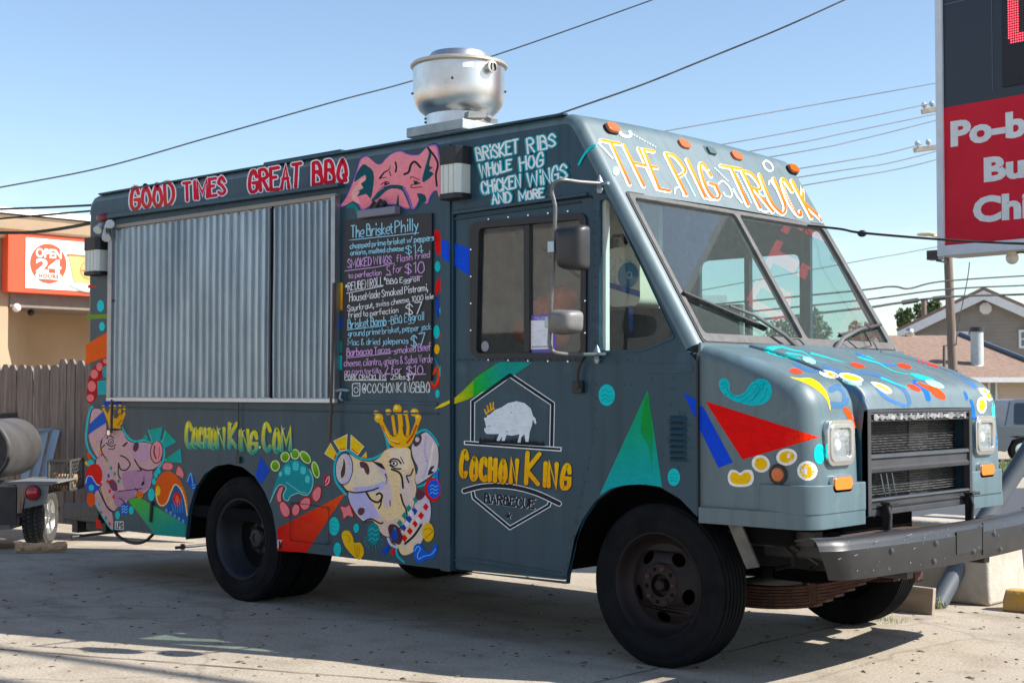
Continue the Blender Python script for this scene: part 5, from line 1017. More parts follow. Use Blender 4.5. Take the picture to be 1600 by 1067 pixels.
# belts and clutter behind the door window
mb = MB(); mb.beam((-1.32, .25, 2.35), (-1.02, .35, 1.45), .045, .004, up=(0, 1, 0)); mb.build('seat_belt', mat('belt_grey', (.05, .055, .07), rough=.8), truck)
mb = MB(); mb.tube([(-1.40, .6, 2.30), (-1.1, .6, 2.10), (-.6, .6, 2.0)], .012, 6); mb.build('cab_cable', M_black, truck)
mb = MB()
for (x, z, r) in ((-1.12, 1.88, .13), (-1.02, 1.95, .10), (-1.26, 1.78, .11), (-1.08, 1.74, .10)): mb.ball((x, .34, z), r, 12, sc=(1.2, .6, .8))
tag(mb.build('red_jacket', mat('red_cloth', (.55, .12, .07), rough=.9, noise=.4, nscale=9)), 'crumpled red jacket on the seat behind the door window', 'jacket')
mb = MB(); mb.box((-.78, .80, 1.62), (-.66, .84, 2.62)); mb.box((-1.50, .85, 2.02), (-.95, .88, 2.55)); mb.box((-1.52, .84, 2.0), (-1.49, .90, 2.57)); mb.box((-.96, .84, 2.0), (-.93, .90, 2.57)); mb.build('cab_wall_panel', mat('panel_beige', (.60, .57, .50), rough=.8, noise=.1), truck, smooth=0)

# ---------------------------------------------------------------- painted decoration: thin coats of paint lying on the panels
FONT = {
 'A': "02 39 62|15 55", 'B': "02 09|~09 39 57 55 36 06|~06 46 64 62 42 02", 'C': "~67 58 39 18 05 13 32 52 63", 'D': "02 09|~09 39 67 64 32 02", 'E': "69 09 02 62|06 46", 'F': "69 09 02|06 46",
 'G': "~67 59 39 17 04 12 42 63|63 65 35", 'H': "09 02|69 62|06 66", 'I': "29 22", 'J': "~69 64 42 12 04", 'K': "09 02|69 05 62", 'L': "09 02 62", 'M': "02 09 34 69 62", 'N': "02 09 62 69", 'O': "~39 17 04 22 42 64 57 39",
 'P': "02 09|~09 49 67 46 05", 'Q': "~39 17 04 22 42 64 57 39|44 62", 'R': "02 09|~09 49 67 46 06|26 62", 'S': "~67 39 07 26 45 63 32 03", 'T': "09 69|39 32", 'U': "~09 04 22 42 64 69", 'V': "09 32 69", 'W': "09 12 38 52 69", 'X': "09 62|69 02", 'Y': "09 35 69|35 32", 'Z': "09 69 02 62",
 'a': "~56 26 04 12 42 55|56 52", 'b': "09 02|~05 36 54 42 12 03", 'c': "~56 26 04 12 42 53", 'd': "59 52|~55 26 04 12 42 54", 'e': "~04 54 56 36 05 03 22 52", 'f': "~49 29 17 12|06 46", 'g': "~56 26 04 13 43 55|~56 51 30 00", 'h': "09 02|~04 26 46 54 52", 'i': "16 12|18 19", 'j': "~36 31 10 00", 'k': "09 02|46 04 52", 'l': "19 12",
 'm': "06 02|~05 16 26 34 32|~35 46 56 64 62", 'n': "06 02|~05 26 46 54 52", 'o': "~26 05 03 22 42 54 46 26", 'p': "06 00|~05 36 54 42 12 03", 'q': "~56 26 04 12 42 55|56 50", 'r': "06 02|~04 26 46", 's': "~55 36 05 34 53 32 02", 't': "18 13 32|06 36", 'u': "~06 03 22 42 54|56 52", 'v': "06 22 46", 'w': "06 12 35 52 66", 'x': "06 52|56 02", 'y': "06 33|56 10", 'z': "06 56 02 52",
 '0': "~39 18 04 22 42 64 58 39", '1': "08 29 22", '2': "~08 29 49 57 35 02|02 62", '3': "09 59 26 46 63 42 02", '4': "49 04 64|49 42", '5': "59 09 06|~06 45 63 42 12 03", '7': "09 69 22", '$': "~67 39 07 26 45 63 32 03|39 31", '&': "~62 17 29 38 04 12 32 54", '@': "~46 25 34 46 53 65 58 29 05 22 52", ',': "13 00", '.': "12 13", '!': "19 14|12 13", '*': "18 36|38 16|07 47", '-': "05 45", '/': "02 49", '%': "02 69", '~': "~09 29 38 59", ' ': "", "'": "19 17", '?': "~08 39 57 35|32 33"}
def fglyph(ch):
    out = []; mx = 0
    for st in [q for q in FONT[ch].split('|') if q]:
        sm = st[0] == '~'; P = [(int(a[0])/6, (int(a[1])-2)/7) for a in st.lstrip('~').split()]; P = [(x*(1.5 if ch in 'MWm' else 1), y) for x, y in P]; mx = max(mx, max(p[0] for p in P)); out.append(catmull(P, 5) if sm else P)
    return out, max(mx, .18)
def S2L(c):
    v = [((x/255)/12.92 if x/255 <= .04045 else ((x/255+.055)/1.055)**2.4)**.82 for x in c]; m = sum(v)/3
    return [max(.002, min(.86, m+(x-m)*1.22)) for x in v]

def paint_mat():
    m = bpy.data.materials.new('mural_paint'); m.use_nodes = True; N = m.node_tree.nodes; L = m.node_tree.links; b = N['Principled BSDF']
    a = N.new('ShaderNodeAttribute'); a.attribute_name = 'Col'; tc = N.new('ShaderNodeTexCoord'); v = tc.outputs['Object']
    f = noise_chain(N, L, v, 14, 6, .35, .7); mpb = N.new('ShaderNodeMapping'); mpb.inputs['Scale'].default_value = (14, 14, 55); mpb.inputs['Rotation'].default_value = (0, .6, 0); L.new(v, mpb.inputs[0]); f2 = noise_chain(N, L, mpb.outputs[0], 1.6, 6, .42, .70); mx = N.new('ShaderNodeMixRGB'); mx.blend_type = 'MULTIPLY'; mx.inputs[2].default_value = (.90, .90, .91, 1); L.new(f, mx.inputs[0]); L.new(a.outputs['Color'], mx.inputs[1]); c2 = mixc(N, L, f2, mx.outputs[0], mixc(N, L, 1.0, mx.outputs[0], (.88, .87, .88), 'MULTIPLY')); ch = noise_chain(N, L, v, 48, 5, .685, .72); c2 = mixc(N, L, ch, c2, TEAL); L.new(c2, b.inputs['Base Color'])
    b.inputs['Roughness'].default_value = .5; b.inputs['Specular IOR Level'].default_value = .08; return m
M_paint = paint_mat()
def planeY(Y): return lambda x, y, off: side(x, y, Y)-Vector((0, off, 0))
class Paint:
    def __init__(s, mp, fr=(0, 0, 1), base=.0008, step=.00003, fine=0): s.mp = mp; s.fr = fr; s.k = 0; s.base = base; s.step = step; s.fine = fine; s.V = []; s.F = []; s.C = []
    def P(s, p): return (s.fr[0]+p[0]/s.fr[2], s.fr[1]+p[1]/s.fr[2])
    def emit(s, pts, tris, col):                      # pixels of the photograph's plane, then onto the panel
        off = s.base+s.k*s.step; s.k += 1
        if s.fine:
            out = []; stack = [tuple(pts[i] for i in t) for t in tris]
            while stack:
                t = stack.pop(); e = [(t[i][0]-t[i-1][0])**2+(t[i][1]-t[i-1][1])**2 for i in range(3)]; m = max(e)
                if m > s.fine**2 and len(out)+len(stack) < 6000:
                    i = e.index(m); a, b, c = t[i-1], t[i], t[(i+1) % 3]; md = ((a[0]+b[0])/2, (a[1]+b[1])/2); stack += [(a, md, c), (md, b, c)]
                else: out.append(t)
            for t in out:
                q = [s.mp(x, y, off) for x, y in t]
                if any(z is None for z in q): continue
                if max((q[i]-q[i-1]).length for i in range(3)) > .12: continue
                b = len(s.V); s.V += q; s.F.append((b, b+1, b+2)); s.C += [col(p) if callable(col) else col for p in t]
        else:
            b = len(s.V); q = [s.mp(x, y, off) for x, y in pts]; s.V += q; s.F += [tuple(i+b for i in t) for t in tris]; s.C += [col(p) if callable(col) else col for p in pts]
    def col(s, c, g=None):                            # g = (colour2, point a, point b): a painted blend
        c1 = S2L(c)
        if not g: return c1
        c2 = S2L(g[0]); a = Vector(s.P(g[1])); d = Vector(s.P(g[2]))-a
        return lambda p: tuple(x+(y-x)*max(0, min(1, (Vector(p)-a).dot(d)/d.length_squared)) for x, y in zip(c1, c2))
    def poly(s, pts, c, sm=0, g=None):
        P = catmull(pts, sm, True) if sm else pts; P = [s.P(p) for p in P]; Q = [P[0]]
        for p in P[1:]:
            if (p[0]-Q[-1][0])**2+(p[1]-Q[-1][1])**2 > .01: Q.append(p)
        s.emit(Q, tessellate_polygon([[Vector((x, y, 0)) for x, y in Q]]), s.col(c, g)); return s
    def oval(s, cx, cy, rx, ry, c, n=18, rot=0, g=None):
        ca, sa = cos(radians(rot)), sin(radians(rot)); return s.poly([(cx+rx*cos(2*pi*k/n)*ca-ry*sin(2*pi*k/n)*sa, cy+rx*cos(2*pi*k/n)*sa+ry*sin(2*pi*k/n)*ca) for k in range(n)], c, 0, g)
    def line(s, pts, w, c, sm=5, closed=False, taper=False, g=None, raw=False):
        P = [Vector(p if raw else s.P(p)) for p in (catmull(pts, sm, closed) if sm and len(pts) > 2 else list(pts)+([pts[0]] if closed else []))]
        if closed and sm and len(pts) > 2: P.append(P[0].copy())
        Q = [P[0]]
        for p in P[1:]:
            if (p-Q[-1]).length > .08: Q.append(p)
        P = Q; n = len(P)
        if n < 2: P = [P[0]-Vector((w*.05, 0)), P[0]+Vector((w*.05, 0))]; n = 2
        w = w if raw else w/s.fr[2]; L = []; R = []
        for i in range(n):
            cl = closed and (P[0]-P[-1]).length < .3
            a = P[i-1] if i else (P[-2] if cl else P[0]); b = P[i+1] if i < n-1 else (P[1] if cl else P[-1])
            d1 = (P[i]-a); d2 = (b-P[i]); d1 = d1.normalized() if d1.length > 1e-6 else d2.normalized(); d2 = d2.normalized() if d2.length > 1e-6 else d1
            t = d1+d2; t = t.normalized() if t.length > .2 else d1; nn = Vector((-t.y, t.x)); k = 1/max(.55, nn.dot(Vector((-d1.y, d1.x)))); ww = w/2*(1-.85*i/(n-1) if taper else 1); L.append(P[i]+nn*ww*k); R.append(P[i]-nn*ww*k)
        pts2 = L+R; tr = []
        for i in range(n-1): tr += [(i, i+1, n+i+1), (i, n+i+1, n+i)]
        if not closed:
            for e, sg in ((0, -1), (n-1, 1)):
                d = (P[1]-P[0]) if e == 0 else (P[-1]-P[-2]); d.normalize(); nn = Vector((-d.y, d.x)); ww = w/2*(.15 if taper and e else 1); b = len(pts2)
                pts2 += [P[e]+nn*ww*cos(a)+d*sg*ww*sin(a) for a in [pi*k/6 for k in range(7)]]; tr += [(b, b+k, b+k+1) for k in range(1, 6)]
        s.emit([tuple(p) for p in pts2], tr, s.col(c, g)); return s
    def text(s, body, q, w, c, layers=(), gap=.30, sp=.45, jit=0, g=None, shift=(0, 0)):
        # q: TL, TR, BR, BL of the caps; layers: wider strokes laid first
        gl = []; x = 0
        for ch in body:
            if ch == ' ': x += sp; continue
            st, wd = fglyph(ch); gl.append((st, x, ch)); x += wd+gap
        W_ = x-gap; rnd = random.Random(hash(body) % 999 if False else len(body)*7)
        TL_, TR_, BR_, BL_ = [Vector(s.P(p)) for p in q]
        def M(u, v): u /= W_; return tuple((TL_*(1-u)+TR_*u)*v+(BL_*(1-u)+BR_*u)*(1-v))
        strokes = []
        for st, x0, ch in gl:
            dy = rnd.uniform(-jit, jit); dk = rnd.uniform(-jit, jit)*.5
            for P in st: strokes.append([M(x0+px+dk*py, py+dy) for px, py in P])
        for (ww, cc, dx, dy2) in list(layers)+[(w, c, 0, 0)]:
            for P in strokes: s.line([(a+dx, b+dy2) for a, b in P], ww, cc, sm=0, raw=True, g=(g if (cc is c) else None))
        return s
    def build(s, name, parent=None, label=None):
        me = bpy.data.meshes.new(name); me.from_pydata([tuple(p) for p in s.V], [], s.F); at_ = me.color_attributes.new('Col', 'FLOAT_COLOR', 'POINT')
        at_.data.foreach_set('color', [x for c in s.C for x in (*c, 1)]); me.materials.append(M_paint); me.update()
        o = bpy.data.objects.new(name, me); COL.objects.link(o); adopt(o, parent or truck)
        if label: o['label'] = label
        return o
TEALC, CY, YEL, RED, BLUE, PINK, ORG, INK, WHT = (0, 150, 152), (38, 185, 185), (236, 178, 26), (205, 36, 40), (18, 74, 178), (242, 120, 124), (222, 92, 30), (22, 22, 30), (232, 238, 242)
S0_ = planeY(0.0); SD_ = planeY(YD)
def squig(p, cx, cy, rx, ry, c=(0, 110, 118), w=2.2):
    for k in (-.4, .05, .5): p.line([(cx-rx*.7, cy+ry*(k+.1)), (cx-rx*.2, cy+ry*(k-.12)), (cx+rx*.25, cy+ry*(k+.12)), (cx+rx*.75, cy+ry*(k-.05))], w, c)

# --- big lettering on the upper side
p = Paint(S0_)
lay = lambda w1, w2: [(w1, WHT, 0, 0)]
p.text('GOOD', [(203, 295), (270, 285), (271, 319), (206, 326)], 5.4, (190, 42, 58), [(9.2, (225, 225, 240), 0, 0)], gap=.42, jit=.03, g=((190, 62, 52), (235, 290), (236, 322)))
p.text('TIMES', [(287, 287), (351, 277), (352, 303), (288, 314)], 4.8, (190, 42, 58), [(8.4, (225, 225, 240), 0, 0)], gap=.42, jit=.03); p.build('good_times_lettering')
p = Paint(S0_)
p.text('GREAT', [(388, 270), (470, 256), (468, 292), (391, 300)], 5.4, (186, 38, 50), [(9.2, (225, 225, 240), 0, 0)], gap=.42, jit=.02)
p.text('BBQ', [(490, 255), (542, 249), (541, 282), (490, 289)], 5.8, (186, 38, 50), [(9.6, (225, 225, 240), 0, 0)], gap=.48, jit=.02); p.build('great_barbecue_lettering')
p = Paint(S0_, (500, 180, 3.81)); sh = [(5.4, (0, 135, 150), -1.2, 1.0), (5.0, (0, 135, 150), 1.4, -.6)]
for body, q in (('BRiSKET', [(926, 196), (1178, 148), (1180, 226), (938, 268)]), ('RIBS', [(1232, 140), (1402, 110), (1402, 182), (1240, 226)]), ('WHOLE', [(948, 296), (1140, 268), (1140, 326), (962, 376)]), ('HOG', [(1188, 252), (1330, 222), (1330, 298), (1196, 330)]), ('CHiCKEN', [(960, 398), (1194, 358), (1196, 430), (970, 468)]), ('WiNGS', [(1236, 350), (1470, 292), (1474, 376), (1246, 432)]), ('AND', [(1022, 472), (1138, 458), (1138, 520), (1032, 528)]), ('MORE', [(1188, 452), (1334, 438), (1336, 490), (1194, 510)])):
    p.text(body, q, 3.0, (226, 236, 248), sh, gap=.34, jit=.05)
p.line([(1545, 295), (1575, 240), (1606, 200), (1640, 182)], 13, (30, 190, 195)); p.build('menu_lettering')

# --- pig head on the cornice
p = Paint(S0_, (450, 200, 6.4))
hd = [(505, 800), (560, 720), (620, 590), (680, 420), (715, 310), (770, 272), (820, 300), (880, 350), (930, 352), (985, 290), (1050, 240), (1130, 220), (1200, 250), (1270, 262), (1330, 250), (1390, 185), (1450, 155), (1500, 165), (1520, 230), (1535, 330), (1565, 430), (1575, 560), (1560, 660), (1528, 700), (1515, 640), (1470, 640), (1430, 700), (1410, 760), (1390, 770), (1330, 740), (1270, 820), (1230, 815), (1180, 820), (1090, 780), (960, 780), (830, 790), (735, 840), (700, 780), (640, 745), (560, 790)]
p.poly(hd, (40, 36, 74), 3); cx, cy = 1050, 520
p.poly([(x+(cx-x)*.018, y+(cy-y)*.028) for x, y in hd], (128, 96, 168), 3)
p.poly([(x+(cx-x)*.045, y+(cy-y)*.075) for x, y in hd], (240, 140, 148), 3, g=((232, 126, 138), (1000, 300), (1050, 800)))
p.poly([(640, 640), (700, 560), (740, 500), (780, 520), (760, 620), (700, 690), (720, 760), (650, 720)], (240, 165, 160), 4)
D_ = (18, 60, 70)
p.poly([(662, 540), (690, 450), (750, 365), (800, 385), (855, 440), (858, 560), (835, 690), (815, 700), (780, 660), (690, 690), (720, 640), (700, 630), (755, 600), (730, 560), (780, 520), (770, 470), (700, 520)], D_, 2)
p.poly([(1390, 190), (1440, 240), (1420, 330), (1415, 380), (1450, 400), (1410, 430), (1460, 460), (1360, 545), (1345, 500), (1380, 370), (1410, 250)], D_, 2)
p.line([(1400, 200), (1470, 290), (1500, 370), (1480, 470), (1490, 580)], 20, INK)
p.poly([(830, 730), (900, 650), (990, 580), (1080, 570), (1160, 590), (1200, 690), (1245, 820), (1220, 800), (1175, 690), (1130, 620), (1030, 610), (960, 650), (900, 710)], D_, 3)
p.line([(840, 720), (940, 600), (1020, 555)], 8, (70, 70, 120)); p.line([(1160, 600), (1210, 700), (1240, 800)], 22, (120, 90, 160))
p.line([(920, 505), (960, 450), (1010, 420), (1025, 375)], 22, INK, taper=True); p.line([(1015, 440), (1030, 480)], 10, INK); p.line([(1075, 345), (1085, 390), (1078, 440)], 18, INK)
p.line([(1165, 465), (1210, 440), (1230, 370), (1270, 340), (1325, 395)], 22, INK)
p.line([(930, 570), (975, 540), (1010, 550), (970, 575)], 9, INK); p.oval(978, 560, 14, 16, INK); p.line([(915, 500), (950, 500), (985, 495)], 8, INK); p.line([(960, 590), (980, 600)], 7, INK)
p.line([(1225, 510), (1240, 490), (1315, 520)], 8, INK); p.line([(1255, 530), (1320, 555), (1240, 570), (1240, 600), (1340, 590)], 8, INK); p.oval(1280, 550, 20, 20, INK)
p.poly([(950, 710), (985, 735), (1005, 780), (975, 780)], D_); p.poly([(1080, 780), (1095, 690), (1110, 665), (1112, 780)], D_); p.poly([(1290, 655), (1370, 670), (1385, 740), (1340, 745), (1310, 790), (1275, 820), (1310, 720)], D_, 2)
p.poly([(575, 800), (640, 755), (690, 790), (730, 845), (690, 870), (660, 800)], (10, 110, 100), 2); p.build('painted_pig')

# --- large pig on the lower side
A_ = (400, 600, 3.556)
p = Paint(S0_, A_)
p.poly([(118, 800), (497, 605), (280, 935), (119, 925)], (176, 26, 30), 0, g=((232, 74, 30), (180, 850), (497, 605))); p.poly([(230, 745), (497, 605), (390, 770), (300, 770)], (200, 44, 30), 0, g=((236, 84, 34), (260, 760), (497, 605)))
p.poly([(25, 400), (78, 480), (40, 540), (22, 552), (-5, 510)], (10, 66, 166))
p.poly([(75, 655), (105, 560), (130, 490), (165, 440), (205, 424), (250, 432), (300, 478), (316, 520), (312, 570), (288, 612), (255, 612), (235, 602), (212, 615), (190, 620), (178, 645), (158, 640), (150, 615), (165, 575), (130, 562), (108, 590)], (0, 124, 130), 3)
p.line([(80, 655), (110, 585), (135, 558), (168, 574), (152, 615), (160, 642), (180, 645), (192, 622), (236, 604), (258, 614), (290, 612), (314, 568), (316, 520), (298, 474)], 4, (150, 215, 212)); p.line([(170, 545), (205, 570), (240, 595), (280, 604)], 4, (110, 200, 200))
for x, y, rx, ry in ((175, 478, 19, 30), (221, 455, 19, 30), (262, 478, 17, 26), (287, 527, 14, 25), (137, 498, 9, 16)): p.oval(x, y, rx, ry, (50, 170, 176)); squig(p, x, y, rx, ry, (130, 212, 214), 3)
for x, y, rx, ry, r in ((108, 453, 26, 31, 0), (163, 404, 26, 29, 5), (218, 389, 26, 29, 0), (275, 406, 24, 41, -38), (332, 475, 20, 48, -14)): p.oval(x, y, rx, ry, (205, 225, 160), rot=r); p.oval(x, y, rx-6, ry-6, (104, 160, 26), rot=r, g=((60, 120, 20), (x, y-20), (x, y+30)))
for P_ in ([(318, 600), (345, 570), (362, 585), (355, 630), (335, 650), (318, 632)], [(248, 655), (275, 632), (300, 640), (296, 680), (270, 696), (250, 680)], [(204, 690), (220, 668), (240, 680), (238, 715), (218, 728), (204, 715)], [(135, 665), (155, 655), (186, 695), (182, 728), (160, 734), (140, 705)], [(118, 620), (132, 580), (152, 572), (140, 615), (140, 650), (125, 650)], [(472, 680), (500, 684), (520, 672), (530, 700), (540, 735), (510, 728), (490, 745), (484, 715)]):
    p.poly([(x+(sum(a for a, b in P_)/len(P_)-x)*-.22, y+(sum(b for a, b in P_)/len(P_)-y)*-.22) for x, y in P_], (150, 24, 36), 4); p.poly(P_, (238, 124, 128), 4)
p.oval(397, 535, 19, 33, (170, 22, 48)); p.line([(388, 545), (398, 520), (408, 515), (405, 545), (388, 560)], 4, (245, 215, 220))
for x, y, rx, ry in ((435, 788, 31, 51), (454, 917, 21, 38), (559, 799, 16, 25)): p.oval(x, y, rx, ry, CY); squig(p, x, y, rx, ry)
p.poly([(478, 840), (490, 815), (520, 815), (540, 850), (548, 880), (580, 880), (600, 915), (598, 950), (575, 975), (545, 955), (520, 930), (492, 890)], (232, 172, 20), 4)
for k in range(4): p.line([(545+k*10, 885+k*4), (552+k*8, 925+k*3), (560+k*4, 960)], 3, (150, 100, 10))
p.line([(500, 835), (525, 850), (515, 880)], 3, (150, 100, 10)); p.oval(655, 830, 36, 60, (0, 110, 116)); squig(p, 655, 830, 34, 58, (80, 190, 190), 3)
for k in range(9): a = radians(10+22*k); p.line([(655+34*cos(a), 850+36*sin(a)), (655+56*cos(a), 860+60*sin(a))], 3, (40, 140, 145))
p.poly([(695, 930), (715, 905), (745, 890), (740, 915), (720, 950)], (20, 64, 160)); p.poly([(750, 935), (766, 905), (776, 930), (764, 955)], RED)
p.build('painted_pattern')
p = Paint(S0_, A_)
for P_, o_ in (([(380, 386), (415, 327), (452, 392), (437, 424)], 0), ([(430, 315), (509, 277), (504, 368), (466, 372)], 0), ([(527, 279), (602, 346), (566, 397), (524, 364)], 0), ([(613, 374), (583, 411), (619, 413)], 0)):
    c0 = (sum(a for a, b in P_)/len(P_), sum(b for a, b in P_)/len(P_)); p.poly(P_, (244, 232, 190)); p.poly([(x+(c0[0]-x)*.10, y+(c0[1]-y)*.10) for x, y in P_], (240, 186, 24)); p.line([(P_[-1][0]+(c0[0]-P_[-1][0])*.25, P_[-1][1]+(c0[1]-P_[-1][1])*.25), (P_[-2][0]+(c0[0]-P_[-2][0])*.25, P_[-2][1]+(c0[1]-P_[-2][1])*.25)], 7, (206, 78, 16))
# crown
p.line([(690, 205), (715, 262), (732, 330), (735, 352)], 16, (20, 160, 170))
for pts, w_ in (([(690, 195), (725, 265), (775, 330)], 24), ([(760, 180), (768, 240), (775, 280)], 17), ([(800, 170), (806, 250), (800, 330)], 26), ([(838, 180), (846, 240), (842, 285)], 17), ([(905, 190), (880, 262), (850, 325)], 25)): p.line(pts, w_, (224, 160, 30))
p.poly([(705, 245), (745, 290), (775, 285), (800, 262), (835, 288), (862, 280), (890, 240), (880, 290), (852, 345), (800, 352), (752, 342), (728, 300)], (232, 168, 30), 3)
for x, y, rx, ry in ((683, 188, 25, 26), (668, 158, 16, 12), (736, 154, 18, 17), (786, 139, 24, 30), (833, 160, 17, 14), (882, 157, 24, 22), (902, 185, 18, 18)): p.oval(x, y, rx, ry, (230, 164, 28)); p.oval(x-rx*.25, y-ry*.3, rx*.45, ry*.4, (250, 220, 120))
p.line([(700, 230), (730, 285), (770, 325), (800, 330)], 9, (196, 96, 22)); p.line([(893, 230), (868, 290), (840, 325)], 12, (176, 74, 26)); p.line([(745, 275), (770, 290), (790, 270)], 4, (90, 50, 10)); p.line([(815, 235), (828, 285), (850, 292)], 4, (90, 50, 10)); p.line([(720, 262), (750, 308), (790, 322)], 5, (250, 222, 130))
p.build('painted_crown')
p = Paint(S0_, A_)
p.line([(738, 345), (722, 372), (650, 414), (590, 414), (552, 400), (520, 372), (488, 366), (455, 390), (441, 430), (437, 500), (450, 550), (476, 585), (500, 612)], 13, (24, 165, 176)); p.line([(893, 272), (938, 254), (978, 282), (1014, 338)], 12, (24, 165, 176)); p.line([(1014, 470), (985, 520), (930, 560), (885, 572)], 12, (24, 165, 176)); p.line([(780, 905), (785, 950), (822, 988)], 12, (24, 160, 170))
neck = [(740, 850), (790, 840), (890, 640), (940, 610), (972, 660), (972, 740), (945, 820), (915, 890), (875, 935), (825, 955), (800, 940), (785, 905)]
p.poly(neck, INK, 3); p.poly([(x+(870-x)*.03, y+(800-y)*.03) for x, y in neck], (240, 204, 160), 3, g=((196, 190, 214), (800, 800), (970, 700)))
head = [(500, 385), (560, 412), (600, 424), (650, 425), (690, 400), (735, 352), (850, 348), (866, 400), (888, 470), (895, 560), (890, 640), (850, 750), (800, 820), (745, 850), (712, 845), (690, 822), (668, 785), (640, 758), (600, 766), (562, 732), (535, 692), (516, 650), (510, 600), (480, 560), (460, 480)]
p.poly(head, INK, 3); p.poly([(x+(690-x)*.022, y+(580-y)*.022) for x, y in head], (244, 202, 156), 3)
p.poly([(516, 605), (600, 600), (640, 650), (690, 740), (640, 745), (600, 752), (560, 715), (530, 670)], (178, 174, 216), 3); p.poly([(690, 720), (730, 760), (790, 740), (790, 800), (745, 840), (715, 835), (690, 800)], (214, 186, 168), 3); p.poly([(520, 520), (560, 470), (640, 440), (700, 470), (720, 540), (660, 570), (560, 585)], (222, 206, 178), 4); p.poly([(540, 575), (640, 565), (710, 540), (722, 580), (640, 600), (560, 596)], (176, 174, 214), 4); p.poly([(740, 370), (840, 362), (850, 460), (800, 470), (760, 420)], (232, 212, 184), 4); p.poly([(660, 450), (720, 470), (740, 540), (760, 640), (720, 690), (700, 600), (720, 540)], (206, 188, 190), 4); p.poly([(800, 560), (850, 480), (875, 560), (880, 640), (850, 710), (820, 640)], (210, 190, 178), 4)
p.oval(490, 470, 51, 92, INK, rot=4); p.oval(490, 470, 46, 86, (186, 182, 212), rot=4); p.oval(482, 468, 32, 72, (206, 190, 182), rot=4, n=20); p.poly([(488, 412), (498, 450), (494, 500), (476, 522), (472, 490), (484, 450)], (52, 40, 40), 3)
ear = [(862, 345), (890, 300), (935, 264), (962, 272), (1013, 345), (1014, 462), (985, 502), (925, 545), (892, 560), (882, 525), (900, 470), (872, 410)]
p.poly(ear, INK, 3); p.poly([(x+(945-x)*.045, y+(410-y)*.035) for x, y in ear], (204, 192, 196), 3); p.line([(945, 290), (938, 380), (955, 440), (930, 520)], 12, (178, 170, 200)); p.line([(985, 330), (975, 400), (960, 470)], 10, (230, 218, 206)); p.poly([(876, 322), (898, 290), (920, 285), (918, 320), (895, 346), (878, 340)], (62, 38, 48), 3); p.oval(897, 308, 12, 14, (196, 186, 196)); p.poly([(955, 500), (970, 460), (995, 455), (975, 480), (992, 490), (960, 505)], (40, 30, 36), 2)
p.poly([(578, 432), (600, 430), (622, 446), (632, 480), (624, 503), (608, 490), (600, 468), (582, 460)], (70, 44, 48), 3); p.poly([(566, 700), (580, 686), (604, 692), (600, 718), (580, 728), (568, 718)], (76, 44, 50), 3); p.poly([(640, 424), (700, 440), (722, 475), (700, 468), (660, 440)], INK); p.line([(720, 500), (728, 525), (722, 558)], 9, (60, 40, 44), taper=True); p.line([(745, 645), (747, 675)], 6, (60, 40, 44))
p.line([(742, 432), (760, 415), (790, 420), (806, 440)], 9, INK); p.oval(768, 440, 22, 17, INK); p.oval(768, 440, 15, 11, (225, 225, 225)); p.oval(766, 440, 7, 8, INK); p.line([(745, 450), (775, 468), (806, 470)], 8, INK); p.line([(755, 472), (795, 490), (812, 520), (818, 575)], 11, INK); p.line([(805, 405), (822, 440)], 5, INK); p.line([(875, 470), (860, 505), (838, 510), (850, 545)], 8, INK)
p.line([(500, 592), (560, 602), (640, 590), (680, 575)], 8, INK); p.line([(612, 596), (640, 640), (680, 655), (702, 625), (690, 605), (672, 612)], 11, INK); p.line([(700, 625), (695, 665), (682, 690)], 8, INK); p.line([(805, 612), (818, 660), (836, 700), (836, 760), (800, 800)], 10, INK); p.line([(600, 764), (640, 748), (690, 772), (706, 768)], 9, INK)
for i, (x, y, c) in enumerate(((888, 640, (20, 120, 116)), (908, 615, (90, 50, 60)), (850, 690, (20, 120, 116)), (882, 706, (20, 60, 150)), (826, 730, (20, 120, 116)), (852, 750, (20, 60, 150)), (800, 772, (20, 120, 116)), (822, 796, (20, 60, 150)), (944, 682, RED), (918, 730, RED), (886, 774, RED), (856, 816, RED), (826, 856, RED), (768, 805, (20, 120, 116)), (790, 836, (20, 60, 150)), (862, 716, (225, 220, 225)), (902, 756, (225, 220, 225)), (838, 776, (225, 220, 225)), (806, 846, (150, 30, 40)))): p.poly([(x-17, y), (x, y-22), (x+17, y-2), (x+2, y+22)], c)
p.poly([(735, 800), (752, 776), (790, 790), (815, 850), (800, 890), (770, 880), (748, 850)], (60, 30, 44), 3); p.poly([(750, 840), (776, 800), (790, 850), (776, 870)], (20, 60, 150), 2); p.poly([(762, 800), (778, 792), (780, 815)], (20, 120, 116)); p.line([(735, 855), (752, 890), (785, 905)], 14, (190, 186, 220)); p.line([(920, 780), (880, 840), (830, 885)], 12, INK); p.poly([(890, 600), (920, 588), (938, 620), (910, 645), (890, 630)], (66, 40, 50), 3)
p.oval(985, 585, 48, 66, (196, 22, 40)); p.oval(990, 582, 36, 52, (16, 80, 196)); squig(p, 990, 582, 30, 44, (120, 180, 235), 4); p.poly([(985, 500), (1014, 470), (1014, 540)], (30, 110, 200))
p.oval(958, 822, 33, 53, (236, 170, 24)); p.line([(935, 810), (960, 800), (985, 815), (960, 840), (940, 860)], 4, (150, 96, 10))
p.poly([(876, 930), (885, 893), (912, 884), (928, 902), (950, 932), (982, 922), (990, 890), (1008, 892), (1008, 930), (985, 965), (945, 972), (920, 990), (892, 985)], (20, 84, 190), 4); p.line([(884, 925), (900, 900), (915, 915), (900, 945), (905, 970), (935, 955), (975, 945), (1000, 915)], 4, (130, 190, 240))
p.build('painted_pig')

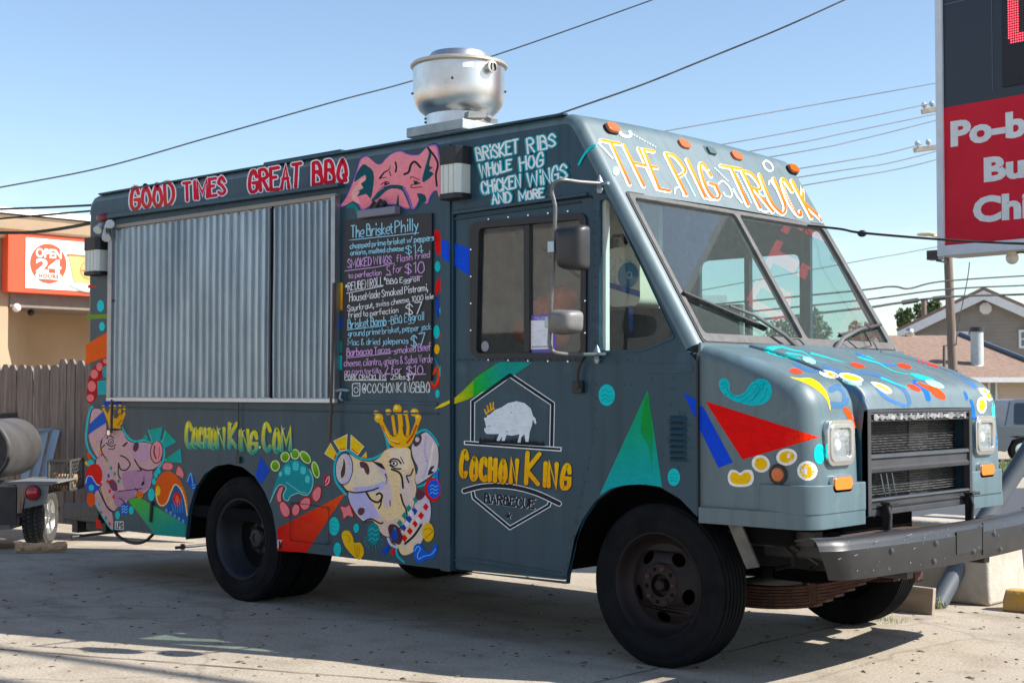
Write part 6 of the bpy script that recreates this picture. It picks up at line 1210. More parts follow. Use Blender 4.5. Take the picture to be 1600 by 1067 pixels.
# --- pink pig at the rear
B_ = (110, 560, 3.333)
p = Paint(S0_, B_)
p.poly([(300, 735), (358, 722), (600, 862), (596, 931), (440, 918)], (70, 165, 46), 0, g=((0, 122, 112), (330, 740), (470, 860)))
p.poly([(442, 690), (452, 630), (490, 590), (530, 592), (575, 640), (604, 715), (612, 790), (606, 815), (590, 720), (566, 668), (545, 655), (525, 690), (500, 750), (475, 768), (450, 745)], (206, 84, 30), 4); p.poly([(549, 660), (575, 688), (598, 760), (606, 860), (548, 820), (498, 786), (524, 720)], (34, 70, 130), 3); p.line([(446, 700), (456, 748), (478, 766), (504, 748), (526, 690), (546, 656), (572, 676), (594, 730), (608, 815)], 6, (240, 214, 150))
p.oval(556, 732, 21, 36, (206, 44, 30)); p.oval(556, 732, 9, 20, (236, 100, 60)); p.oval(457, 688, 12, 26, (240, 182, 30))
for k in range(5): p.oval(500+22*k, 790+14*k, 6, 10, (90, 140, 210)); p.line([(530+12*k, 760-8*k), (536+12*k, 785-4*k), (528+14*k, 800)], 3, (90, 140, 210))
for k in range(6): p.oval(580+5*k, 672+18*k, 2.5, 5, (250, 190, 60))
for x, y, rx, ry in ((422, 708, 17, 33), (462, 588, 9, 14), (447, 608, 9, 14), (436, 640, 10, 17), (318, 790, 13, 22), (247, 815, 12, 22), (107, 545, 17, 20)): p.oval(x, y, rx, ry, CY)
p.oval(283, 782, 22, 34, (24, 80, 180)); squig(p, 283, 782, 20, 32, (130, 190, 235), 4)
for P_ in ([(478, 570), (490, 540), (532, 545), (530, 575), (505, 580)], [(548, 600), (562, 555), (590, 590), (586, 622), (566, 610)]): p.poly(P_, (150, 30, 40), 3); p.poly([(x+(520-x)*.0+1, y+1) for x, y in [(a*.9+.1*sum(q[0] for q in P_)/len(P_), b*.9+.1*sum(q[1] for q in P_)/len(P_)) for a, b in P_]], (238, 126, 128), 3)
p.poly([(604, 650), (628, 588), (656, 660), (650, 690)], (20, 70, 160)); p.line([(610, 640), (628, 596), (638, 650)], 5, (110, 180, 235)); p.line([(634, 660), (650, 656)], 5, (110, 180, 235)); p.line([(638, 674), (650, 670)], 5, (110, 180, 235))
p.poly([(86, 580), (108, 552), (145, 552), (166, 590), (164, 635), (145, 655), (126, 630), (100, 606), (84, 615)], (200, 34, 34), 3); p.poly([(80, 640), (88, 612), (110, 612), (126, 640), (145, 660), (165, 640), (150, 680), (118, 692), (88, 688)], (20, 70, 178), 3); p.line([(80, 650), (90, 616), (112, 614), (128, 640), (148, 660), (164, 640)], 4, (200, 220, 240)); p.oval(110, 672, 14, 17, CY)
p.oval(108, 735, 22, 38, (214, 76, 22)); p.poly([(85, 490), (112, 500), (105, 525), (88, 515)], (214, 70, 30)); p.poly([(76, 545), (84, 530), (94, 548), (86, 560)], (230, 180, 30)); p.oval(362, 708, 20, 18, (210, 100, 50)); p.poly([(134, 830), (160, 845), (165, 885), (136, 880)], (190, 50, 46))
for P_ in ([(407, 372), (482, 356), (468, 426), (428, 436)], [(497, 372), (556, 434), (484, 472), (478, 440)], [(494, 524), (576, 467), (583, 543), (500, 536)], [(378, 420), (392, 392), (406, 410), (402, 430)]): p.poly(P_, (20, 140, 90), 0, g=((0, 150, 160), P_[0], P_[2])); p.line([P_[0], P_[-1]], 4, (60, 200, 190), 0)
p.build('painted_pattern')
p = Paint(S0_, B_)
p.line([(120, 262), (112, 252), (98, 285), (86, 350), (82, 420), (98, 480), (128, 520)], 10, (40, 180, 186)); p.line([(266, 350), (278, 378), (305, 415), (340, 432), (388, 424), (420, 440), (440, 424), (470, 432), (488, 470), (484, 530), (458, 572), (440, 600)], 11, (40, 180, 186)); p.line([(125, 742), (190, 855), (218, 888)], 9, (60, 185, 186))
nk = [(138, 636), (165, 690), (195, 765), (218, 800), (222, 886), (190, 852), (122, 740), (135, 690)]
p.poly(nk, (190, 148, 148), 2)
hd = [(182, 372), (266, 368), (292, 415), (330, 437), (372, 432), (425, 442), (476, 480), (474, 545), (432, 582), (424, 650), (402, 692), (345, 722), (300, 738), (288, 765), (245, 778), (225, 797), (190, 768), (162, 700), (148, 640), (130, 560), (140, 500), (162, 440)]
p.poly(hd, (44, 30, 36), 3); p.poly([(x+(290-x)*.02, y+(580-y)*.02) for x, y in hd], (196, 154, 154), 3); p.poly([(270, 600), (350, 580), (425, 590), (418, 650), (396, 684), (340, 700), (290, 690)], (168, 124, 150), 3); p.poly([(225, 700), (300, 690), (345, 715), (290, 735), (280, 760), (240, 770)], (160, 116, 140), 3); p.poly([(320, 445), (400, 450), (430, 500), (380, 540), (330, 510)], (188, 146, 168), 4)
er = [(116, 262), (160, 262), (186, 308), (188, 392), (158, 432), (150, 520), (118, 480), (94, 410), (100, 330)]
p.poly(er, (44, 30, 36), 3); p.poly([(x+(140-x)*.05, y+(390-y)*.03) for x, y in er], (194, 154, 158), 3); p.poly([(96, 396), (97, 345), (172, 272), (186, 305), (186, 336), (130, 370)], (10, 76, 164))
p.oval(450, 486, 35, 62, (44, 30, 36), rot=3); p.oval(450, 486, 30, 56, (226, 136, 140), rot=3); p.line([(440, 455), (436, 490), (446, 520)], 7, (44, 30, 36)); p.line([(462, 460), (466, 490), (458, 520)], 5, (170, 90, 100))
p.poly([(326, 470), (336, 440), (354, 438), (356, 465), (340, 486)], (60, 40, 44), 3); p.poly([(268, 455), (296, 432), (300, 440), (280, 460)], (44, 30, 36)); p.line([(190, 415), (205, 402), (226, 414)], 6, INK); p.oval(212, 432, 15, 14, INK); p.oval(212, 432, 9, 9, (220, 220, 220)); p.oval(212, 433, 5, 6, INK); p.line([(188, 440), (210, 456), (236, 450)], 6, INK); p.line([(200, 470), (224, 470), (232, 462)], 5, INK); p.line([(180, 450), (160, 470), (172, 500), (185, 520)], 6, INK); p.line([(190, 400), (206, 386)], 5, INK)
p.line([(262, 505), (290, 518), (312, 550), (290, 580), (262, 575), (252, 545)], 7, INK); p.line([(252, 545), (250, 600), (262, 625)], 6, INK); p.line([(335, 525), (360, 565), (400, 582), (440, 578)], 7, INK); p.line([(360, 570), (372, 582), (352, 584)], 5, INK); p.line([(250, 690), (330, 682), (372, 676)], 5, INK); p.line([(345, 720), (352, 690), (340, 676)], 6, INK); p.line([(384, 655), (384, 615)], 4, INK); p.oval(378, 650, 7, 12, INK, rot=30); p.line([(255, 725), (280, 745), (286, 765)], 5, INK); p.line([(130, 640), (190, 770), (225, 800)], 6, INK)
rnd = random.Random(8)
for x, y, c in ((212, 570, (20, 130, 110)), (232, 600, (20, 130, 110)), (252, 638, (20, 130, 110)), (200, 610, (20, 70, 160)), (220, 650, (20, 70, 160)), (240, 680, (20, 70, 160)), (190, 530, (110, 150, 50)), (150, 470, (236, 180, 30)), (130, 436, (236, 180, 30)), (172, 688, (236, 180, 30)), (190, 720, (236, 180, 30)), (214, 760, (236, 180, 30)), (206, 690, (206, 50, 40)), (226, 720, (206, 50, 40)), (160, 655, (206, 50, 40)), (160, 800, (20, 130, 110)), (186, 830, (20, 130, 110)), (205, 860, (206, 70, 70)), (150, 760, (60, 180, 180)), (165, 500, (206, 70, 60)), (212, 650, (110, 40, 50)), (226, 668, (110, 40, 50)), (196, 640, (206, 50, 40))): p.poly([(x-8, y), (x, y-13), (x+8, y), (x, y+13)], c)
p.poly([(200, 640), (225, 630), (245, 660), (238, 690), (215, 680)], (110, 44, 50), 3); p.poly([(214, 650), (232, 655), (228, 675)], (24, 70, 160))
p.build('painted_pig')
p = Paint(S0_, B_)
p.poly([(170, 225), (190, 218), (270, 222), (262, 250), (175, 250)], (16, 60, 160)); cr = [(156, 256), (176, 244), (186, 262), (206, 340), (210, 350), (204, 252), (216, 244), (232, 262), (240, 306), (248, 300), (256, 262), (270, 242), (286, 250), (284, 285), (272, 330), (266, 364), (206, 364), (196, 340), (172, 280)]
p.poly([(204, 366), (196, 330), (164, 270), (176, 258), (196, 290), (206, 260), (220, 260), (226, 310), (246, 312), (252, 262), (266, 262), (262, 300), (284, 272), (288, 290), (272, 330), (266, 366)], (224, 158, 26))
for x, y in ((172, 254), (210, 250), (232, 252), (258, 250), (282, 258)): p.oval(x, y, 10, 11, (236, 182, 50))
p.line([(238, 285), (246, 300), (258, 285)], 5, (90, 50, 16)); p.line([(250, 345), (268, 320)], 7, (190, 90, 20)); p.line([(204, 368), (240, 372), (268, 366)], 7, INK); p.build('painted_crown')
p = Paint(S0_, (120, 300, 2.96))
for x, y, rx, ry in ((110, 527, 16, 27), (117, 622, 13, 21)): p.oval(x, y, rx, ry, (60, 195, 200))
p.poly([(46, 567), (148, 565), (148, 584), (46, 588)], (96, 130, 44)); p.poly([(43, 706), (146, 645), (143, 760), (43, 796)], (216, 88, 24)); p.poly([(52, 428), (96, 437), (52, 446)], (206, 60, 36)); p.poly([(52, 250), (78, 272), (52, 300)], (0, 130, 140))
p.poly([(100, 790), (135, 765), (146, 775), (140, 800), (118, 850), (100, 890), (88, 960), (50, 975), (48, 900), (66, 830)], (150, 20, 34), 3)
for x, y, rx, ry in ((132, 782, 11, 12), (105, 808, 15, 20), (81, 842, 18, 22), (69, 898, 20, 26), (63, 952, 17, 18)): p.oval(x, y, rx, ry, (240, 116, 116), n=9)
p.poly([(96, 876), (143, 870), (143, 934), (98, 938)], (20, 165, 168)); p.oval(133, 832, 14, 28, (0, 140, 146))
for k in range(6): p.line([(102, 884+9*k), (138, 880+9*k)], 2.5, (0, 110, 118), 0)
p.build('painted_pattern')
# web address
p = Paint(S0_, B_)
for ch, x0, x1, y0, y1 in (('C', 604, 632, 335, 460), ('O', 640, 664, 362, 458), ('C', 672, 692, 365, 456), ('H', 702, 726, 366, 460), ('O', 734, 758, 368, 462), ('N', 768, 802, 364, 462), ('K', 830, 868, 338, 462), ('I', 874, 884, 378, 466), ('N', 894, 926, 374, 474), ('G', 936, 972, 386, 486), ('C', 1006, 1042, 338, 476), ('O', 1062, 1092, 364, 482), ('M', 1104, 1148, 362, 476)):
    p.text(ch, [(x0, y0), (x1, y0), (x1, y1), (x0, y1)], 4.6, (216, 190, 40), [(6.2, (0, 112, 112), .5, 1.0), (5.4, (150, 190, 50), -.5, -.2)], g=((10, 132, 124), (700, y0+.35*(y1-y0)), (700, y1)))
    p.line([(x0+3, y0+30), (x0+6, y0+6), (x0+14, y0)], 3, (245, 240, 200))
p.oval(988, 462, 6, 7, (200, 210, 120)); p.build('web_address_lettering')
# plates and hatch
p = Paint(S0_, B_); p.poly([(232, 846), (278, 846), (278, 890), (232, 890)], (205, 205, 200)); p.text('LPG', [(239, 854), (272, 854), (272, 884), (239, 884)], 1.4, (20, 20, 22), gap=.4); p.build('gas_plate')
p = Paint(S0_, A_); p.poly([(121, 864), (146, 866), (146, 917), (121, 914)], (215, 215, 212)); p.line([(131, 872), (131, 908)], 9, (16, 16, 18), 0); p.line([(131, 906), (141, 907)], 5, (16, 16, 18), 0); p.build('gas_plate')
p = Paint(S0_, A_, base=.010); p.line([(200, 655), (411, 686), (411, 891), (194, 866), (200, 655)], 3, (16, 20, 24), 0)
for x, y in ((208, 664), (404, 693), (404, 882), (202, 857)): p.oval(x, y, 3.5, 4, (20, 22, 26))
p.build('hatch_seam')
# small motifs round the menu board
p = Paint(S0_, (500, 320, 3.336))
p.oval(113, 478, 16, 74, (236, 176, 20), g=((206, 120, 14), (113, 420), (113, 560))); p.poly([(100, 600), (122, 585), (122, 650), (108, 650)], (20, 66, 170)); p.oval(112, 740, 12, 32, (0, 120, 116)); p.oval(108, 822, 17, 38, CY)
for x, y, rx, ry in ((613, 322, 15, 28), (642, 552, 20, 27), (608, 662, 16, 36), (640, 868, 18, 42), (613, 985, 11, 22)): p.oval(x, y, rx, ry, CY); 
p.poly([(604, 480), (600, 440), (612, 392), (634, 384), (656, 410), (664, 450), (648, 478), (630, 470), (622, 440)], (206, 30, 30), 4); p.oval(642, 440, 11, 24, (232, 110, 30)); p.poly([(602, 500), (616, 480), (622, 560), (610, 590)], (16, 60, 160), 2); p.oval(640, 686, 17, 26, (206, 36, 28)); p.poly([(628, 748), (660, 698), (664, 712), (636, 752)], (222, 110, 30)); p.oval(610, 752, 14, 26, (236, 170, 24)); p.line([(600, 800), (620, 850)], 9, (0, 120, 120)); p.line([(592, 880), (612, 850), (618, 900), (600, 950), (580, 930)], 14, (210, 70, 30)); p.line([(576, 935), (600, 955), (618, 930)], 10, (206, 36, 28))
p.build('painted_pattern')
p = Paint(S0_, (500, 180, 3.81)); p.poly([(681, 684), (712, 690), (732, 842), (700, 830), (686, 800)], (206, 30, 34)); p.poly([(733, 738), (780, 755), (780, 880), (731, 845)], (14, 72, 196)); p.k += 60; p.build('painted_stripe')
p = Paint(S0_, (500, 180, 3.81), base=.0135); p.poly([(733, 740), (777, 754), (777, 880), (731, 848)], (14, 72, 196)); p.build('painted_stripe')
p = Paint(SD_, (500, 180, 3.81)); p.poly([(799, 762), (892, 791), (892, 957), (799, 896)], (14, 72, 196)); p.build('painted_stripe', door)

# --- door emblem
E_ = (680, 540, 3.335)
p = Paint(S0_, E_, base=.0135); p.poly([(4, 330), (40, 303), (84, 283), (84, 300), (50, 318)], (232, 200, 30)); p.build('painted_flame')
p = Paint(SD_, E_); p.poly([(96, 277), (140, 240), (220, 160), (335, 86), (508, 86), (380, 175), (250, 240), (170, 280), (96, 304)], (210, 190, 24), 0, g=((20, 150, 30), (96, 290), (190, 230))); p.poly([(200, 190), (335, 86), (508, 86), (380, 175), (250, 240), (200, 264)], (20, 150, 30), 0, g=((0, 128, 118), (210, 230), (320, 150))); p.build('painted_flame', door)
p = Paint(SD_, E_); WH = (224, 232, 240); BK = (16, 18, 24)
hs = [(195, 505), (196, 292), (390, 153), (612, 302), (607, 530)]
p.line(hs, 25, WH, 0); p.line(hs, 17, (40, 54, 66), 0); p.line([(195, 505), (196, 292), (390, 153), (612, 302), (607, 530)], 10, BK, 0)
p.poly([(150, 494), (660, 528), (658, 551), (150, 516)], WH); p.poly([(156, 499), (654, 533), (653, 545), (156, 511)], BK)
rnd = random.Random(2); tops = [(228, 508)]
for k in range(34): x = 230+10*k; tops.append((x+5, 494+.06*(x-230)-rnd.uniform(6, 26)-(10 if 300 < x < 500 else 0))); tops.append((x+10, 494+.06*(x-230)-rnd.uniform(-2, 6)))
p.poly(tops+[(574, 524), (228, 504)], BK)
pig = [(254, 432), (264, 425), (258, 395), (252, 376), (270, 372), (268, 362), (284, 358), (310, 334), (345, 320), (380, 297), (425, 287), (468, 298), (500, 326), (512, 365), (524, 378), (530, 404), (522, 408), (510, 384), (507, 412), (494, 452), (488, 502), (472, 502), (466, 462), (450, 478), (446, 506), (430, 506), (440, 462), (400, 470), (372, 466), (362, 497), (346, 497), (350, 472), (334, 498), (320, 496), (332, 460), (300, 462), (266, 460), (255, 446)]
p.poly(pig, BK); p.poly([(x+(395-x)*.012, y+(390-y)*.016) for x, y in pig], (214, 226, 240))
for a, b in (((268, 356), (258, 332)), ((280, 346), (272, 312)), ((292, 338), (288, 300)), ((302, 330), (304, 296)), ((264, 352), (308, 326))): p.line([a, b], 7, (226, 170, 40), 0)
p.build('house_emblem', door)
p = Paint(SD_, E_)
for ch, x0, x1, y0, y1, sl in (('C', 130, 158, 546, 676, 12), ('O', 186, 216, 580, 690, 6), ('C', 234, 266, 586, 694, 6), ('H', 284, 312, 588, 700, 4), ('O', 338, 366, 594, 704, 4), ('N', 394, 424, 592, 710, 4), ('K', 474, 536, 558, 716, 8), ('I', 556, 572, 606, 724, 4), ('N', 592, 630, 610, 730, 4), ('G', 660, 698, 622, 738, 4)):
    p.text(ch, [(x0+sl, y0), (x1+sl, y0+6), (x1, y1+4), (x0, y1)], 7.0, (238, 178, 32), [(9.0, BK, .3, .3)], g=((222, 152, 20), (x0, y0), (x0, y1)))
p.build('cochon_king_lettering', door)
p = Paint(SD_, E_)
sd = [(196, 760), (202, 792), (390, 948), (592, 832), (602, 802)]
p.line(sd, 22, WH, 0); p.line(sd, 14, (40, 54, 66), 0); p.line(sd, 8, BK, 0)
arc = [(152, 756), (240, 733), (340, 729), (440, 742), (540, 772), (646, 822)]; p.line(arc, 30, WH); p.line(arc, 22, (24, 28, 36))
p.text('BARBECUE', [(262, 772), (520, 800), (517, 848), (258, 816)], 2.6, BK, [(2.6, (190, 198, 206), 1.2, .5)], gap=.36)
for dx, c in ((3, (190, 198, 206)), (0, BK)): p.poly([(383+dx+(22 if k % 2 == 0 else 9)*.85*sin(pi*k/5), 887-(22 if k % 2 == 0 else 9)*cos(pi*k/5)) for k in range(10)], c)
p.build('barbecue_emblem', door)

# --- chalk menu board
D0 = (500, 320, 3.336)
mbq = [(500+x/3.336, 320+y/3.336) for x, y in ((134, 86), (592, 44), (588, 914), (122, 918))]
mb = MB(); mb.plXZ([xz(mbq)], -.016, -.001); board = mb.build('menu_board', mat('chalkboard', (.010, .010, .013), rough=.55, col2=(.016, .016, .019), nscale=9), truck, smooth=0, bevel=.002)
p = Paint(planeY(-.016), D0, base=.0008, step=.00002)
LB, LV, LW = (150, 205, 236), (200, 160, 214), (226, 230, 236)
def ln(t, c, x0, x1, a0, a1, b0, b1, w=1.2, gap=.34): p.text(t, [(x0, a0), (x1, a1), (x1, b1), (x0, b0)], w, c, gap=gap, sp=.5, jit=.05)
for a in (("The Brisket", LB, 163, 378, 112, 88, 172, 148, 1.6), ("Philly", LB, 392, 512, 88, 70, 146, 134, 1.6), ("chopped prime brisket w/ peppers", LB, 157, 594, 202, 154, 228, 186), ("onions, melted cheese", LB, 161, 437, 238, 212, 264, 238), ("$14", LB, 448, 540, 212, 208, 254, 250, 1.3),
          ("SMOKED WINGS", LV, 146, 374, 284, 264, 330, 302, 1.4), ("flash fried", LV, 402, 574, 264, 240, 298, 272, 1.1), ("to perfection", LV, 152, 322, 356, 338, 384, 366, 1.1), ("5 for", LV, 352, 430, 322, 312, 366, 346, 1.1), ("$10", LV, 446, 546, 308, 294, 356, 352, 1.5),
          ("*REUBEN ROLL*", LW, 135, 345, 412, 372, 452, 418, 1.2), ("BBQ Eggroll", LW, 350, 520, 388, 370, 414, 396, 1.1), ("HouseMade Smoked Pistrami,", LW, 157, 566, 464, 412, 504, 446, 1.15), ("Saurkraut, swiss cheese, 1000 isle", LW, 147, 594, 524, 462, 556, 488, 1.0), ("fried to perfection", LW, 152, 412, 560, 534, 590, 562, 1.0), ("$7", LW, 452, 534, 516, 508, 570, 570, 1.5),
          ("Brisket Bomb", LB, 150, 350, 600, 580, 644, 624, 1.35), ("-BBQ Eggroll", LB, 360, 546, 584, 556, 624, 598, 1.1), ("ground prime brisket, pepper jack", LB, 152, 584, 656, 618, 688, 648, 1.0), ("Mac & dried jalepenos", LB, 152, 466, 702, 690, 732, 722, 1.0), ("$7", LB, 480, 552, 680, 668, 736, 740, 1.5),
          ("Barbacoa Tacos", LV, 146, 372, 748, 736, 788, 770, 1.3), ("-smoked Beef", LV, 378, 584, 746, 716, 778, 756, 1.15), ("cheese, cilantro, onions & Salsa Verde", LV, 132, 592, 808, 780, 842, 820, 1.0), ("on corn tortilla,", LV, 136, 330, 854, 850, 884, 876, 1.0), ("2 for", LV, 346, 432, 838, 840, 880, 876, 1.2), ("$10", LV, 458, 544, 840, 836, 880, 880, 1.3), ("PORK CRACKLINS", LW, 137, 352, 884, 884, 910, 910, 1.0), (".25lbs", LW, 374, 452, 884, 880, 910, 908, 1.0), ("$7", LW, 460, 502, 880, 880, 912, 912, 1.1)): ln(*a)
for P_, c in (([(160, 186), (330, 168), (522, 148)], LB), ([(138, 346), (300, 326), (396, 306)], LV), ([(352, 368), (380, 366)], LV), ([(480, 378), (540, 374)], LV), ([(148, 462), (336, 424)], LW), ([(150, 652), (352, 630)], LB), ([(146, 798), (378, 774)], LV), ([(346, 884), (380, 880)], LV), ([(470, 886), (560, 882)], LV), ([(140, 914), (354, 914)], LW)): p.line(P_, 4.2, c, 0)
p.build('chalk_writing', board)
p = Paint(S0_, D0)
p.text('@COCHONKINGBBQ', [(222, 932), (574, 922), (572, 976), (220, 978)], 1.15, (226, 232, 240), gap=.36)
p.line([(176, 932), (204, 930), (209, 938), (208, 986), (202, 994), (176, 995), (170, 988), (170, 940)], 4.5, (226, 232, 240), 3, closed=True); p.line([(189+11*cos(2*pi*k/12), 965+14*sin(2*pi*k/12)) for k in range(12)], 3.5, (226, 232, 240), 3, closed=True); p.oval(199, 942, 2.5, 3, (226, 232, 240)); p.build('handle_lettering')

# --- cab corner, fender, hood and cornice: painted on the surfaces themselves
F_ = (880, 520, 3.139)
p = Paint(S0_, F_)
p.oval(214, 305, 40, 53, (36, 178, 184)); squig(p, 214, 305, 36, 48, (0, 112, 122), 3); p.oval(543, 707, 30, 43, (36, 178, 184)); squig(p, 543, 707, 26, 36, (0, 112, 122), 3)
p.poly([(415, 280), (486, 756), (430, 746), (370, 742), (300, 746), (230, 764), (178, 796)], (14, 130, 60), 0, g=((0, 140, 146), (420, 380), (400, 560)))
p.poly([(412, 300), (440, 480), (436, 700), (420, 560), (380, 480)], (20, 120, 50), 3, g=((4, 130, 120), (420, 480), (425, 690)))
p.poly([(588, 293), (652, 328), (652, 412), (640, 402)], (14, 66, 190)); p.build('painted_pattern')
def surf_map(objs, lift=.0):
    vs = []; fs = []
    for o in objs:
        b = len(vs); vs += [o.matrix_world @ v.co if False else v.co.copy() for v in o.data.vertices]; fs += [[i+b for i in q.vertices] for q in o.data.polygons]
    T_ = BVHTree.FromPolygons(vs, fs)
    def f(x, y, off):
        d = ray(x, y).normalized(); h, n, i, t = T_.ray_cast(CAM, d)
        if h is None: return None
        if n.dot(d) > 0: n = -n
        return h+n*(off+lift)
    return f
hoodset = [o for o in COL.objects if o.name.split('.')[0] in ('front_fender', 'hood')]; HM = surf_map(hoodset)
p = Paint(HM, F_, fine=7)
p.poly([(662, 350), (690, 368), (832, 634), (762, 662), (664, 460)], (14, 66, 190)); p.poly([(697, 335), (1255, 511), (880, 621)], (200, 16, 20)); p.poly([(1080, 458), (1255, 511), (1090, 560)], (206, 20, 20), 0, g=((226, 60, 24), (1090, 500), (1190, 511)))
ms = [(762, 252), (768, 230), (790, 222), (812, 234), (818, 262), (816, 284), (836, 302), (868, 302), (896, 284), (920, 246), (952, 228), (985, 226), (1014, 246), (1024, 284), (1016, 318), (992, 344), (950, 356), (900, 352), (850, 338), (806, 316), (776, 286)]
p.poly(ms, (20, 170, 178), 2)
for P_ in ([(775, 250), (795, 246), (806, 258)], [(778, 272), (800, 266), (812, 290), (840, 318)], [(850, 320), (880, 312), (905, 290), (925, 260), (950, 250), (950, 275), (915, 310), (880, 335)], [(930, 330), (950, 300), (980, 270), (985, 245)], [(965, 340), (990, 310), (1002, 270)], [(905, 340), (940, 318), (960, 290), (966, 262), (990, 250)]): p.line(P_, 3, (0, 108, 122))
for (x, y, rx, ry, rt) in ((970, 641, 46, 42, 30), (1097, 608, 52, 42, -10), (1197, 676, 50, 48, 20)): p.oval(x, y, rx, ry, (232, 230, 222), rot=rt); p.oval(x, y, rx-14, ry-13, (232, 176, 22), rot=rt)
p.poly([(808, 700), (822, 672), (850, 674), (868, 686), (890, 672), (925, 674), (936, 710), (924, 742), (890, 754), (840, 752), (814, 736)], (232, 230, 222), 3); p.poly([(820, 702), (830, 684), (852, 686), (870, 698), (892, 684), (916, 688), (922, 712), (910, 734), (882, 742), (844, 740), (824, 728)], (232, 176, 22), 3)
p.oval(1256, 593, 27, 49, (40, 190, 190)); p.line([(1245, 560), (1262, 580), (1248, 605), (1265, 630)], 3, (0, 116, 124)); p.line([(1262, 556), (1275, 585), (1262, 610), (1274, 632)], 3, (0, 116, 124))
p.poly([(1112, 218), (1160, 224), (1210, 222), (1256, 248), (1290, 292), (1306, 340), (1309, 382), (1292, 330), (1250, 284), (1190, 248)], (226, 188, 50), 3)
p.build('painted_pattern')
G_ = (1240, 520, 2.5417)
p = Paint(HM, G_, fine=7)
def blob(pts, c, sm=3): p.poly(pts, c, sm)
BL2 = (58, 88, 122)
p.line([(150, 285), (200, 285), (205, 240), (180, 215), (150, 225)], 26, BL2); p.line([(215, 215), (265, 250), (290, 295)], 22, BL2); p.line([(120, 130), (200, 160), (300, 160), (380, 190), (440, 230), (460, 280), (430, 298)], 15, BL2, taper=False); p.line([(330, 220), (370, 260), (440, 290)], 13, (58, 92, 142)); p.line([(480, 195), (520, 225), (535, 262)], 20, (34, 82, 150)); p.line([(0, 120), (60, 150), (140, 150)], 12, (52, 88, 130)); p.line([(600, 130), (660, 170), (720, 215)], 16, (58, 94, 140)); p.line([(685, 235), (705, 290), (712, 330)], 22, (34, 82, 150)); p.line([(250, 80), (330, 120), (420, 130)], 9, (56, 92, 140))
for P_ in ([(-28, 82), (20, 88), (60, 100), (88, 122)], [(-60, 52), (0, 70), (40, 78), (90, 112), (130, 118)], [(70, 82), (120, 95), (170, 110), (210, 118)], [(255, 95), (300, 110), (340, 122), (390, 150), (450, 165), (500, 172)], [(350, 180), (400, 200), (440, 215), (470, 222)], [(280, 88), (330, 110)]): p.line(P_, 10, (52, 152, 150), taper=True)
for P_ in ([(-118, 62), (-80, 52), (-40, 58), (-80, 70), (-60, 86), (0, 92), (30, 104), (0, 106), (-60, 96), (-110, 78)], [(460, 160), (520, 170), (560, 188), (500, 186)]): blob(P_, (52, 152, 150))
for x, y, rx, ry, r_ in ((62, 110, 28, 11, 22), (560, 203, 40, 12, 20), (232, 196, 40, 12, 12)): p.oval(x, y, rx, ry, (140, 196, 190), rot=r_)
for x, y, rx, ry, r_ in ((140, 165, 40, 14, 14), (228, 178, 50, 15, 14)): p.oval(x, y, rx, ry, (236, 234, 226), rot=r_); p.oval(x+2, y+1, rx-11, ry-5, (222, 180, 60), rot=r_)
p.poly([(305, 196), (340, 200), (376, 216), (390, 236), (370, 242), (340, 226)], (236, 234, 226), 3); p.poly([(318, 202), (344, 206), (370, 220), (378, 234), (352, 224)], (222, 180, 40), 3)
for x, y, rx, ry, r_ in ((10, 153, 26, 11, 12), (254, 130, 30, 9, 14), (440, 132, 30, 9, 14), (478, 218, 30, 10, 24)): p.oval(x, y, rx, ry, (210, 66, 50), rot=r_)
p.poly([(485, 195), (520, 205), (570, 220), (600, 245), (600, 264), (570, 258), (540, 232), (505, 212)], (222, 72, 34), 3); p.line([(445, 82), (490, 108), (570, 134)], 9, (214, 70, 60))
p.poly([(196, 300), (210, 296), (236, 330), (252, 380), (260, 440), (258, 498), (244, 498), (240, 420), (228, 370), (210, 330)], (222, 74, 26), 3)
p.poly([(733, 222), (760, 222), (785, 240), (790, 262), (772, 270), (752, 252)], (236, 234, 226), 3); p.poly([(742, 228), (762, 230), (780, 246), (780, 260), (764, 254)], (232, 184, 22), 3); p.oval(746, 287, 20, 33, (236, 234, 226)); p.oval(747, 287, 13, 24, (232, 184, 22)); p.oval(798, 303, 13, 40, (80, 205, 190)); p.oval(800, 430, 10, 20, (28, 96, 190)); p.oval(711, 580, 8, 22, (206, 70, 40))
p.line([(292, 304), (480, 303), (686, 303)], 4, (200, 170, 50)); p.build('painted_pattern')
FM = surf_map([roof_o])
I_ = (900, 160, 3.81)
p = Paint(FM, I_, fine=9, base=.002)
ORC, OR2 = (206, 84, 14), (226, 134, 34)
for ch, q in (('T', [(150, 226), (262, 248), (378, 498), (262, 478)]), ('H', [(285, 258), (372, 276), (486, 514), (404, 500)]), ('E', [(402, 282), (462, 292), (556, 528), (494, 516)]), ('P', [(532, 306), (612, 328), (734, 570), (656, 552)]), ('I', [(648, 340), (660, 342), (768, 566), (752, 562)]), ('G', [(704, 350), (778, 384), (868, 578), (796, 560)]), ('T', [(862, 378), (982, 400), (1086, 626), (962, 600)]), ('R', [(990, 412), (1066, 434), (1172, 652), (1096, 632)]), ('U', [(1092, 432), (1176, 456), (1266, 664), (1180, 644)]), ('C', [(1206, 448), (1262, 470), (1346, 680), (1292, 656)]), ('K', [(1284, 468), (1350, 490), (1466, 702), (1400, 688)])):
    p.text(ch, q, 4.0, ORC, [(6.6, (240, 238, 230), -1.0, .9)], g=(OR2, q[3], q[0]))
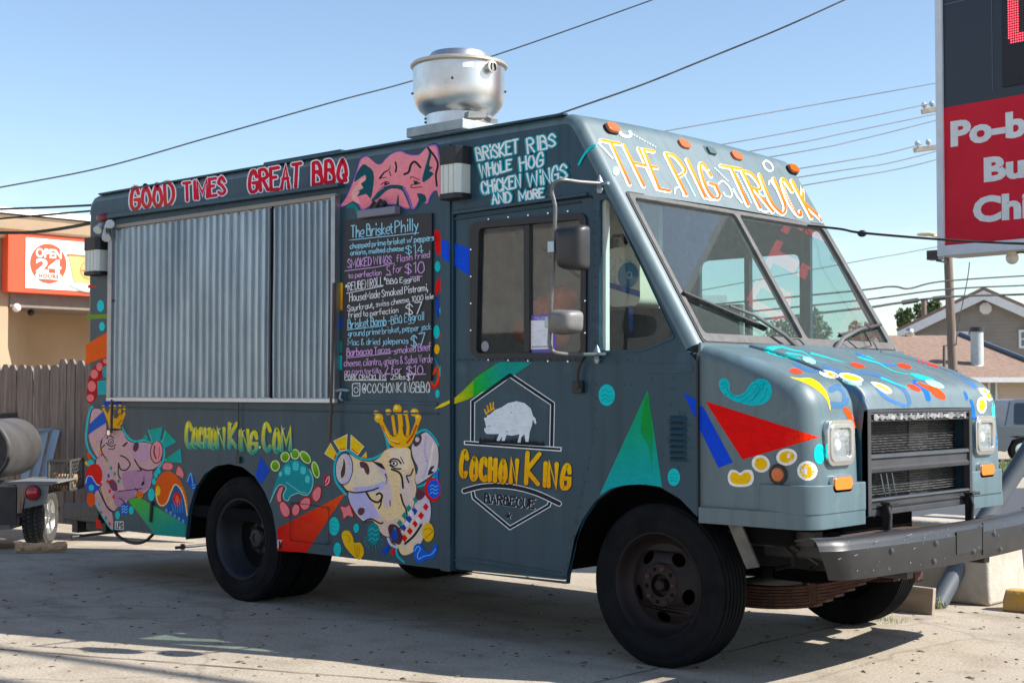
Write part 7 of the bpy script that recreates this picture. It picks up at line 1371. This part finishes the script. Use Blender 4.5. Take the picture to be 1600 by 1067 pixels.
for P_, w_ in (([(250, 165), (270, 195), (305, 208), (325, 195), (318, 178)], 16), ([(130, 245), (170, 285), (215, 335)], 9), ([(585, 545), (590, 515), (615, 510), (632, 540), (635, 560)], 8), ([(845, 490), (870, 470), (905, 500), (925, 540), (920, 565), (890, 560), (875, 540)], 8), ([(935, 520), (955, 560), (985, 600)], 10), ([(1110, 365), (1130, 350), (1160, 370), (1170, 400), (1150, 412), (1125, 395), (1110, 365)], 9), ([(1145, 490), (1155, 470), (1190, 520)], 9), ([(770, 575), (800, 585), (825, 582)], 10), ([(1090, 640), (1120, 655), (1140, 652)], 9), ([(745, 380), (765, 410), (790, 405)], 8)): p.line(P_, w_, (228, 236, 236))
for P_, w_ in (([(1362, 484), (1378, 520), (1398, 548)], 9), ([(1090, 545), (1110, 560), (1130, 560)], 9)): p.line(P_, w_, (150, 220, 214))
for x, y, rx, ry in ((236, 412, 20, 27), (1413, 597, 20, 22), (1462, 620, 8, 24)): p.oval(x, y, rx, ry, (168, 226, 224))
for (a, b, n_) in (((345, 198), (470, 268), 9), ((640, 430), (705, 560), 12), ((825, 395), (900, 470), 8), ((955, 430), (1040, 600), 13), ((1225, 500), (1310, 680), 13), ((1325, 430), (1385, 455), 5)):
    for k in range(n_): t = k/(n_-1); p.oval(a[0]+(b[0]-a[0])*t, a[1]+(b[1]-a[1])*t, 4.5, 4.5, (196, 234, 232), n=7)
p.line([(26, 376), (52, 320), (84, 276), (116, 262)], 12, (40, 190, 196)); p.build('pig_truck_lettering')

# ---------------------------------------------------------------- serving shutter and fittings
TLs, TRs, BRs, BLs = [(lambda v: (v.x, v.z))(side(*q, -.03)) for q in ((176, 352), (522, 307), (516.5, 625), (168, 620))]
x0, x1, zb_, zt_ = TLs[0], TRs[0], BRs[1], TRs[1]; zt_l = TLs[1]
xs_ = side(425, 480, -.03).x; rnd = random.Random(21)
def corr(xa, xb, pitch, name):
    mb = MB(); vs = []; x = xa; prof_ = []
    while x < xb-.001:
        pw = min(pitch*rnd.uniform(.9, 1.1), xb-x)
        for t, d in ((0, 0), (.58, .001), (.65, .017), (.78, .018), (.85, .0)): prof_.append((x+pw*t, -.030-d))
        x += pw
    prof_.append((xb, -.030)); nz_ = 7; m_ = len(prof_)
    for j in range(nz_):
        z = zb_+.015+(zt_-.02-zb_-.015)*j/(nz_-1)
        for (px_, y) in prof_: vs.append((px_, y+.0016*sin(3.1*px_+1.1*j), z))
    mb.add(vs, [(j*m_+i, j*m_+i+1, (j+1)*m_+i+1, (j+1)*m_+i) for j in range(nz_-1) for i in range(m_-1)]); return mb.build(name, M_galv, shut, smooth=24)
mb = MB(); mb.plXZ([[(x0-.03, zb_-.012), (x1+.03, zb_-.012), (x1+.03, zt_+.012), (x0-.03, zt_+.012)]], -.026, -.002); shut = mb.build('serving_shutter', M_galv, truck, smooth=0)
corr(x0+.02, xs_-.006, .079, 'ribbed_sheet'); corr(xs_+.006, x1-.010, .060, 'ribbed_sheet')
M_strip = mat('shutter_trim', (.30, .32, .34), rough=.4, metal=.8, noise=.1)
mb = MB(); mb.box((x0-.035, -.052, zb_-.018), (x1+.035, -.022, zb_+.010)); mb.build('bottom_strip', mat('strip_pale', (.52, .53, .55), rough=.4, metal=.5), shut, bevel=.003)
mb = MB(); mb.box((x0-.035, -.050, zb_+.01), (x0+.02, -.022, zt_)); mb.build('side_channel', M_strip, shut, bevel=.004)
mb = MB(); mb.box((x1-.010, -.050, zb_+.01), (x1+.03, -.022, zt_)); mb.build('side_channel', M_strip, shut, bevel=.004)
mb = MB(); mb.box((x0-.035, -.048, zt_-.012), (x1+.03, -.020, zt_+.016)); mb.build('top_trim', mat('trim_tan', (.24, .22, .19), rough=.6), shut, bevel=.003)
mb = MB(); mb.box((xs_-.006, -.036, zb_+.01), (xs_+.006, -.027, zt_-.01)); mb.build('sheet_seam', M_deep, shut, smooth=0)
mb = MB()
for i in range(20): mb.ball((x0+.1+i*.125, -.047, zt_-.022+rnd.uniform(-.004, .004)), .006, 6, sc=(1, .5, 1))
mb.ball(side(177, 470, -.053), .010, 8); mb.build('screw', M_dark, shut)
def rod(pts, r, name, y=-.05, m=M_dark): mb = MB(); mb.tube([side(a, b, y) for a, b in pts], r, 8); return mb.build(name, m, truck)
rod([(175, 624), (174, 676)], .010, 'gas_strut'); mb = MB(); mb.lathe([(.02, -.01), (.02, .012), (.001, .012)], side(171.5, 676, -.04), (0, -1, 0), 14); mb.build('strut_mount', M_chrome, truck)
rod([(522, 442), (520, 560), (517, 640), (515, 690)], .011, 'gas_strut', m=mat('strut_brown', (.05, .035, .030), rough=.5)); rod([(373, 628), (371, 712)], .004, 'pull_cord', -.02); mb = MB(); q = side(372, 716, -.012); mb.box((q.x-.02, -.022, q.z-.03), (q.x+.025, -.001, q.z+.012)); mb.build('latch', M_dark, truck, bevel=.003)
rod([(237, 783), (235, 815)], .012, 'flap_strap', -.012)
rod([(523, 611), (533, 609), (545, 610)], .010, 'bolt_latch', -.03, M_galv); rod([(533, 612), (531, 622), (536, 626)], .008, 'bolt_latch', -.03, M_galv)
# porch lamps with black caps
def porch(q, label):
    a, b = side(*q[0], 0), side(*q[1], 0); xa, xb, za, zb2 = a.x, b.x, a.z, b.z; h = za-zb2
    sec = lambda g: [(xa-g, -.001), (xa-g, -.075), (xa+.02, -.098-g), (xb-.02, -.098-g), (xb+g, -.075), (xb+g, -.001)]
    mb = MB(); mb.plXY([sec(0)], zb2+.10*h, za-.34*h); o = mb.build('side_lamp', mat('lamp_opal', (.55, .60, .56), rough=.35, noise=.05), truck, smooth=0)
    mb = MB(); mb.plXY([sec(.008)], za-.34*h, za); mb.build('lamp_cap', M_black, o, bevel=.004)
    mb = MB(); mb.plXY([sec(.008)], zb2, zb2+.10*h); mb.build('lamp_cap', M_black, o, bevel=.004)
    for t in (.25, .5, .75):
        mb = MB(); x = xa+(xb-xa)*t; mb.box((x-.0015, -.1005, zb2+.1*h), (x+.0015, -.094, za-.34*h)); mb.build('lens_rib', mat('rib_grey', (.40, .44, .42), rough=.4), o)
porch(((703.5, 235), (735, 311)), ''); porch(((148.5, 374), (169, 430)), '')
# twin flood heads over the rear lamp
mb = MB(); mb.ball(side(161, 340, -.04), .05, 10, sc=(1.6, .8, .7)); fh = mb.build('sensor_base', mat('red_plastic', (.16, .02, .03), rough=.4), truck)
for (a, b) in (((158, 352), (152, 360)), ((167, 356), (172, 350)), ((166, 360), (166, 372))):
    mb = MB(); mb.tube([side(*a, -.05), side(*b, -.10)], [.022, .034], 10); mb.build('flood_head', mat('white_plastic', (.55, .58, .58), rough=.4), fh)
mb = MB(); mb.lathe([(.026, .001), (.001, .004)], side(168, 359, -.10), (0, -1, 0), 14); mb.build('flood_lens', M_black, fh, fix=False)
# ledge bracket under the painted pig
a = side(567, 333, 0); b = side(626, 326, 0); mb = MB(); mb.box((a.x, -.05, b.z-.035), (b.x, -.001, b.z+.012)); lg = mb.build('ledge_bracket', mat('ledge_grey', (.16, .17, .22), rough=.5), truck, bevel=.004)
mb = MB(); q = side(579, 324, -.03); mb.tube([q, q+Vector((.03, 0, .03)), q+Vector((.06, 0, 0))], .010, 6); mb.tube([q+Vector((.05, 0, 0)), q+Vector((.09, 0, .035)), q+Vector((.13, 0, .0))], .012, 6); mb.build('bracket_cable', M_black, lg)
# mirror arm and mirrors
mq = lambda x, y, Y: side(x, y, Y)
arm = [side(940, 287, -.01), mq(905, 284.5, -.17), mq(880, 281.5, -.28), mq(866, 287, -.31), mq(862.5, 300, -.31), mq(866, 316, -.31), mq(867.5, 335, -.31), mq(864, 420, -.31), mq(859, 520, -.31), mq(858.5, 538, -.31), mq(864, 549, -.30), mq(880, 553, -.25), mq(905, 554, -.13), side(936, 553.5, -.01)]
mb = MB(); mb.tube(catmull(arm, 4), .0105, 10); ma = mb.build('mirror_arm', mat('arm_steel', (.13, .13, .13), rough=.45, metal=.4, noise=.2), truck)
for (x, y) in ((937, 288), (933, 553)):
    p_ = side(x, y, -.015); mb = MB(); mb.lathe([(.012, -.05), (.020, -.03), (.012, -.01), (.022, .01), (.010, .035), (.001, .05)], p_, (0, 0, 1), 12); mb.beam(p_, p_+Vector((.06, 0, 0)), .02, .015); mb.build('arm_bracket', M_galv, ma)
def mirror(q, Y, name, mfront, bulge):
    P_ = [side(x, y, Y) for x, y in q]; c = sum(P_, Vector())/4; lp = rquad([(v.x, v.z) for v in P_], .035, 5)
    mb = MB(); n = len(lp); rings = []
    for t, k in ((0, 1.0), (.35, 1.0), (.7, .93), (.9, .8), (1, .55)): rings += [Vector((c.x+(x-c.x)*k, Y+.05-bulge*t, c.z+(z-c.z)*k)) for x, z in lp]
    fs = [(j*n+i, j*n+(i+1) % n, (j+1)*n+(i+1) % n, (j+1)*n+i) for j in range(4) for i in range(n)]+[tuple(range(n-1, -1, -1)), tuple(4*n+i for i in range(n))]
    mb.add(rings, fs); return mb.build(name, mfront, ma, smooth=45)
M_mb = mat('mirror_back', (.016, .017, .019), rough=.4, col2=(.035, .035, .038), nscale=5, spec=.4)
mirror([(869, 353), (912, 350), (912, 423), (871, 420)], -.30, 'mirror_head', M_mb, .09)
lower = mirror([(864, 483), (902, 485), (901, 519), (865, 524)], -.31, 'convex_mirror', mat('convex_grey', (.10, .10, .10), rough=.45, col2=(.17, .17, .165), nscale=9), .12)
q = [side(x, y, -.435) for x, y in ((884, 483), (897, 484), (893, 520), (880, 522))]
for (x, y) in ((864, 386), (859.5, 503)): p_ = side(x, y, -.315); mb = MB(); mb.box((p_.x-.022, p_.y-.02, p_.z-.03), (p_.x+.022, p_.y+.02, p_.z+.03)); mb.build('arm_clamp', M_galv, ma, bevel=.004)
# window sticker, the code itself left out
SQ = [(826, 493), (868, 490.5), (868, 551), (826, 552)]
mb = MB(); mb.plXZ([xz(SQ, YD+.010)], YD+.009, YD+.0115); stk = mb.build('window_sticker', mat('sticker_blue', (.03, .10, .45), rough=.4, col2=(.16, .05, .42), nscale=5), door, smooth=0)
p = Paint(planeY(YD+.009), (0, 0, 1)); p.poly([(829, 501), (864, 499.5), (864, 545), (829, 546)], (222, 226, 236)); p.text('FOLLOW US', [(836, 495), (858, 494), (858, 498), (836, 499)], .5, (220, 210, 240)); p.line([(832, 542), (860, 541)], 2, (150, 150, 160), 0); p.build('sticker_panel', stk)
mb = MB(); q = side(756, 541, YD); mb.lathe([(.001, .001), (.030, .001)], (q.x, YD+.011, q.z), (0, -1, 0), 22); mb.build('round_sticker', mat('round_sticker_grey', (.25, .25, .29), rough=.5), door, fix=False)
# roof exhaust fan
fc = Vector((-2.40, .90, 0)); fan = thing('roof_fan', 'round spun aluminium exhaust fan standing on the truck roof', 'exhaust fan', (fc.x, fc.y, 2.96))
M_curb = mat('curb_metal', (.40, .43, .42), rough=.5, metal=.5, col2=(.28, .31, .31), nscale=6)
mb = MB(); mb.box((-2.60, .67, 2.94), (-2.14, 1.12, 3.13)); mb.build('curb', M_curb, fan, bevel=.006)
mb = MB(); mb.box((-2.635, .635, 3.12), (-2.105, 1.155, 3.185)); mb.build('curb_flange', M_curb, fan, bevel=.006)
mb = MB(); mb.lathe([(.222, 3.185), (.220, 3.270), (.236, 3.280), (.262, 3.303), (.292, 3.340), (.306, 3.385), (.310, 3.435), (.311, 3.597)], fc, (0, 0, 1), 72); bowl = mb.build('bowl', M_alu, fan, smooth=50)
mb = MB(); mb.lathe([(.300, 3.590), (.318, 3.591), (.328, 3.601), (.328, 3.613), (.318, 3.623), (.298, 3.621), (.298, 3.605)], fc, (0, 0, 1), 72); mb.build('rim', mat('rim_tan_metal', (.50, .44, .35), rough=.45, metal=.6), fan)
mb = MB(); mb.lathe([(.30, 3.605), (.262, 3.618), (.215, 3.635), (.205, 3.671), (.19, 3.693), (.13, 3.707), (.001, 3.713)], fc, (0, 0, 1), 60); mb.build('top_cap', M_alu, fan, smooth=40)
vd = (Vector((CAM.x, CAM.y, 0))-Vector((fc.x, fc.y, 0))).normalized(); vr = Vector((-vd.y, vd.x, 0)); rot = lambda a: (vd*cos(a)+vr*sin(a))
a_ = radians(40); d_ = rot(a_); q = fc+d_*.309+Vector((0, 0, 3.550)); mb = MB(); mb.lathe([(.036, -.01), (.036, .030), (.040, .034), (.040, .040), (.030, .042)], q, d_, 24); pf = mb.build('conduit_fitting', M_alu, fan); mb = MB(); mb.lathe([(.030, .030), (.001, .030)], q, d_, 20); mb.build('fitting_grille', mat('fitting_dark', (.10, .10, .06), rough=.6), pf, fix=False)
mb = MB(); mb.beam(q+d_*.036-Vector((0, 0, .026)), q+d_*.036+Vector((0, 0, .026)), .006, .004, up=d_); mb.build('fitting_bar', M_alu, pf)
mb = MB(); n = 6
for j in range(2):
    for i in range(n+1): a = radians(4+14*i/n); mb.v.append(fc+rot(a)*.3125+Vector((0, 0, 3.535+.068*j)))
for i in range(n): mb.f.append([i, i+1, n+1+i+1, n+1+i]); mb.mi.append(0)
mb.build('data_label', mat('faded_label', (.62, .63, .64), rough=.5, noise=.06), fan, fix=False)
mb = MB()
for (a, z) in ((-8, 3.465), (84, 3.435), (-86, 3.420)): d_ = rot(radians(a)); mb.lathe([(.008, 0), (.008, .010), (.001, .012)], fc+d_*.310+Vector((0, 0, z)), d_, 8)
for z in (3.225, 3.250): d_ = rot(radians(-84)); mb.lathe([(.008, 0), (.008, .010), (.001, .012)], fc+d_*.222+Vector((0, 0, z)), d_, 8)
mb.build('fan_bolt', M_dark, fan)
mb = MB(); q = Vector((-2.16, .70, 3.19)); mb.add([q+Vector(v) for v in ((0, 0, .0), (.04, .0, .01), (.05, .16, .03), (0, .16, .02), (.01, .0, .045), (.05, .0, .05), (.055, .16, .07), (.01, .16, .06))], BOXF); mb.add([q+Vector(v) for v in ((.02, .17, .02), (.05, .20, .0), (.06, .26, .0), (.02, .26, .02), (.03, .17, .05), (.06, .20, .03), (.065, .26, .03), (.03, .26, .05))], BOXF); mb.build('hinge_bracket', mat('bracket_grey2', (.20, .20, .20), rough=.5), fan, smooth=0)
mb = MB(); mb.plXY([[(-3.4, .03), (-2.60, .03), (-2.64, .5), (-3.4, .5)]], 2.94, 2.965); mb.build('roof_patch', M_body, truck, bevel=.006)
# rear step, hoses
mb = MB(); mb.box((-6.06, .10, .40), (-5.53, 1.9, .525)); st = mb.build('rear_step', mat('tread_plate', (.05, .055, .065), rough=.45, metal=.3, bump=.8, bscale=45), truck, bevel=.008)
mb = MB(); mb.box((-5.80, .16, .33), (-5.52, .30, .40)); mb.box((-5.98, .14, .30), (-5.90, 1.8, .40)); mb.build('step_bracket', M_dark, st)
mb = MB(); mb.tube(catmull([side(178, 828, .05), side(186, 838, .05), side(200, 846, .05), side(216, 848, .05), side(230, 843, .05), side(241, 832, .05)], 5), .012, 8); mb.build('gas_hose', M_black, truck)
mb = MB(); a = ground(112, 842); b = ground(198, 833); mb.tube([a+Vector((0, 0, .02)), b+Vector((0, 0, .03))], .014, 7); tag(mb.build('tow_bar', M_dark), 'thin black bar lying on the slab behind the rear skirt', 'bar')
mb = MB(); a = ground(274, 859); b = ground(330, 855); mb.tube([a+Vector((0, 0, .02)), b+Vector((0, 0, .03))], .014, 7); mb.lathe([(.02, 0), (.02, .05), (.001, .05)], a.lerp(b, .2), (0, 0, 1), 8); tag(mb.build('tow_bar', M_dark), 'short black bar with a peg lying just left of the rear wheel', 'bar')
